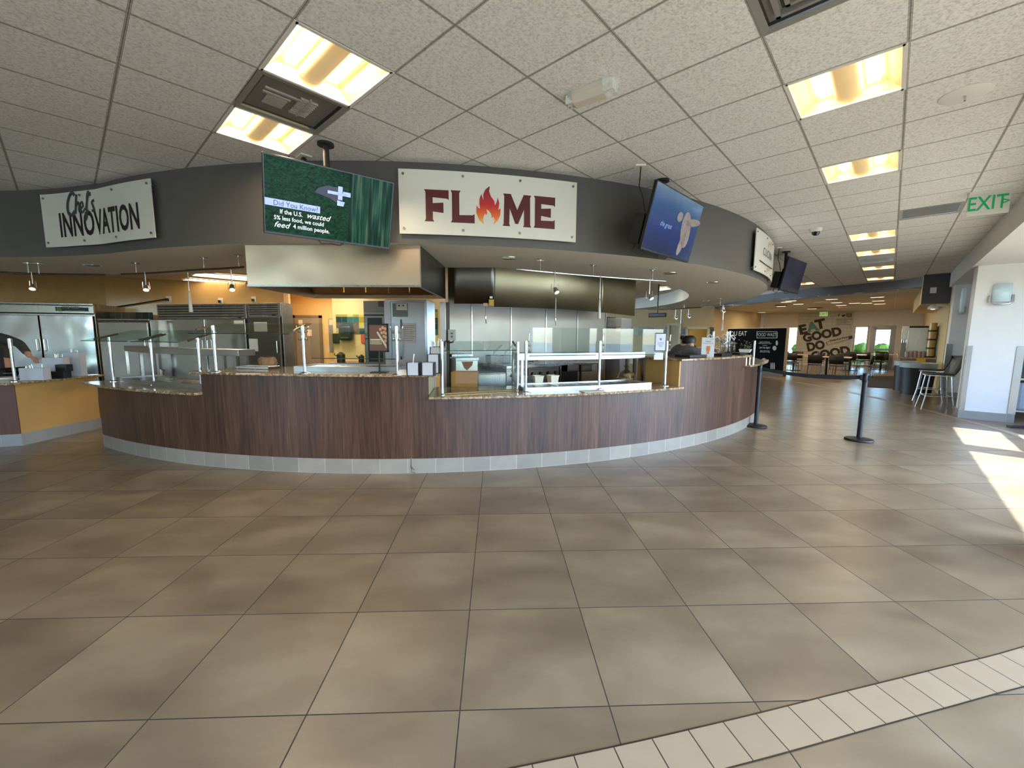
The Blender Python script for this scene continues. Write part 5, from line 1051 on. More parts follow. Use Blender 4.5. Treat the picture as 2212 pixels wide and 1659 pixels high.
for z in (.35,.65): fc.box(a.x+.055,b.x-.03,Yp-.074,Yp-.07,b.z+(a.z-b.z)*z-.012,b.z+(a.z-b.z)*z+.012)
obj('socket',fc,M('socket_dark',(90,88,86),.4),t); obj('conduit',MB().tube([(a.x-.02,Yp-.02,b.z-.01),(a.x+.03,Yp-.05,b.z-.03),(b.x-.03,Yp-.05,b.z-.02),(b.x-.02,Yp-.04,b.z+.01)],.012,8),BLACK,t)
# cook line
nF=Vector((SWd.y,-SWd.x,0)); FO=SW0+nF*.86
def fl(px,py,off=0):
    p=atline(px,py,(FO-nF*off).xy,(FO-nF*off+SWd).xy); return (p-SW0).dot(SWd),p.z
ML=X(SW0,SWa)   # local: x along the line, y towards the wall(+), front at -off
def unit(name,lab,cat,px0,px1,ytop,off=0,dep=.7):
    s0,_=fl(px0,ytop,off);s1,_=fl(px1,ytop,off); _,z=fl((px0+px1)/2,ytop,off); c=SW0+SWd*((s0+s1)/2)+nF*(.86-off); t=thing(name,lab,cat,(c.x,c.y,0),SWa); return t,s0,s1,z,-.86+off
t,s0,s1,z,y0=unit('deep_fryer','steel deep fryer with a rust-stained front, next to the outlet box','fryer',985,1032,772)
xb('body',t,ML,s0,s1,y0,y0+.6,.1,z-.03,steel('fryer_steel',(190,186,176),.3),bevel=.004)
xb('sloped_lid',t,ML,s0-.01,s1+.01,y0-.02,y0+.12,z-.05,z,STEEL,bevel=.006); xb('lid',t,ML,s0,s1,y0+.14,y0+.58,z,z+.045,STEEL,bevel=.006); xb('splash_back',t,ML,s0-.05,s1-.05,y0+.6,y0+.63,z,z+.12,STEELD)
b=MB(); b.m=ML; xm=(s0+s1)/2; b.add([(xm-.09,y0-.002,z-.06),(xm+.10,y0-.002,z-.06),(xm+.08,y0-.002,z-.12),(xm+.03,y0-.002,z-.16),(xm,y0-.002,z-.19),(xm-.05,y0-.002,z-.15)],[(0,5,4,3,2,1)]); obj('rust_stain',b,M('rust',(150,92,54),.7,var=.3,vs=30),t)
t,s0,s1,z,y0=unit('fryer_station','dark open fryer well with two baskets hooked at its back','fryer',1033,1092,806,dep=.7)
xb('body',t,ML,s0,s1,y0,y0+.7,.1,z,STEELD); xb('oil_well',t,ML,s0+.02,s1-.02,y0+.1,y0+.55,z,z+.01,BLACK); xb('control_panel',t,ML,s0,s1,y0-.01,y0,z-.25,z-.02,STEEL,bevel=.003); xb('drawer',t,ML,s0,s1,y0-.012,y0,z-.5,z-.28,STEEL,bevel=.003)
for i,(pxa,pya,pxb,pyb,bx0,bx1) in enumerate([(1067,760,1083,745,1056,1077),(1091,760,1108,745,1083,1100)]):
    off=.45; sa,za=fl(pxa,pya,off); sb,zb=fl(pxb,pyb,off); x0,zc=fl(bx0,768,off);x1,zd=fl(bx1,784,off); q=ML@Vector(((x0+x1)/2,-.41,zd))
    tb=thing('fryer_basket',['wire fryer basket with raised handle, left of the pair','wire fryer basket with raised handle, right of the pair'][i],'fryer basket',tuple(q),SWa,'wire fryer baskets'); 
    m_=MB(); m_.m=ML; y=-.41
    for k in range(9): xx=x0+(x1-x0)*k/8; m_.tube([(xx,y-.07,zc),(xx,y-.07,zd),(xx,y+.1,zd),(xx,y+.1,zc)],.002,4)
    for k in range(6): zz=zd+(zc-zd)*k/5; m_.tube([(x0,y-.07,zz),(x1,y-.07,zz),(x1,y+.1,zz),(x0,y+.1,zz),(x0,y-.07,zz)],.002 if k<5 else .005,4)
    obj('wire_cage',m_,STEELD,tb); m_=MB(); m_.m=ML; m_.tube([((x0+x1)/2,y,zc),(sa,y,za),(sb,y,zb),(sb+.015,y,zb-.006),(sa+.02,y,za-.01)],.006,6); obj('handle',m_,STEELD,tb)
def range_(lab,px0,px1,yt,kn,mat):
    t,s0,s1,z,y0=unit('gas_range',lab,'range',px0,px1,yt); xb('body',t,ML,s0,s1,y0,y0+.75,.1,z-.05,STEELD); xb('griddle_top',t,ML,s0-.01,s1+.01,y0-.03,y0+.75,z-.05,z,STEEL,bevel=.005)
    xb('control_panel',t,ML,s0,s1,y0-.02,y0,z-.25,z-.06,mat,bevel=.003); xb('oven_door',t,ML,s0+.02,s1-.02,y0-.02,y0,z-.75,z-.3,STEELD,bevel=.004)
    for k in range(kn):
        x=s0+(s1-s0)*(k+.5)/kn; m_=MB(); m_.m=ML; m_.cyl((x,y0-.02,z-.15),(x,y0-.06,z-.15),.03,.026,n=16); o=obj('control_knob',m_,CHROME if mat is STEEL else BLACK,t,smooth=True); m_=MB(); m_.m=ML; m_.box(x-.004,x+.004,y0-.066,y0-.06,z-.17,z-.13); obj('knob_grip',m_,STEEL,o)
    m_=MB(); m_.m=ML
    for k in range(int((s1-s0)/.03)): m_.box(s0+.02+k*.03,s0+.03+k*.03,y0-.022,y0-.02,z-.09,z-.075)
    obj('vent_slots',m_,BLACK,t); return t,s0,s1,z,y0
r1=range_('steel range with round knobs and a griddle top behind the chrome posts',1093,1138,789,2,STEEL)
r2=range_('dark-fronted range with a row of knobs right of the steel griddle',1140,1206,786,4,M('range_front',(110,98,88),.35,metal=.6))
for k,(s_,lab) in enumerate([(.2,'long metal spatula lying on the right range')]):
    s0=r2[1]; z=r2[3]; m_=MB(); m_.m=ML; m_.tube([(s0+.1,-.55,z+.01),(s0+.5,-.5,z+.03)],.008,6); m_.box(s0+.02,s0+.12,-.6,-.5,z,z+.006); obj('spatula',m_,STEEL,label=lab,cat='spatula')
t,s0,s1,z,y0=unit('prep_table','dark steel table with two small framed drawers behind the guard','work table',1209,1297,784)
xb('table_top',t,ML,s0,s1,y0,y0+.7,z-.03,z,STEEL,bevel=.003); xb('back_panel',t,ML,s0,s1,y0+.6,y0+.62,.1,z-.03,BLACKM)
for x in (s0+.01,(s0+s1)/2,s1-.04): xb('leg',t,ML,x,x+.03,y0,y0+.03,0,z-.03,STEEL)
for pa,pb in [(1225,1250),(1254,1277)]:
    xa_,za=fl(pa,788); xb_,_=fl(pb,788); _,zb=fl(pa,803); m_=xb('drawer',t,ML,xa_,xb_,y0-.02,y0+.3,zb,za,STEELD,bevel=.004); xb('drawer_face',m_,ML,xa_+.02,xb_-.02,y0-.026,y0-.02,zb+.02,za-.02,M('drawer_face',(120,112,98),.4,metal=.5))
# machine cabinet right of the steel wall
p0=atline(1309,700,(2.0,8.6),(3.2,9.2));
a=atun(1309,688,u=8.9);b=atun(1343,688,u=8.9)
t=thing('equipment_cabinet','tall pale grey machine cabinet right of the steel wall','cabinet',((a.x+b.x)/2,(a.y+b.y)/2,0)); nA=N.dot(a);nB=N.dot(b)
obj('body',ubox(MB(),8.9,9.4,nA,nB,0,a.z),M('machine_grey',(170,172,180),.4,metal=.2),t,bevel=.006); obj('lower_front',ubox(MB(),8.885,8.9,nA+.02,nB-.02,.1,atun(1320,706,u=8.9).z),M('machine_front',(120,120,122),.4),t,bevel=.003); obj('paper_note',ubox(MB(),8.87,8.885,nB-.12,nB-.01,atun(1320,716,u=8.9).z,atun(1320,708,u=8.9).z),PAPER,t)
obj('dark_pillar',ubox(MB(),8.6,9.3,N.dot(atun(1298,700,u=8.6)),nA-.01,0,1.97),BLACKM,label='dark narrow pillar at the right end of the steel wall',cat='pillar')
# mosaic and menu screen on the far tan wall
def crossrect(px0,px1,py0,py1,off=.03): return [ubox(MB(),UW-off-.03,UW-off,N.dot(atun(px0,py0,u=UW)),N.dot(atun(px1,py0,u=UW)),atun(px0,py1,u=UW).z,atun(px0,py0,u=UW).z)]
mb=MB(); a=atun(1335,707,u=UW-.02);b=atun(1441,707,u=UW-.02); zz=atun(1390,724,u=UW).z; l=(b-a).length; mb.quad((a.x,a.y,zz),(b.x,b.y,zz),(b.x,b.y,a.z),(a.x,a.y,a.z),uv=[(0,0),(l,0),(l,a.z-zz),(0,a.z-zz)]); struct('trim_10',mb,mosaic('mosaic_checker',.3,[(30,28,22),(120,96,60),(30,50,30),(60,30,24),(130,104,66),(26,54,48),(40,34,28)]))
Um=9.6
t=thing('menu_screen','thin bluish menu screen hung high at the back of the servery','screen',tuple(atun(1419,686,u=Um)))
n0=N.dot(atun(1401,680,u=Um)); n1=N.dot(atun(1438,680,u=Um)); za=atun(1419,676,u=Um).z; zb=atun(1419,685,u=Um).z
obj('casing',ubox(MB(),Um,Um+.05,n0,n1,zb,za),BLACK,t); obj('display',ubox(MB(),Um-.004,Um,n0+.02,n1-.02,zb+.02,za-.02),M('menu_blue',(60,76,104),.2,emit=.3,ecol=(60,80,110)),t); obj('hanger',MB().cyl(P(Um+.02,(n0+n1)/2,za),P(Um+.02,(n0+n1)/2,SZ+.4),.015),BLACK,t)
# refrigerators
BLK=M('dark_gap',(14,12,11),.6)
def fridge(lab,a,b,ztop,doors,louv,dep=.8,zdoor=None,mat=WSTEEL,sign=False,papers=(),group=None):
    a=Vector((a.x,a.y,0));b=Vector((b.x,b.y,0)); e=(b-a).normalized(); an=math.atan2(e.y,e.x); w_=(b-a).length; Mx=X(a,an); c=(a+b)/2
    t=thing('refrigerator',lab,'refrigerator',(c.x,c.y,0),an); xb('cabinet',t,Mx,0,w_,.03,dep,.12,ztop,STEEL,bevel=.006)
    zd=zdoor if zdoor else ztop-.3
    if louv:
        xb('top_panel',t,Mx,0,w_,0,.03,zd+.015,ztop,STEEL,bevel=.004); m_=MB(); m_.m=Mx; n=5
        for k in range(n): z=zd+.03+(ztop-zd-.05)*(k+.5)/n; m_.box(.04,w_-.06,-.004,.0,z-.008,z+.008)
        obj('louvre_slots',m_,BLK,t); xb('badge',t,Mx,w_-.2,w_-.12,-.008,-.002,zd+.02,zd+.04,BLK)
    else:
        xb('top_panel',t,Mx,0,w_,0,.03,zd+.05,ztop-.03,STEEL,bevel=.004); xb('shadow_line',t,Mx,0.01,w_-.01,.0,.02,ztop-.045,ztop-.03,BLK); xb('shadow_line',t,Mx,.01,w_-.01,-.002,.0,zd+.03,zd+.055,BLK); xb('top_lip',t,Mx,-.01,w_+.01,-.02,.04,ztop-.025,ztop+.01,STEEL,bevel=.006)
    x=0
    for k,f in enumerate(doors):
        x1=x+w_*f; o=xb('door',t,Mx,x+.012,x1-.012,-.035,.0,.18,zd,mat,bevel=.008); m_=MB(); m_.m=Mx; hx=x1-.06 if k%2==0 else x+.06; m_.tube([(hx,-.035,1.15),(hx,-.075,1.16),(hx,-.075,1.38),(hx,-.035,1.39)],.009,8); obj('handle',m_,CHROME,o,smooth=True); 
        x=x1
    if sign:
        sg=xb('sign_plate',t,Mx,w_-.62,w_-.08,-.006,.0,zd+.09,ztop-.07,M('plate_black',(26,24,18),.4)); zc=(zd+.09+ztop-.07)/2; m_=MB(); put(m_,text('DINE TIMES',.065,.8,.008),lambda x,y:Mx@Vector((w_-.37+x,-.008,zc+.03+y))); obj('lettering',m_,M('plate_text',(150,148,120),.5),sg)
        m_=MB(); n=18; m_.add([Mx@Vector((w_-.56+.045*math.cos(2*PI*k/n),-.008,zc+.045*math.sin(2*PI*k/n))) for k in range(n)],[tuple(range(n))]); m_.add([Mx@Vector((w_-.46+q[0],-.008,zc-.035+q[1])) for q in [(0,0),(.32,0),(.32,.014),(0,.014)]],[(0,1,2,3)]); obj('leaf_emblem',m_,M('plate_green',(104,128,80),.5),sg)
    for (x0,x1,z0,z1) in papers: xb('taped_note',t,Mx,x0*w_,x1*w_,-.042,-.037,z0,z1,PAPER)
    for x in (.06,w_-.06): 
        for y in (.08,dep-.08): m_=MB(); m_.m=Mx; m_.cyl((x,y,0),(x,y,.12),.03,n=12); obj('caster',m_,BLACK,t)
    return t
zF=2.1
fa=Vector((-10.32,8.05,0)); fb=Vector((-8.60,8.50,0))
fridge('two-door steel refrigerator with a small black and green sign, far left',fa,fb,zF,[.5,.5],False,sign=True,zdoor=1.86)
a=aty(341,690,8.55);b=aty(533,690,8.05); fridge('wide steel refrigerator with dark louvres and a bright reflection, left of the big hood',a,b,zF,[.56,.44],True,zdoor=1.80,papers=[(.88,.98,1.70,1.77)])
a=aty(536,690,8.03);b=aty(607,690,7.84); fridge('narrow grey refrigerator with white notes taped on it, right of the wide one',a,b,zF,[1.0],True,zdoor=1.84,dep=.30,mat=STEELD,papers=[(.22,.62,1.56,1.74),(.03,.30,1.18,1.42)])
a=aty(214,700,8.3);b=aty(322,700,8.3); t=fridge('lower bright steel cabinet between the two large refrigerators',a,b,1.79,[1.0],False,zdoor=1.73)
obj('storage_unit',MB().box(aty(322,700,8.6).x+.02,aty(340,700,8.6).x-.03,8.45,9.2,0,1.78),BLACKM,label='black narrow unit in the gap left of the wide refrigerator',cat='cabinet')
mb=MB(); 
a=aty(205,674,8.95);b=aty(330,676,8.95)
mb.quad((a.x,8.95,aty(205,690,8.95).z),(b.x,8.95,aty(205,690,8.95).z),(b.x,8.95,a.z),(a.x,8.95,a.z),uv=[(0,0),(1.3,0),(1.3,.14),(0,.14)]); struct('trim_13',mb,mosaic('mosaic_dark',.15,[(24,30,28),(20,60,58),(34,28,22),(18,40,42),(60,52,30)]))
# wall sockets and the power cable above the refrigerators
def KWy(px,py):
    for (x0,y0),(x1,y1) in zip(KW,KW[1:]):
        p=atline(px,py,(x0,y0),(x1,y1))
        if min(x0,x1)-.3<=p.x<=max(x0,x1)+.3: return p
    return p
for i,(px,py,lab) in enumerate([(368,646,'white wall socket with the black cable plugged in'),(480,650,'wall socket with a short plug, above the wide refrigerator'),(551,647,'wall socket nearest the large hood')]):
    p=KWy(px,py)-Vector((0,.05,0)); t=thing('wall_socket',lab,'wall socket',tuple(p),0,'sockets on the tiled kitchen wall'); obj('faceplate',MB().obox(p,(.1,.02,.13),R_(14)),WPLAST,t,bevel=.003); obj('plug',MB().obox(p+Vector((.0,-.04,-.02)),(.05,.06,.06),R_(14)),BLACK,t,bevel=.006)
p=KWy(368,647); pts=[p-Vector((0,.12,.0)),p+Vector((-.5,-.3,-.12)),p+Vector((-1.1,-.5,-.26)),p+Vector((-1.5,-.7,-.42)),p+Vector((-1.9,-.8,-.6))]; obj('power_cable',MB().tube(crom([tuple(q) for q in pts],6),.014,8),BLACK,label='black power cable sagging from the socket down to the left steel cabinet',cat='cable')
# kitchen ceiling lights
KG=M('kitchen_lens',(255,240,206),.4,emit=7,ecol=(255,232,190))
def kfix(c1,lab,en=60):
    q=[atz(*p,KZ-.012) for p in c1]; c=sum(q,Vector())/4; t=thing('ceiling_light',lab,'ceiling light',tuple(c),0,'long lights on the kitchen ceiling'); b=MB(); b.add([tuple(p) for p in q]+[(p.x,p.y,KZ-.001) for p in q],[(0,1,2,3),(0,4,5,1),(1,5,6,2),(2,6,7,3),(3,7,4,0)]); obj('lens',b,KG,t)
    f=MB(); 
    for i in range(4): f.tube([q[i],q[(i+1)%4]],.012,4)
    obj('frame',f,WPLAST,t); return c
kfix([(392,604.5),(410,601),(531,611),(526,615)],'lowest long kitchen ceiling light, beside the left end of the hood'); kfix([(414,595),(424,588.5),(534,596),(534,606)],'long bright kitchen ceiling light in the middle of the three by the hood'); kfix([(476,585.5),(505,581.5),(534,581),(534,588)],'short glimpse of a kitchen ceiling light just above the two long ones')
kfix([(1424,628),(1425,620.5),(1441,620),(1450,624)],'kitchen ceiling light seen past the right end of the long hood')
def karea(x,y,z,sx,sy,e,col=(1,.84,.62)):
    l=bpy.data.lights.new('area_lamp','AREA'); l.shape='RECTANGLE'; l.size=sx; l.size_y=sy; l.energy=e; l.color=col
    o=bpy.data.objects.new('area_lamp',l); COL.objects.link(o); o.location=(x,y,z)
for x,y,e in [(-5.4,8.0,KE*.7),(-3.6,7.6,KE*.8),(-4.5,10.3,KE),(-5.6,11.9,KE*.8),(-2.2,9.2,KE),(2.6,9.5,KE*.4)]:  # unseen lamps and housings, added to brighten the kitchen
    if e<KE or x>-4 : pass
    t=thing('ceiling_light','flat square ceiling light over the kitchen floor','ceiling light',(x,y,KZ-.03),0,'unseen lights added over the kitchen'); obj('housing',MB().box(x-.3,x+.3,y-.3,y+.3,KZ-.028,KZ-.001),WPLAST,t); karea(x,y,KZ-.032,.5,.5,e)
# tall cabinet, oven stack, dispenser, sink things seen under the hood
Yc=7.2; a=aty(832,720,Yc);b=aty(908,720,Yc); t=thing('holding_cabinet','tall pale stainless cabinet with a control box and a paper sheet','cabinet',((a.x+b.x)/2,Yc,0))
CAB=steel('cabinet_steel',(196,202,210),.3); obj('body',MB().box(a.x,b.x+.12,Yc,Yc+.75,.1,2.12),CAB,t,bevel=.01); obj('door',MB().box(a.x+.12,b.x+.10,Yc-.03,Yc,.2,2.08),CAB,t,bevel=.008); obj('side_door_frame',MB().box(a.x,a.x+.11,Yc-.02,Yc,.2,2.08),M('cab_frame',(200,204,208),.4,metal=.4),t)
q0_=aty(848,684,Yc-.05);q1_=aty(880,655,Yc-.05); o=obj('control_box',MB().box(q0_.x,q1_.x,Yc-.05,Yc-.03,q0_.z,q1_.z),M('panel_grey',(130,132,134),.4),t,bevel=.003); q2=aty(856,670,Yc-.06);q3=aty(879,656,Yc-.06); obj('dial_plate',MB().box(q2.x,q3.x,Yc-.06,Yc-.05,q2.z,q3.z),WPLAST,o)
for px in (862,871): q=aty(px,660,Yc-.07); obj('dial',MB().cyl((q.x,Yc-.06,q.z),(q.x,Yc-.08,q.z),.012),BLACK,o)
q0_=aty(870,741,Yc-.04);q1_=aty(898,698,Yc-.04); o=obj('paper_sheet',MB().box(q0_.x,q1_.x,Yc-.036,Yc-.031,q0_.z,q1_.z),M('red_print_paper',(206,190,178),.7),t); lb=MB()
for k in range(9): z=q1_.z-.05-k*.032; lb.box(q0_.x+.02,q1_.x-.02-(k%3)*.02,Yc-.038,Yc-.036,z,z+.008)
obj('printed_text',lb,M('print_brown',(140,106,96),.6),o); obj('handle',MB().tube([aty(866,690,Yc-.04),aty(866,716,Yc-.09),aty(866,770,Yc-.09),aty(867,776,Yc-.04)],.012,8),STEELD,t,smooth=True)
Yo=7.9; a=aty(787,720,Yo);b=aty(836,720,Yo); t=thing('wall_oven','dark double oven stack left of the tall stainless cabinet','oven',((a.x+b.x)/2,Yo,0)); obj('body',MB().box(a.x,b.x,Yo,Yo+.7,0,2.15),steel('oven_steel',(110,104,98),.4),t,bevel=.006)
for (p0,p1) in [(675,720),(726,790)]: za=aty(800,p0,Yo).z; zb=aty(800,p1,Yo).z; o=obj('oven_door',MB().box(a.x+.02,b.x-.02,Yo-.03,Yo,zb,za),STEELD,t,bevel=.005); obj('oven_window',MB().box(a.x+.08,b.x-.08,Yo-.034,Yo-.03,zb+.08,za-.1),BLACK,o); obj('handle',MB().cyl((a.x+.04,Yo-.07,za-.05),(b.x-.04,Yo-.07,za-.05),.012),BLACK,o)
q=aty(823,657,Yo-.02); obj('control_display',MB().box(q.x-.05,q.x+.05,Yo-.02,Yo,q.z-.05,q.z+.06),M('display_maroon',(60,20,24),.3),t)
Yd=WB-.2
def ypx(px0,py0,px1,py1,Y,th,mat,name,t=None,**k):
    a=aty(px0,py1,Y);b=aty(px1,py0,Y); return obj(name,MB().box(a.x,b.x,Y,Y+th,a.z,b.z),mat,t,**k)
q=aty(743,736,Yd); t=thing('towel_dispenser','rounded black paper towel dispenser on the cream tiled wall','dispenser',tuple(q)); a=aty(730,736,Yd);b=aty(758,703,Yd)
obj('body',MB().box(a.x,b.x,Yd,Yd+.2,a.z,b.z),BLACK,t,bevel=.08,seg=4); obj('paper_slot',MB().box(a.x+.08,b.x-.08,Yd-.02,Yd,a.z+.06,a.z+.1),DGREY,t)
ypx(718,720,730,742,WB-.11,.1,BLACKM,'soap_dispenser',label='small black soap dispenser left of the towel dispenser',cat='dispenser',bevel=.02)
ypx(780,722,789,741,WB-.03,.01,M('red_card',(204,84,60),.5),'wall_notice',label='small red notice on the tiles left of the egg poster',cat='notice')
ypx(711,690,718,702,WB-.03,.01,M('pink_card',(220,190,170),.6),'wall_notice',label='small pale notice near the corner of the cream kitchen wall',cat='notice')
# grey door on the cream wall
Yg=DY-.02; a=aty(645,790,Yg);b=aty(690,687,Yg); t=obj('door_3',MB().box(a.x,b.x,Yg-.05,Yg,0,b.z),M('door_grey',(140,138,128),.5),kind='structure'); 
q=aty(648,700,Yg); obj('door_frame',MB().box(a.x-.08,a.x,Yg-.06,Yg,0,b.z+.08).box(b.x,b.x+.08,Yg-.06,Yg,0,b.z+.08).box(a.x-.08,b.x+.08,Yg-.06,Yg,b.z,b.z+.08),M('frame_tan',(120,110,92),.5),t)
q0_=aty(664,726,Yg-.06);q1_=aty(673,712,Yg-.06); obj('door_sign',MB().box(q0_.x,q1_.x,Yg-.07,Yg-.05,q0_.z,q1_.z),PAPER,t); q0_=aty(645,702,Yg-.06);q1_=aty(653,691,Yg-.06); obj('door_note',MB().box(q0_.x,q1_.x,Yg-.07,Yg-.05,q0_.z,q1_.z),PAPER,t)
ypx(712,688,721,762,12.2,.05,M('door_grey_dark',(120,118,112),.5),'door_4',kind='structure')
# work table with pots in the middle ground
Yt=8.6; zt_=aty(740,784,Yt).z; a=aty(702,784,Yt);b=aty(790,784,Yt); t=thing('work_table','dark steel work table seen below the hood, between posts','work table',((a.x+b.x)/2,Yt,0)); obj('table_top',MB().box(a.x,b.x,Yt,Yt+.6,zt_-.04,zt_),STEELD,t)
for x in (a.x+.03,b.x-.06):
    for y in (Yt+.03,Yt+.54): obj('leg',MB().box(x,x+.03,y,y+.03,0,zt_-.04),STEEL,t)
for px,r_,h_,lab in [(737,.085,.22,'dark pot with a lid on the dark work table'),(781,.06,.17,'small brown jug at the right end of the dark work table')]:
    c=aty(px,780,Yt+.2); t=thing('cooking_pot',lab,'pot',(c.x,Yt+.2,zt_)); obj('body',MB().lathe([(r_,0),(r_,h_*.8),(r_*.9,h_*.82),(r_*.3,h_),(0,h_)],(c.x,Yt+.2,zt_),20),M('pot_dark',(64,54,44),.35,metal=.5),t,smooth=True); obj('handle',MB().tube([(c.x-r_,Yt+.2,zt_+h_*.6),(c.x-r_*1.7,Yt+.2,zt_+h_*.75),(c.x-r_*1.5,Yt+.2,zt_+h_*.9)],.012,6),BLACK,t)
# ================= right side of the ring and the dining room =================
# far guard on the high counter
t=thing('sneeze_guard','far row of white posts with angled glass clips, right end of the high counter','sneeze guard',tuple(circ(RC-.5,phi(1575,768,RC-.4,CC),ZR)))
WPOST=M('bright_post',(228,226,220),.2,metal=.6)
PB=[]
for px,py0,py1 in [(1540,716,748),(1569.5,716,749),(1603,715,752),(1627,736,787)]:
    r_=7.05 if px<1620 else 7.55; a=phi(px,py1,r_,CC); q=circ(r_,a,ZR if px<1620 else 1.07); PB.append(q); z1_=atcyl(px,py0,r_,CC).z; o=obj('post',MB().cyl(q,(q.x,q.y,z1_),.016,n=12),WPOST,t,smooth=True)
    if px<1620:
        for s in (-1,1): obj('clip_arm',MB().tube([(q.x,q.y,z1_-.12),(q.x+.07*s,q.y,z1_-.07-.02*s),(q.x+.12*s,q.y,z1_-.12-.03*s)],.012,8),WPOST,o,smooth=True)
for i in range(2):
    a,b=PB[i],PB[i+1]; pane(t,rad(a,.15)+Vector((0,0,.16)),rad(b,.15)+Vector((0,0,.16)),rad(b,-.15)+Vector((0,0,.27)),rad(a,-.15)+Vector((0,0,.27)))
for px in (1611,1618.5,1626): a=phi(px,788,7.72,CC); q=circ(7.72,a,1.07); obj('short_post',MB().cyl(q,(q.x,q.y,ZR-.03),.012,n=10),WPOST,t,smooth=True)
# things on the high counter
def oncirc(px,py,r,z=ZR): return circ(r,phi(px,py,r,CC),z)
c=oncirc(1528,770,7.5); d=Vector((c.x-0,c.y-0,0)).normalized(); an=math.atan2(d.y,d.x)-PI/2
w_=.17;h_=zat(1528,729,c)-ZR; t=thing('table_sign','white and orange standing card on the high counter','sign',tuple(c),an); Mx=X(c,an)
b=MB(); b.m=Mx; b.add([(-w_/2,-.01,0),(w_/2,-.01,0),(w_/2,.03,h_),(-w_/2,.03,h_),(-w_/2,.10,0),(w_/2,.10,0),(w_/2,.036,h_),(-w_/2,.036,h_)],[(0,1,2,3),(4,7,6,5)]); obj('card',b,M('card_white',(222,226,224),.5),t)
b=MB(); b.m=Mx; f=lambda x,z:(x*w_,-.012+.04*z-.002,z*h_); b.add([f(-.1,.3),f(.18,.3),f(.18,.55),f(-.1,.55)],[(0,1,2,3)]); b.add([f(-.04,.14),f(.12,.14),f(.12,.3),f(-.04,.3)],[(0,1,2,3)]); obj('printed_picture',b,M('card_orange',(222,120,80),.5),t)
b=MB(); b.m=Mx
for z,x0,x1 in [(.80,-.22,.24),(.76,-.16,.18),(.68,-.42,.42),(.90,.12,.42)]: b.add([f(x0,z),f(x1,z),f(x1,z+.018),f(x0,z+.018)],[(0,1,2,3)])
obj('printed_text',b,M('card_grey',(140,150,150),.5),t)
for i,(px,py,w2,lab) in enumerate([(1495,773,.42,'black serving tray left of the standing card on the high counter'),(1556,770,.36,'black serving tray right of the standing card'),(1590,767,.26,'small black tray nearest the white bin on the high counter')]):
    c=oncirc(px,py,7.45); m_=MB(); m_.m=X(c,phi(px,py,7.45,CC)); m_.box(-w2/2,w2/2,-.1,.14,0,.035); obj('serving_tray',m_,BLACK,label=lab,cat='tray',bevel=.006)
c=oncirc(1612,766,7.4); m_=MB(); m_.m=X(c,phi(1612,766,7.4,CC)); m_.add([(-.12,-.06,0),(.10,-.06,0),(.10,.1,0),(-.12,.1,0),(-.14,-.08,.06),(.14,-.08,.06),(.14,.12,.06),(-.14,.12,.06)],[(0,3,2,1),(0,1,5,4),(1,2,6,5),(2,3,7,6),(3,0,4,7),(4,5,6,7)]); obj('white_bin',m_,WPLAST,label='white wedge-shaped bin at the right end of the high counter',cat='bin',bevel=.004)
PLT=M('herb_leaves',(92,110,40),.7,var=.4,vs=40)
c=oncirc(1546,766,7.1); t=thing('herb_plant','small green herb in a pot between the card and clear boxes','plant',tuple(c)); obj('pot',MB().lathe([(.05,0),(.065,.07),(.07,.08),(.0,.075)],c,18),M('pot_grey',(120,112,96),.5),t,smooth=True)
rnd=random.Random(2); m_=MB()
for k in range(60):
    p=c+Vector((rnd.gauss(0,.04),rnd.gauss(0,.04),.08+abs(rnd.gauss(.06,.04)))); u_=Vector((rnd.uniform(-1,1),rnd.uniform(-1,1),rnd.uniform(-.4,1))).normalized()*.03; v_=u_.orthogonal().normalized()*.014; m_.add([p-v_,p+u_*.5,p+v_,p+u_],[(0,1,3),(1,2,3)])
obj('leaves',m_,PLT,t)
CLR=glass('clear_plastic',(232,232,228),.10,.7,.1)
for i,px in enumerate([1558,1569,1580]):
    c=oncirc(px,766,7.15); m_=MB(); m_.m=X(c,phi(px,766,7.15,CC)); m_.box(-.05,.05,-.06,.06,0,.11); o=obj('clear_container',m_,CLR,label=['clear plastic food box, left of three by the herb plant','clear plastic food box, middle of three on the high counter','clear plastic food box, right of three next to the red cups'][i],cat='food box',group='clear food boxes on the high counter',bevel=.004)
RED=M('red_lid',(196,48,40),.4)
for i in range(7):
    c=oncirc(1583+i*5,762,7.0); t=thing('sauce_cup','small red-lidded clear cup in the row on the high counter','cup',tuple(c),0,'red-lidded cups on the high counter'); obj('cup',MB().lathe([(.025,0),(.032,.08),(0,.08)],c,12),WPLAST if i%2 else CLR,t,smooth=True); obj('lid',MB().lathe([(.034,.08),(.036,.1),(.0,.102)],c,12),RED,t,smooth=True)
c=oncirc(1606,755,6.9); t=thing('bottle_rack','row of clear bottles with white tops beyond the red cups','rack',tuple(c)); 
for i in range(4): q=c+Vector((.07*i,-.03*i,0)); o=obj('bottle',MB().lathe([(.03,0),(.033,.16),(.015,.2),(.014,.23)],q,12),CLR,t,smooth=True); obj('bottle_top',MB().lathe([(.018,.23),(.018,.26),(0,.262)],q,12),WPLAST,o)
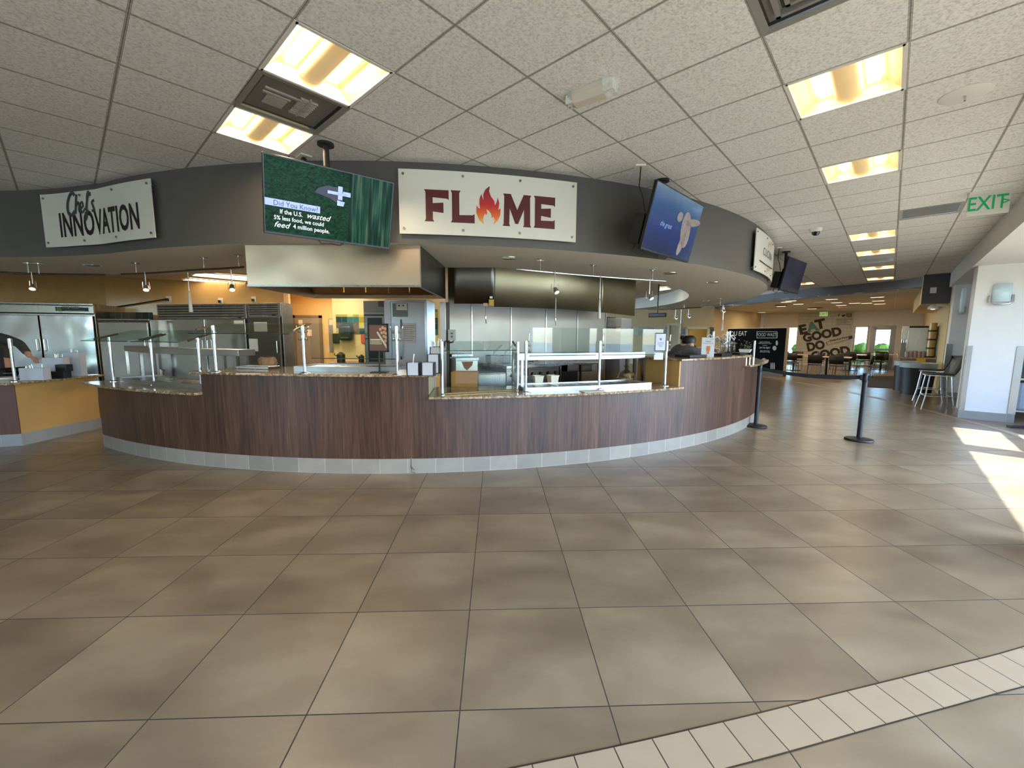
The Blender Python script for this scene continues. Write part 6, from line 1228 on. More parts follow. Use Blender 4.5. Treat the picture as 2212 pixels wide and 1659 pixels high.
# ---------------- the worker behind the counter ----------------
SKIN=M('skin',(196,146,118),.5,var=.04); HAIR=M('black_hair',(18,14,13),.5,var=.2,vs=60); JKT=M('grey_tweed',(84,82,80),.85,var=.35,vs=60,bump=.4,bs=200); APR=M('black_apron',(16,15,16),.7,var=.1)
def skin(name,joints,edges,mat,parent,root=0,sub=2):
    """continuous limb surface grown from joints (point, rx, ry)"""
    wm=WM[parent]; inv=wm.inverted(); me=bpy.data.meshes.new(name); me.from_pydata([tuple(inv@Vector(j[0])) for j in joints],edges,[]); me.materials.append(mat)
    o=bpy.data.objects.new(name,me); COL.objects.link(o); o.parent=parent; WM[o]=wm
    m=o.modifiers.new('skin','SKIN'); m.use_smooth_shade=True; sv=me.skin_vertices[0].data if me.skin_vertices else None
    if sv is None:
        me.skin_vertices.new() if hasattr(me.skin_vertices,'new') else None; sv=me.skin_vertices[0].data
    for i,j in enumerate(joints): sv[i].radius=(j[1],j[2] if len(j)>2 else j[1]); sv[i].use_root=(i==root)
    s=o.modifiers.new('sub','SUBSURF'); s.levels=sub; s.render_levels=sub; return o
def person(label,pelvis,chest,neck,head,face_dir,la,ra,legs,jacket,apron,cap,mats):
    t=thing('person',label,'person',(pelvis.x,pelvis.y,0)); J=[];E_=[]
    def add(p,r,r2=None,par=None):
        J.append((p,r,r2 or r)); i=len(J)-1
        if par is not None: E_.append((par,i))
        return i
    pz=add(pelvis,.14,.12); sp=add((pelvis+chest)/2,.135,.11,pz); ch=add(chest,.16,.12,sp); nk=add(neck,.062,.062,ch); hb=add(neck+(head-neck)*.45,.055,.06,nk); hd=add(head,.078,.095,hb); add(head+(head-neck).normalized()*.07,.06,.07,hd)
    for arm in (la,ra):
        p=ch; rr=[.068,.05,.036,.026]
        for k,q in enumerate(arm): p=add(q,rr[min(k,3)],None,p)
    for leg in legs:
        p=pz
        for k,q in enumerate(leg): p=add(q,[.095,.065,.045,.04][min(k,3)],None,p)
    body=skin('body',J,E_,mats['skin'],t)
    # clothes as children following the body
    Jc=[(pelvis,.155,.135),((pelvis+chest)/2,.15,.125),(chest,.175,.135),(chest+(neck-chest)*.72,.09,.085)]; Ec=[(0,1),(1,2),(2,3)]
    for arm in (la,ra):
        i0=len(Jc); Jc+= [(arm[0],.08),(arm[1],.062),(arm[1]+(arm[2]-arm[1])*.85,.048)]; Ec+=[(2,i0),(i0,i0+1),(i0+1,i0+2)]
    Jc=[(j[0],j[1],j[2] if len(j)>2 else j[1]) for j in Jc]; skin('jacket',Jc,Ec,mats['top'],t)
    Jp=[(pelvis+Vector((0,0,.02)),.165,.15)]; Ep=[]
    for leg in legs: i0=len(Jp); Jp+=[(leg[0],.105,.105),(leg[1],.075,.075),(leg[2]+Vector((0,0,.04)),.06,.06)]; Ep+=[(0,i0),(i0,i0+1),(i0+1,i0+2)]
    skin('trousers',Jp,Ep,mats['low'],t)
    for leg in legs:
        q=leg[2]; f=MB(); f.m=X(Vector((q.x,q.y,0)),math.atan2(face_dir.y,face_dir.x)); f.lathe([(.0,.0),(.05,.0),(.052,.03),(.035,.07),(.03,.09)],(0,0,0),14).box(-.05,.17,-.042,.042,0,.055); obj('shoe',f,BLACK,t,bevel=.015)
    # face: nose, eyes, ears, mouth
    fd=face_dir.normalized(); up=(head-neck).normalized(); sd_=fd.cross(up).normalized(); fc=head+fd*.085
    m_=MB(); m_.tube([fc+up*.02,fc+fd*.012-up*.005,fc+fd*.02-up*.02,fc-up*.028],[.007,.010,.013,.008],8); obj('nose',m_,mats['skin'],t,smooth=True)
    for s in (-1,1):
        m_=MB(); e_=head+fd*.078+sd_*s*.03+up*.02; m_.lathe([(0,-.011),(.009,-.007),(.012,0),(.009,.007),(0,.011)],e_,10); obj('eye',m_,M('eye_dark',(40,28,24),.2),t,smooth=True)
        m_=MB(); e_=head+sd_*s*.078; m_.tube([e_+up*.025-fd*.01,e_+up*.01+sd_*s*.012,e_-up*.02],[.008,.012,.007],8); obj('ear',m_,mats['skin'],t,smooth=True)
    m_=MB(); q=head+fd*.082-up*.05; m_.tube([q-sd_*.024,q+fd*.006,q+sd_*.024],[.003,.006,.003],6); obj('mouth',m_,M('lip',(160,96,84),.5),t,smooth=True)
    return t,fd,up,sd_
def hand(t,wr,dirv,palm_up,mat,curl=.5,s=1,side=1):
    d=dirv.normalized(); n=palm_up.normalized(); l=d.cross(n).normalized(); J=[(wr,.024*s,.018*s),(wr+d*.045*s,.030*s,.016*s),(wr+d*.082*s,.032*s,.014*s)]; E_=[(0,1),(1,2)]
    o=skin('hand',J,E_,mat,t,sub=2)
    for k,(off,ln) in enumerate([(-.026,.066),(-.009,.076),(.009,.072),(.026,.056)]):
        b=wr+d*.078*s+l*off*s; p1=b+d*ln*.42*s-n*curl*.012*s; p2=p1+(d*.8-n*curl).normalized()*ln*.34*s; p3=p2+(d*.45-n*curl*1.5).normalized()*ln*.28*s
        skin('finger',[(b-d*.01*s,.0095*s),(p1,.0088*s),(p2,.008*s),(p3,.0068*s)],[(0,1),(1,2),(2,3)],mat,t,sub=2)
    b=wr+d*.03*s-l*.026*s*side; p1=b+(d*.6-l*side).normalized()*.034*s-n*.006*s; p2=p1+(d-l*.3*side-n*.4).normalized()*.03*s
    skin('thumb',[(b,.012*s),(p1,.0105*s),(p2,.0085*s)],[(0,1),(1,2)],mat,t,sub=2)
hd=aty(1489,744,6.55); V=Vector
def rel(px,py,Y): return aty(px,py,Y)
pel=V((hd.x-.34,hd.y+.12,.98)); che=V((hd.x-.13,hd.y+.06,1.27)); nek=V((hd.x-.045,hd.y+.02,1.36)); hd.z=max(hd.z,1.37)
la=[V((hd.x-.12,hd.y-.13,1.31)),V((hd.x+.02,hd.y-.22,1.28)),V((hd.x+.24,hd.y-.2,1.27)),V((hd.x+.26,hd.y-.2,1.268))]
ra=[V((hd.x-.08,hd.y+.22,1.33)),V((hd.x+.10,hd.y+.2,1.20)),V((hd.x+.33,hd.y+.0,1.33)),V((hd.x+.35,hd.y+.0,1.33))]
legs=[[V((pel.x+.0,pel.y-.1,.88)),V((pel.x+.04,pel.y-.11,.5)),V((pel.x,pel.y-.11,.09))],[V((pel.x,pel.y+.1,.88)),V((pel.x+.04,pel.y+.11,.5)),V((pel.x,pel.y+.11,.09))]]
fdv=V((.80,-.12,-.42)).normalized()
t,fd,up,sdv=person('worker in a grey tweed jacket and black cap bending over the high counter',pel,che,nek,hd,fdv,la,ra,legs,None,None,None,{'skin':SKIN,'top':JKT,'low':BLACK})
hand(t,la[-1],V((1,-.1,-.2)),V((0,0,1)),SKIN,.7); hand(t,ra[-1],V((1,-.2,0)),V((0,0,1)),SKIN,.7,side=-1)
upc=(V((0,0,1))*.9-V((1,0,0))*.1).normalized(); m_=MB(); m_.m=Matrix.Translation(hd-fd*.01)@upc.to_track_quat('Z','Y').to_matrix().to_4x4(); m_.lathe([(.105,.018),(.112,.05),(.108,.09),(.085,.122),(.04,.138),(0,.14)],(0,0,0),20); obj('cap',m_,HAIR,t,smooth=True)
m_=MB(); q=hd-fd*.12+V((0,0,.05)); m_.lathe([(0,-.04),(.036,-.02),(.042,0),(.03,.03),(0,.04)],q,12); obj('hair_bun',m_,HAIR,t,smooth=True)
m_=MB(); m_.tube([nek+V((-.03,-.07,-.02)),nek+V((.03,-.07,-.05)),nek+V((.07,0,-.07)),nek+V((.03,.07,-.05))],.012,8); obj('collar',m_,BLACK,t,smooth=True)
m_=MB(); 
for s in (-1,1):
    e_=hd+fd*.1+sdv*s*.032+up*.018; m_.tube([e_+(sdv*math.cos(a)+up*math.sin(a))*.022 for a in [2*PI*k/10 for k in range(11)]],.002,5)
m_.tube([hd+fd*.1+sdv*.05+up*.02,hd+sdv*.082+up*.02],.002,5); m_.tube([hd+fd*.1-sdv*.05+up*.02,hd-sdv*.082+up*.02],.002,5); m_.tube([hd+fd*.1+sdv*.012+up*.02,hd+fd*.1-sdv*.012+up*.02],.002,5); obj('glasses',m_,BLACK,t)
# worker at the left edge, mostly outside the photo
Yw=6.25; sh=aty(10,716,Yw); 
hd=V((sh.x-.28,Yw+.02,1.66)); nek=V((hd.x+.0,Yw+.03,1.50)); che=V((hd.x+.02,Yw+.05,1.33)); pel=V((hd.x+.02,Yw+.1,.98))
hnd=aty(72,772,Yw-.12); elb=aty(42,742,Yw-.02)
la=[V((hd.x+.21,Yw+.02,1.43)),V(elb),V(hnd)+V((-.05,0,.02)),V(hnd)+V((-.045,0,.018))]
ra=[V((hd.x-.19,Yw+.02,1.43)),V((hd.x-.28,Yw-.1,1.18)),V((hd.x-.1,Yw-.28,1.1)),V((hd.x-.09,Yw-.29,1.1))]
legs=[[V((pel.x-.1,pel.y,.88)),V((pel.x-.1,pel.y-.02,.5)),V((pel.x-.1,pel.y,.09))],[V((pel.x+.1,pel.y,.88)),V((pel.x+.1,pel.y-.02,.5)),V((pel.x+.1,pel.y,.09))]]
DSH=M('dark_sleeve',(66,60,56),.85,var=.2,vs=40)
t,fd,up,sdv=person('worker in dark sleeves and black apron reaching out, cut by the left edge',pel,che,nek,hd,V((.25,-.95,-.15)),la,ra,legs,None,None,None,{'skin':SKIN,'top':DSH,'low':BLACK})
hand(t,la[-1],V((.85,-.1,-.5)),V((.3,0,1)),SKIN,.9); hand(t,ra[-1],V((.9,-.4,-.1)),V((0,0,1)),SKIN,.9,side=-1)
m_=MB().arc(R_(-75),R_(75),.185,.195,.35,1.28,(che.x+.0,che.y+.0),12); obj('apron',m_,APR,t,smooth=True)
m_=MB().tube([V((che.x-.1,che.y-.19,1.27)),nek+V((-.05,.05,.0)),nek+V((.05,.05,.0)),V((che.x+.1,che.y-.19,1.27))],.012,6); obj('apron_strap',m_,APR,t)
m_=MB(); m_.m=Matrix.Translation(hd+V((0,.02,.02))); m_.lathe([(.098,-.03),(.108,.03),(.1,.08),(.06,.115),(0,.125)],(0,0,0),20); obj('hair',m_,HAIR,t,smooth=True)
# ---------------- rope barrier posts ----------------
def stanchion(px,py,ztop,lab):
    c=atz(px,py,0); t=thing('barrier_post',lab,'barrier post',tuple(c),0,'black belt barrier posts'); obj('base',MB().lathe([(.17,0),(.175,.012),(.165,.028),(.06,.045),(.036,.05)],c,36),BLACKM,t,smooth=True)
    obj('post',MB().cyl((c.x,c.y,.045),(c.x,c.y,ztop-.12),.0315,n=24),BLACKM,t,smooth=True); obj('belt_head',MB().lathe([(.034,-.13),(.036,-.125),(.036,-.01),(.030,0),(0,.002)],(c.x,c.y,ztop),24),BLACK,t,smooth=True); return t,c
t1,s1_=stanchion(1632,921,1.06,'black belt barrier post standing beside the right end of the counter')
t2,s2_=stanchion(1855,951,.995,'black belt barrier post standing alone on the open floor')
e=(s2_-s1_).normalized()
obj('belt_slot',MB().obox(s2_+Vector((0,0,.93))-e*.045,(.03,.05,.075),math.atan2(e.y,e.x)),BLACK,t2); obj('belt_slot',MB().obox(s2_+Vector((0,0,.93))+e*.042,(.03,.05,.075),math.atan2(e.y,e.x)),BLACK,t2)
z0_=zat(1690,805,s2_+(s1_-s2_)*.8); 
# belt runs from the lone post to a partition fixing far left of it
pe=atun(1688,803,u=18.5)
m_=MB(); pA=s2_-e*.05; 
end=s1_+e*.04; n=16; vs=[]
for k in range(n+1):
    q=pA+(end-pA)*(k/n); sag=-.05*4*(k/n)*(1-k/n); zz=.935+(.985-.935)*(k/n)+sag; vs+=[(q.x,q.y,zz-.028),(q.x,q.y,zz+.028)]
m_.add(vs,[(2*k,2*k+2,2*k+3,2*k+1) for k in range(n)]); o=obj('barrier_belt',m_,M('belt_black',(16,15,16),.7,var=.2),label='black webbing belt stretched between the two barrier posts',cat='belt'); mm=o.modifiers.new('thick','SOLIDIFY'); mm.thickness=.003
# ---------------- black partition with white print ----------------
pr=P(18.74,-2.96); ztp=zat(1690,707,pr); pl_=atz(1573,709,ztp) if False else None
dl=ray(1573,709); tt=(ztp-HC)/dl.z; pl_=C0+dl*tt
sdir=(pl_-pr); sdir.z=0; L_=sdir.length; 
if L_>7: pl_=pr+sdir.normalized()*4.2
pl_=Vector((pl_.x,pl_.y,0)); print('partition',pr,pl_,ztp)
a2_,b2_=(pl_.x,pl_.y),(pr.x,pr.y); e=(Vector((*b2_,0))-Vector((*a2_,0))).normalized(); nn=Vector((e.y,-e.x,0))
t=thing('partition','black printed partition about food waste, standing before the dining tables','partition',((a2_[0]+b2_[0])/2,(a2_[1]+b2_[1])/2,0))
obj('core',MB().wall(a2_,b2_,.12,ztp,.16),M('partition_tan',(206,186,150),.6),t); obj('printed_face',MB().wall((pl_+nn*.012).xy,(pr+nn*.012-e*.02).xy,.13,ztp-.03,.012),M('print_black',(12,11,11),.85,spec=.1),t); obj('base_board',MB().wall((pl_+nn*.02).xy,(pr+nn*.02).xy,0,.12,.2),M('base_brown',(108,82,56),.6),t)
def onp(px,py): p=atline(px,py,(pl_+nn*.014).xy,(pr+nn*.014).xy); return p
def prect(mb,px0,py0,px1,py1): mb.add([onp(px0,py1),onp(px1,py1-(px1-px0)*.0),onp(px1,py0),onp(px0,py0)],[(0,1,2,3)])
WP=M('print_white',(206,202,190),.6)
def ptext(body,px,py,hpx,sx,nm='lettering',mat=WP,t_=None,shear=0,bold=.008):
    c=onp(px,py); h_=(onp(px,py-hpx/2)-onp(px,py+hpx/2)).length; m_=MB(); put(m_,text(body,h_*1.38,sx,bold,shear),lambda x,y:c+e*x+Vector((0,0,y))); return obj(nm,m_,mat,t_ or t)
ptext('FOOD WASTE',1657,723.5,7.6,.70,bold=0); ptext('YOU EAT',1592,721,10,.8); ptext('Join the fight!',1652,751,4,.8); ptext('MAKE A DIFFERENCE',1652,739,2.2,.8); ptext('WASTE LESS FOOD TODAY',1652,742,2.2,.8); ptext('SMALL STEPS COUNT',1652,758,2,.8); ptext('ONE PLATE AT A TIME',1652,760.5,2,.8)
m_=MB(); 
for q in [(1635,716,1679,717),(1635,729.5,1679,730.5),(1634.5,716,1635.5,730.5),(1678,716,1679,730.5),(1647,746,1657,746.6)]: prect(m_,*q)
obj('printed_border',m_,WP,t)
for k,px in enumerate((1665.5,1669,1672.5)):
    m_=MB(); prect(m_,px-.9,786,px+.9,797); c_=onp(px,785.5); m_.add([onp(px-.9,786),onp(px+.9,786),onp(px,782.5)],[(0,1,2)]); obj('printed_carrot',m_,WP,t)
for px,py,rx,ry in [(1673,752,4.3,5),(1678,741,2.6,5.5)]:
    m_=MB(); n=16; m_.add([onp(px+rx*math.cos(2*PI*k/n),py+ry*math.sin(2*PI*k/n)) for k in range(n)],[tuple(range(n-1,-1,-1))]); obj('printed_fruit',m_,M('print_sage',(176,180,156),.6),t)
m_=MB(); m_.tube([onp(1650+5*math.cos(a),780+5.5*math.sin(a)) for a in [PI+PI*k/10 for k in range(11)]],.012,4); obj('printed_emblem',m_,WP,t)
# hanging foliage by the ledge
c=circ(7.35,phi(1634,775,7.35,CC),1.07); t=thing('potted_plant','bushy grey-green plant standing on the small stone ledge','plant',tuple(c)); obj('pot',MB().lathe([(.05,0),(.06,.07),(0,.07)],c,16),M('clay_pot',(120,112,92),.7),t,smooth=True)
m_=MB(); rnd=random.Random(9)
for k in range(90):
    p=c+Vector((rnd.gauss(0,.06),rnd.gauss(0,.06),.07+abs(rnd.gauss(.1,.09)))); u_=Vector((rnd.uniform(-1,1),rnd.uniform(-1,1),rnd.uniform(-.6,.8))).normalized()*.05; v_=u_.orthogonal().normalized()*.02; m_.add([p-v_,p+u_*.5,p+v_,p+u_],[(0,1,3),(1,2,3)])
obj('leaves',m_,M('sage_leaves',(112,116,84),.7,var=.3,vs=30),t)
# ---------------- mural ----------------
UM=UF-.02
def om(px,py): return atun(px,py,u=UM)
tl_,tr_=om(1726,674),om(1846,670); n0=N.dot(tl_);n1=N.dot(tr_)
m,nt,b,L=nodes('painted_brick'); tc=N_(nt,'TexCoord'); br=N_(nt,'TexBrick'); L.new(tc.outputs['UV'],br.inputs[0]); br.inputs['Scale'].default_value=1; br.inputs['Brick Width'].default_value=.5; br.inputs['Row Height'].default_value=.16; br.inputs['Mortar Size'].default_value=.008
br.inputs['Color1'].default_value=lin((206,202,190)); br.inputs['Color2'].default_value=lin((198,194,182)); br.inputs['Mortar'].default_value=lin((172,166,152)); L.new(br.outputs[0],b.inputs['Base Color']); b.inputs['Roughness'].default_value=.7
t=thing('wall_mural','large EAT GOOD DO GOOD mural on pale brick print in the dining room','mural',tuple(P(UF,(n0+n1)/2,.1)))
a=P(UF-.012,n0);b_=P(UF-.012,n1); w_=n1-n0; m_=MB(); m_.quad((a.x,a.y,.1),(b_.x,b_.y,.1),(b_.x,b_.y,LZ-.02),(a.x,a.y,LZ-.02),uv=[(0,0),(w_,0),(w_,LZ-.1),(0,LZ-.1)]); o=obj('print_sheet',m_,m,t)
MK=M('mural_ink',(46,34,32),.6); MT=M('mural_teal',(84,138,132),.6)
def mtext(body,px,py,hpx,ang,sx,mat,nm='lettering',bold=.055,par=None):
    c=om(px,py); h_=(om(px,py-hpx/2)-om(px,py+hpx/2)).length; ca,sa=math.cos(ang),math.sin(ang); m_=MB(); put(m_,text(body,h_*1.36,sx,bold,0),lambda x,y:c+N*(x*ca-y*sa)+Vector((0,0,x*sa+y*ca))); return obj(nm,m_,mat,par or t)
AN=R_(14)
mtext('E',1734,713,20,AN,1.0,MK); mtext('A',1755,707,20,AN,1.0,MT); mtext('T',1772,701,20,AN,1.0,MK); mtext('GOOD',1775,724,18,AN,.88,MK); mtext('DO',1762,748,18,AN,.82,MK); mtext('GOOD',1793,764,18,AN,.88,MK)
mtext('THE EATER',1811,733,4.2,AN,1.15,MK,bold=.006)
m_=MB(); pts_=[om(1785,739.5),om(1840,725),om(1841,731),om(1787,746)]; 
for i in range(4): m_.tube([pts_[i],pts_[(i+1)%4]],.012,4)
obj('printed_border',m_,MK,t)
m_=MB(); m_.add([om(1832,727),om(1841,725),om(1842,731),om(1833,733)],[(3,2,1,0)]); obj('printed_patch',m_,M('mural_navy',(60,56,90),.6),t)
for k,(x0,x1) in enumerate([(1806,1841),(1806,1830),(1806,1836),(1806,1828),(1806,1838)]): m_=MB(); m_.add([om(x0,689.6+k*2.8),om(x1,688.8+k*2.8),om(x1,689.8+k*2.8),om(x0,690.6+k*2.8)],[(3,2,1,0)]); obj('printed_line',m_,M('mural_grey',(120,114,106),.6),t)
mtext('f',1812,681,5.5,0,1.2,MK,'social_icon',.03); 
m_=MB(); m_.add([om(1819,679),om(1822,681),om(1826,678),om(1826,681),om(1823,684.5),om(1819,684)],[(5,4,3,2,1,0)]); obj('bird_icon',m_,MK,t)
m_=MB(); q=[om(1829.5,677.5),om(1838.5,677.2),om(1838.5,684.5),om(1829.5,684.8)]
for i in range(4): m_.tube([q[i],q[(i+1)%4]],.015,4)
m_.tube([om(1834+2.2*math.cos(a),681+2.2*math.sin(a)) for a in [2*PI*k/12 for k in range(13)]],.012,4); obj('camera_icon',m_,MK,t)
q0_=om(1770,683);q1_=om(1788,674); es=thing('exit_sign','faint green exit sign above the mural in the dining room','exit sign',tuple(P(26.2,-3,2.5))); Ue=26.0
n0_=N.dot(atun(1770,680,u=Ue)); n1_=N.dot(atun(1788,680,u=Ue)); za=atun(1779,674,u=Ue).z; zb=atun(1779,683,u=Ue).z
obj('panel',ubox(MB(),Ue,Ue+.02,n0_,n1_,zb,min(za,LZ-.02)),M('exit_pale',(196,220,150),.4,emit=.5,ecol=(190,220,140)),es); m_=MB(); c=P(Ue-.01,(n0_+n1_)/2,(za+zb)/2); put(m_,text('EXIT',(za-zb)*.8,1,.01),lambda x,y:c+N*x+Vector((0,0,y))); obj('lettering',m_,M('exit_leaf',(100,180,90),.4,emit=.3),es); obj('hanger',MB().cyl(P(Ue+.01,(n0_+n1_)/2,za-.02),P(Ue+.01,(n0_+n1_)/2,LZ),.01),WPLAST,es)
# dining ceiling downlights
for i,(px,py) in enumerate([(1796,646.5),(1807,653.7),(1817,659.5),(1822,664),(1846,655),(1872,655),(1895,642),(1897,650),(1900,656.5),(1708,650),(1698,652.5),(1724,657),(1687,662),(1754,667),(1645,675)]):
    c=atz(px,py,LZ-.006); t=thing('slot_light','small bright slot light in the low dining-room ceiling','ceiling light',tuple(c),UA-PI/2,'slot lights in the dining-room ceiling'); Mx=X(c,UA-PI/2); l_=.16
    b=MB(); b.m=Mx; b.box(-l_,l_,-.06,.06,-.004,.004); obj('lens',b,GLOWD,t); b=MB(); b.m=Mx; b.box(-l_-.03,l_+.03,-.08,-.06,-.006,.005).box(-l_-.03,l_+.03,.06,.08,-.006,.005); obj('frame',b,WPLAST,t)
for px,py,lab in [(1687,659,'square dark diffuser in the dining-room ceiling, near the ring'),(1762,664.5,'dark round vent in the dining-room ceiling')]:
    c=atz(px,py,LZ); t=thing('ceiling_vent',lab,'air vent',tuple(c)); obj('vent_frame',MB().lathe([(.3,-.01),(.24,-.03),(.1,-.015),(0,-.015)],c,4 if px<1700 else 20),VD,t)
# ---------------- tables and chairs ----------------
CH=M('chair_brown',(34,27,23),.5,var=.1); LEG=M('chair_leg_grey',(120,114,106),.3,metal=.8)
def make_chair(lab):
    t=thing('dining_chair',lab,'chair',(0,0,0),0,'dark dining chairs around the far tables')
    obj('seat',MB().box(-.22,.22,-.22,.22,.44,.47),CH,t,bevel=.012)
    b=MB(); n=8; vs=[]
    for k in range(n+1):
        x=-.22+.44*k/n; y=.20+.05*(1-(2*k/n-1)**2); vs+=[(x,y,.52),(x,y+.05,.84)]
    b.add(vs,[(2*k,2*k+2,2*k+3,2*k+1) for k in range(n)]); o=obj('backrest',b,CH,t,smooth=True); mm=o.modifiers.new('s','SOLIDIFY'); mm.thickness=.018
    for x in (-1,1):
        obj('leg',MB().tube([(x*.19,-.19,.44),(x*.21,-.22,0)],.011,8),LEG,t,smooth=True); obj('leg',MB().tube([(x*.21,.27,.84),(x*.20,.2,.46),(x*.22,.27,0)],.011,8),LEG,t,smooth=True)
    return t
chair0=make_chair('dark moulded dining chair beside a far dining table'); used=[0]
def chair(px,py,rz,lab='dark moulded dining chair beside a far dining table'):
    c=atz(px,py,0); 
    if not used[0]: chair0.location=(c.x,c.y,0); chair0.rotation_euler=(0,0,rz); used[0]=1; return chair0
    return dup(chair0,(c.x,c.y,0),rz)
TW=M('table_maple',(206,172,118),.35,var=.08,vs=4,stretch=(1,8,1)); TB=M('table_base',(24,22,20),.4)
def make_table(lab,c,w_,d_):
    t=thing('dining_table',lab,'table',(c.x,c.y,0),UA-PI/2,'square dining tables far right'); Mx=X(V((c.x,c.y,0)),UA-PI/2)
    b=MB(); b.m=Mx; b.box(-w_/2,w_/2,-d_/2,d_/2,.72,.75); obj('tabletop',b,TW,t,bevel=.004); b=MB(); b.m=Mx; b.cyl((0,0,.03),(0,0,.72),.04); obj('pedestal',b,TB,t,smooth=True); b=MB(); b.m=Mx; b.box(-.3,.3,-.04,.04,0,.03).box(-.04,.04,-.3,.3,0,.031); obj('foot_plate',b,TB,t)
    return c
TPOS=[(1787,770.5,'maple-topped table, nearest in the dining room behind the belt',1.5,.9),(1716,765,'small table left, before the narrow window of the dining room',.9,.9),(1905,765,'table before the bright glass door',1.2,.9),(1838,765.5,'maple-topped table in the middle, below the GOOD lettering',1.1,.9)]
tc_=[]
for px,py,lab,w_,d_ in TPOS: c=atz(px,py,.75); c.z=0; tc_.append((make_table(lab,c,w_,d_),w_,d_))
def around(c,w_,d_,specs,tn=''):
    for (a,b_,r) in specs:
        lab='dark dining chair at the '+('near' if b_<-.3 else 'far' if b_>.3 else 'right' if a>0 else 'left')+' side of the '+tn
        q=c+N*a+U*b_; 
        if not used[0]: chair0.location=(q.x,q.y,0); chair0.rotation_euler=(0,0,UA-PI/2+r); used[0]=1; chair0['label']=lab
        else: dup(chair0,(q.x,q.y,0),UA-PI/2+r,label=lab)
for i,(c,w_,d_) in enumerate(tc_):
    around(c,w_,d_,[(-.3 if i==0 else 0,-d_/2-.35,PI+.1),(.45 if i==0 else .0,d_/2+.35,.1),(w_/2+.38,.05,-PI/2-.1),(-w_/2-.38,-.05,PI/2+.15)]+([(.42,-d_/2-.4,PI-.2)] if i==0 else []),['nearest maple table behind the belt','left table by the narrow window','table before the glass door','middle maple table below the mural'][i])
for px,py,r,lab in [(1696,798,.6,'dark dining chair just right of the black partition edge'),(1866,799,3.0,'dark dining chair standing alone before the right window')]: c=atz(px,py,0); dup(chair0,(c.x,c.y,0),UA-PI/2+r,label=lab)
# floor mat
m_=MB(); q=[atz(*p,.0) for p in [(1871,812),(1934,812.5),(1947,840),(1868,836)]]; m_.prism([(p.x,p.y) for p in q],.001,.012); obj('floor_mat',m_,M('mat_dark',(62,54,48),.9,var=.3,vs=40),label='dark floor mat in front of the drinks counter',cat='mat')
# ---------------- drinks counter, ice machine, bins ----------------
ucn=atz(1938,828,0); uc=17.6; nc=.257; print('drinks counter',uc,nc)
t=thing('drinks_counter','stone-topped drinks counter at right with cups and bottles','counter',tuple(P(uc+1,nc+.5)))
cz=atun(1945,776,n=nc).z; cz=.92
obj('base_cabinet',ubox(MB(),uc,uc+4.5,nc,1.04,.1,cz-.04),M('counter_grey',(128,120,110),.5,var=.1),t); obj('plinth',ubox(MB(),uc+.03,uc+4.4,nc+.05,1.04,0,.1),M('plinth_dark',(60,50,44),.6),t); obj('countertop',ubox(MB(),uc-.05,uc+4.55,nc-.05,1.045,cz-.04,cz),M('counter_tan',(176,140,104),.3,var=.2,vs=12),t,bevel=.004)
a=atun(1965,703,u=uc+.55); n0=N.dot(a); n1=N.dot(atun(2023,703,u=uc+.55)); za=atun(1990,704,u=uc+.55).z
t=thing('ice_machine','large brushed steel ice machine standing on the drinks counter','ice machine',tuple(P(uc+.9,(n0+n1)/2,cz))); BST=steel('brushed_tall',(188,178,160),.28,(1,1,.08),5,bump=.3)
obj('body',ubox(MB(),uc+.55,uc+1.3,n0,min(n1,1.0),cz,za),BST,t,bevel=.01); obj('top_strip',ubox(MB(),uc+.53,uc+.55,n0,min(n1,1.0),za-.06,za),BLACKM,t)
nA=N.dot(atun(1950,703,u=uc+.35)); nB=N.dot(atun(1964,703,u=uc+.35)); z0_=atun(1955,733,u=uc+.35).z
t=thing('drink_dispenser','steel drink dispenser with bright taps left of the ice machine','dispenser',tuple(P(uc+.5,(nA+nB)/2,cz))); obj('head',ubox(MB(),uc+.35,uc+.7,nA,nB,z0_,za),BST,t,bevel=.01); obj('column',ubox(MB(),uc+.5,uc+.7,nA+.02,nB-.02,cz,z0_),STEELD,t)
for k in range(3): q=P(uc+.33,nA+(nB-nA)*(k+.5)/3,z0_); obj('tap',MB().cyl(q,q-V((0,0,.1)),.016),CHROME,t)
for i,(px,h_,mat,lab) in enumerate([(1951,.22,M('bottle_blue',(60,64,160),.3),'blue bottle on the drinks counter'),(1943,.12,M('cup_red',(150,50,40),.4),'red cup at the left end of the drinks counter')]):
    q=atun(px,775,n=nc+.2); m_=MB().lathe([(.045,0),(.05,h_*.7),(.03,h_*.85),(.02,h_),(0,h_)],(q.x,q.y,cz),14); obj('bottle' if i==0 else 'cup',m_,mat,label=lab,cat='bottle' if i==0 else 'cup',smooth=True)
ref=None
for i in range(5):
    q=P(uc+.06+i*.02,nc+.14+i*.09); m_=MB().lathe([(.04,0),(.05,.16+.02*(i%3)),(0,.17+.02*(i%3))],(q.x,q.y,cz),14); obj('glass_cup',m_,M('cup_pinkish',(176,150,150),.3),smooth=True,label='pale stacked drinking cups before the steel ice machine',cat='cup',group='stacked cups on the drinks counter')
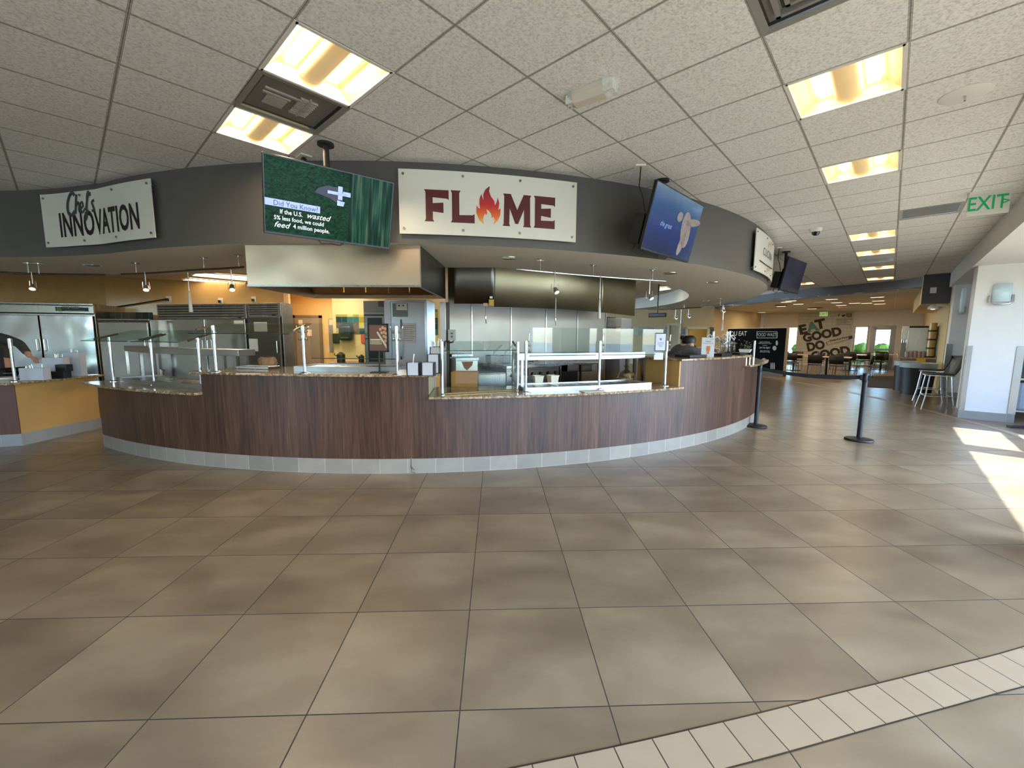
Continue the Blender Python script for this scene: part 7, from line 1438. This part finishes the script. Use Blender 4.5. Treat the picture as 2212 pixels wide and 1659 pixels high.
# black bins with pale liners
def bin_(px,py,r_,h_,lab,liner,at=None):
    c=atz(px,py,0)+ (atz(px,py,0)-C0).normalized()*r_*.6; c.z=0; c=at or c; t=thing('trash_bin',lab,'trash bin',tuple(c)); obj('body',MB().lathe([(r_*.85,0),(r_,h_*.96),(r_*1.02,h_),(r_*.9,h_),(r_*.88,h_*.9),(0,h_*.88)],c,28),BLACK,t,smooth=True)
    obj('liner_bag',MB().lathe([(r_*1.03,h_*.86),(r_*1.05,h_*1.0),(r_*.9,h_*1.015),(r_*.86,h_*.9)],c,28),liner,t,smooth=True)
LN=M('liner_clear',(170,178,176),.3,var=.15,vs=20)
bin_(1971,848,.25,.84,'black round trash bin with a pale liner, behind the bar stool at left',LN,P(16.35,.38)); bin_(2012,853,.36,.84,'larger black trash bin with a pale liner, right behind the bar stool',LN,P(15.5,.60))
# grey boxed bulkhead above the passage
bu=15.72; n0=N.dot(atun(1990,650,u=bu)); zb=atun(2010,656,u=bu).z
struct('trim_11',ubox(MB(),bu,bu+.06,n0,1.04,zb,H-.005),M('bulkhead_grey',(70,68,70),.5)); cq=atz(1972,677,zb); struct('trim_12',ubox(MB(),bu+.06,min(U.dot(cq),bu+6),n0,1.04,zb,LZ+.3),CREAM)
q=atun(2016,627,u=bu-.01); obj('wall_plate',MB().obox(q,(.12,.012,.15),UA-PI/2),WPLAST,label='small white plate on the dark grey bulkhead',cat='wall plate')
q=atun(2047,662,u=15.9); q2=P(15.9,1.0,q.z); t=thing('wall_lamp','small white flood lamp under the grey bulkhead','wall lamp',tuple(q2)); obj('arm',MB().cyl(P(15.9,1.05,q.z+.02),P(15.9,.8,q.z+.05),.03),WPLAST,t); obj('shade',MB().lathe([(.04,.06),(.10,.0),(.11,-.06),(.0,-.05)],P(15.9,.76,q.z),20),WPLAST,t,smooth=True); obj('bulb',MB().lathe([(0,-.075),(.05,-.06),(0,-.045)],P(15.9,.76,q.z),16),GLOWD,t)
# coat-stand like dark rack by the ice machine
q=P(uc+.15,.90); t=thing('utensil_tower','tall rack of dark-banded canisters at the end of the drinks counter','rack',(q.x,q.y,cz))
for k in range(4): obj('canister',MB().cyl((q.x,q.y,cz+.05+k*.26),(q.x,q.y,cz+.27+k*.26),.09,n=16),M('canister_tan',(180,150,96),.4,metal=.3),t,smooth=True); obj('band',MB().cyl((q.x,q.y,cz+.0+k*.26),(q.x,q.y,cz+.05+k*.26),.1,n=16),BROWN,t,smooth=True)
obj('yellow_tag',MB().obox(P(uc-.08,.72,cz-.12),(.2,.02,.2),UA-PI/2),M('tag_bright_yellow',(210,176,40),.5),label='yellow card hanging at the corner of the drinks counter',cat='card')
# bar ledge in the bay behind the first pier, with stools
t=thing('bar_ledge','pale bar ledge with a black edge in the bay behind the white pier','bar counter',tuple(P(13.5,1.3))); obj('ledge_top',ubox(MB(),12.05,15.08,1.10,1.72,1.04,1.08),BLACKM,t); obj('low_wall',ubox(MB(),12.02,15.09,1.42,1.70,0,1.04),M('low_wall_grey',(150,146,142),.5),t)
def make_stool(lab,c,rz):
    t=thing('bar_stool',lab,'bar stool',tuple(c),rz,'dark moulded bar stools'); Mx=X(c,rz)
    def T_(m_): m_.m=Mx; return m_
    obj('seat',T_(MB()).box(-.2,.2,-.2,.2,.745,.775),BROWN,t,bevel=.012); b=T_(MB()); n=8; vs=[]
    for k in range(n+1):
        f_=k/n; z=.77+.34*f_; y=.19+.10*math.sin(f_*PI*.5); w2=.2*(1-.25*f_**2); vs+=[(-w2,y,z),(w2,y,z)]
    b.add(vs,[(2*k,2*k+1,2*k+3,2*k+2) for k in range(n)]); o=obj('backrest',b,BROWN,t,smooth=True); mm=o.modifiers.new('s','SOLIDIFY'); mm.thickness=.02
    for x in (-1,1):
        for y in (-1,1): obj('leg',T_(MB()).tube([(x*.16,y*.16,.745),(x*.20,y*.20,.3),(x*.235,y*.25,0)],.013,10),CHROME,t,smooth=True)
    f=T_(MB()); p=[(-.205,-.205,.3),(.205,-.205,.3),(.205,.205,.3),(-.205,.205,.3)]
    for i in range(4): f.tube([p[i],p[(i+1)%4]],.010,8)
    obj('foot_ring',f,CHROME,t,smooth=True); f=T_(MB()); f.tube([(-.2,-.2,.73),(.2,-.2,.73),(.2,.2,.73),(-.2,.2,.73),(-.2,-.2,.73)],.010,6); obj('seat_frame',f,CHROME,t); return t
make_stool('dark bar stool with chrome legs nearest the white pier',P(12.42,.80),UA-PI+.15)
make_stool('second dark bar stool, beyond the nearest one by the ledge',P(14.0,.78),UA-PI-.1)
# pier guards, sconces, shelf cart beyond the pier
CG=steel('corner_guard',(150,148,144),.25)
zg1=atun(2095,747,u=11.47).z; 
t=thing('corner_guard','stainless corner guard on the left edge of the white pier','corner guard',tuple(P(11.46,1.07,.15)),0,'stainless corner guards'); obj('guard_face',ubox(MB(),11.455,11.468,1.06,1.135,.155,zg1),CG,t); obj('guard_side',ubox(MB(),11.455,11.53,1.052,1.066,.155,zg1),CG,t)
n0=N.dot(atun(2200,748,u=11.47)); t=thing('corner_guard','stainless corner guard on the right edge of the white pier','corner guard',tuple(P(11.46,1.7,.15)),0,'stainless corner guards'); obj('guard_face',ubox(MB(),11.455,11.468,1.66,1.745,.155,zg1),CG,t); obj('guard_side',ubox(MB(),11.455,11.53,1.743,1.755,.155,zg1),CG,t)
t=thing('corner_guard','stainless corner guard on the second pier beyond the bay','corner guard',tuple(P(15.09,1.07,.15)),0,'stainless corner guards'); obj('guard_face',ubox(MB(),15.085,15.098,1.06,1.15,.155,zg1),CG,t); obj('guard_side',ubox(MB(),15.085,15.16,1.052,1.066,.155,zg1),CG,t)
SG=M('sconce_glass',(196,222,230),.15,var=.03,emit=.15,ecol=(200,225,235)); NK=M('brushed_nickel',(196,196,196),.3,metal=.7)
def sconce(u0,px0,px1,py0,py1,lab):
    a=atun(px0,py1,u=u0);b=atun(px1,py0,u=u0); n0=N.dot(a);n1=N.dot(b); z0=a.z;z1=b.z; cn=(n0+n1)/2; w2=(n1-n0)/2
    t=thing('wall_sconce',lab,'wall lamp',tuple(P(u0,cn,z0)),0,'pale glass wall sconces'); g=MB(); vs=[];n=8
    for k in range(n+1):
        an=PI*k/n; q=lambda z:P(u0-.02-.075*math.sin(an),cn-w2*.82*math.cos(an),z); vs+=[q(z0+.04),q(z1)]
    g.add(vs,[(2*k,2*k+2,2*k+3,2*k+1) for k in range(n)]); o=obj('glass_shade',g,SG,t,smooth=True); mm=o.modifiers.new('s','SOLIDIFY'); mm.thickness=.006
    obj('cradle',MB().tube([P(u0-.02,n0,z0+.16),P(u0-.05,n0,z0+.03),P(u0-.08,cn-w2*.6,z0),P(u0-.1,cn,z0-.005),P(u0-.08,cn+w2*.6,z0),P(u0-.05,n1,z0+.03),P(u0-.02,n1,z0+.16)],.016,8),NK,t,smooth=True); obj('back_plate',ubox(MB(),u0-.015,u0,cn-.06,cn+.06,z0+.05,z0+.2),NK,t)
sconce(11.47,2135,2193,613,658,'pale blue glass sconce with a nickel cradle on the white pier')
sconce(15.1,2068,2090,622,678,'pale glass sconce on the second pier, half hidden')
# shelf cart at the right edge
cu=11.9; n0=N.dot(atun(2196,800,u=cu)); t=thing('shelf_cart','steel shelving cart with boxes and bagged goods at the right edge','shelf',tuple(P(cu+.3,n0+.4)))
for z in (.15,.75,1.22): obj('shelf_board',ubox(MB(),cu,cu+.6,n0,n0+1.0,z,z+.03),M('shelf_cream',(206,196,176),.5),t)
for (du,dn) in [(0,0),(.57,0),(0,.97),(.57,.97)]: obj('shelf_post',ubox(MB(),cu+du,cu+du+.03,n0+dn,n0+dn+.03,0,1.6),STEELD,t)
obj('goods_bag',ubox(MB(),cu+.02,cu+.5,n0+.05,n0+.9,.18,.70),M('bag_grey_blue',(160,170,184),.5,var=.1,vs=30),label='grey-blue bagged goods on the low shelf at the right edge',cat='bag',bevel=.05)
obj('dark_crate',ubox(MB(),cu+.02,cu+.5,n0+.05,n0+.9,.78,1.18),BLACKM,label='black crate on the middle shelf at the right edge',cat='crate',bevel=.01)
obj('cardboard_box',ubox(MB(),cu+.02,cu+.45,n0+.05,n0+.8,1.25,1.42),M('cardboard',(166,120,84),.7),label='brown cardboard box on the upper shelf at the right edge',cat='box',bevel=.005)
obj('blue_box',ubox(MB(),cu+.02,cu+.4,n0+.05,n0+.7,1.42,1.52),M('blue_carton',(70,130,200),.5),label='blue carton lying on the cardboard box at the right edge',cat='box',bevel=.005)
m_=MB(); c=atz(2205,925,0); m_.obox(c+V((.2,.0,.02)),(.7,.08,.03),R_(-8)).obox(c+V((.3,.1,.02)),(.5,.06,.03),R_(35)); m_.cyl(c+V((.3,.03,.02)),c+V((.3,.03,.5)),.02); obj('display_stand',m_,BLACKM,label='black flat foot of a display stand at the right edge of the floor',cat='stand')
# the room above the pass-through has its own light
karea(*P(UW+1.6,ncor-4).xy,LZ-.06,1.2,1.2,70,(1,.85,.55)); t=thing('ceiling_light','flat light on the ceiling of the yellow store room','ceiling light',tuple(P(UW+1.6,ncor-4,LZ-.04))); q=P(UW+1.6,ncor-4); obj('housing',MB().box(q.x-.7,q.x+.7,q.y-.7,q.y+.7,LZ-.045,LZ-.001),WPLAST,t)
for (u_,n_) in [(20,-2),(24,-1.5),(24,-4.5),(19.5,-5)]:
    q=P(u_,n_); t=thing('ceiling_light','flat square light among the slot lights of the dining room','ceiling light',(q.x,q.y,LZ-.02),0,'flat lights in the dining-room ceiling'); obj('housing',MB().box(q.x-.25,q.x+.25,q.y-.25,q.y+.25,LZ-.02,LZ-.001),WPLAST,t); karea(q.x,q.y,LZ-.03,.4,.4,DE)
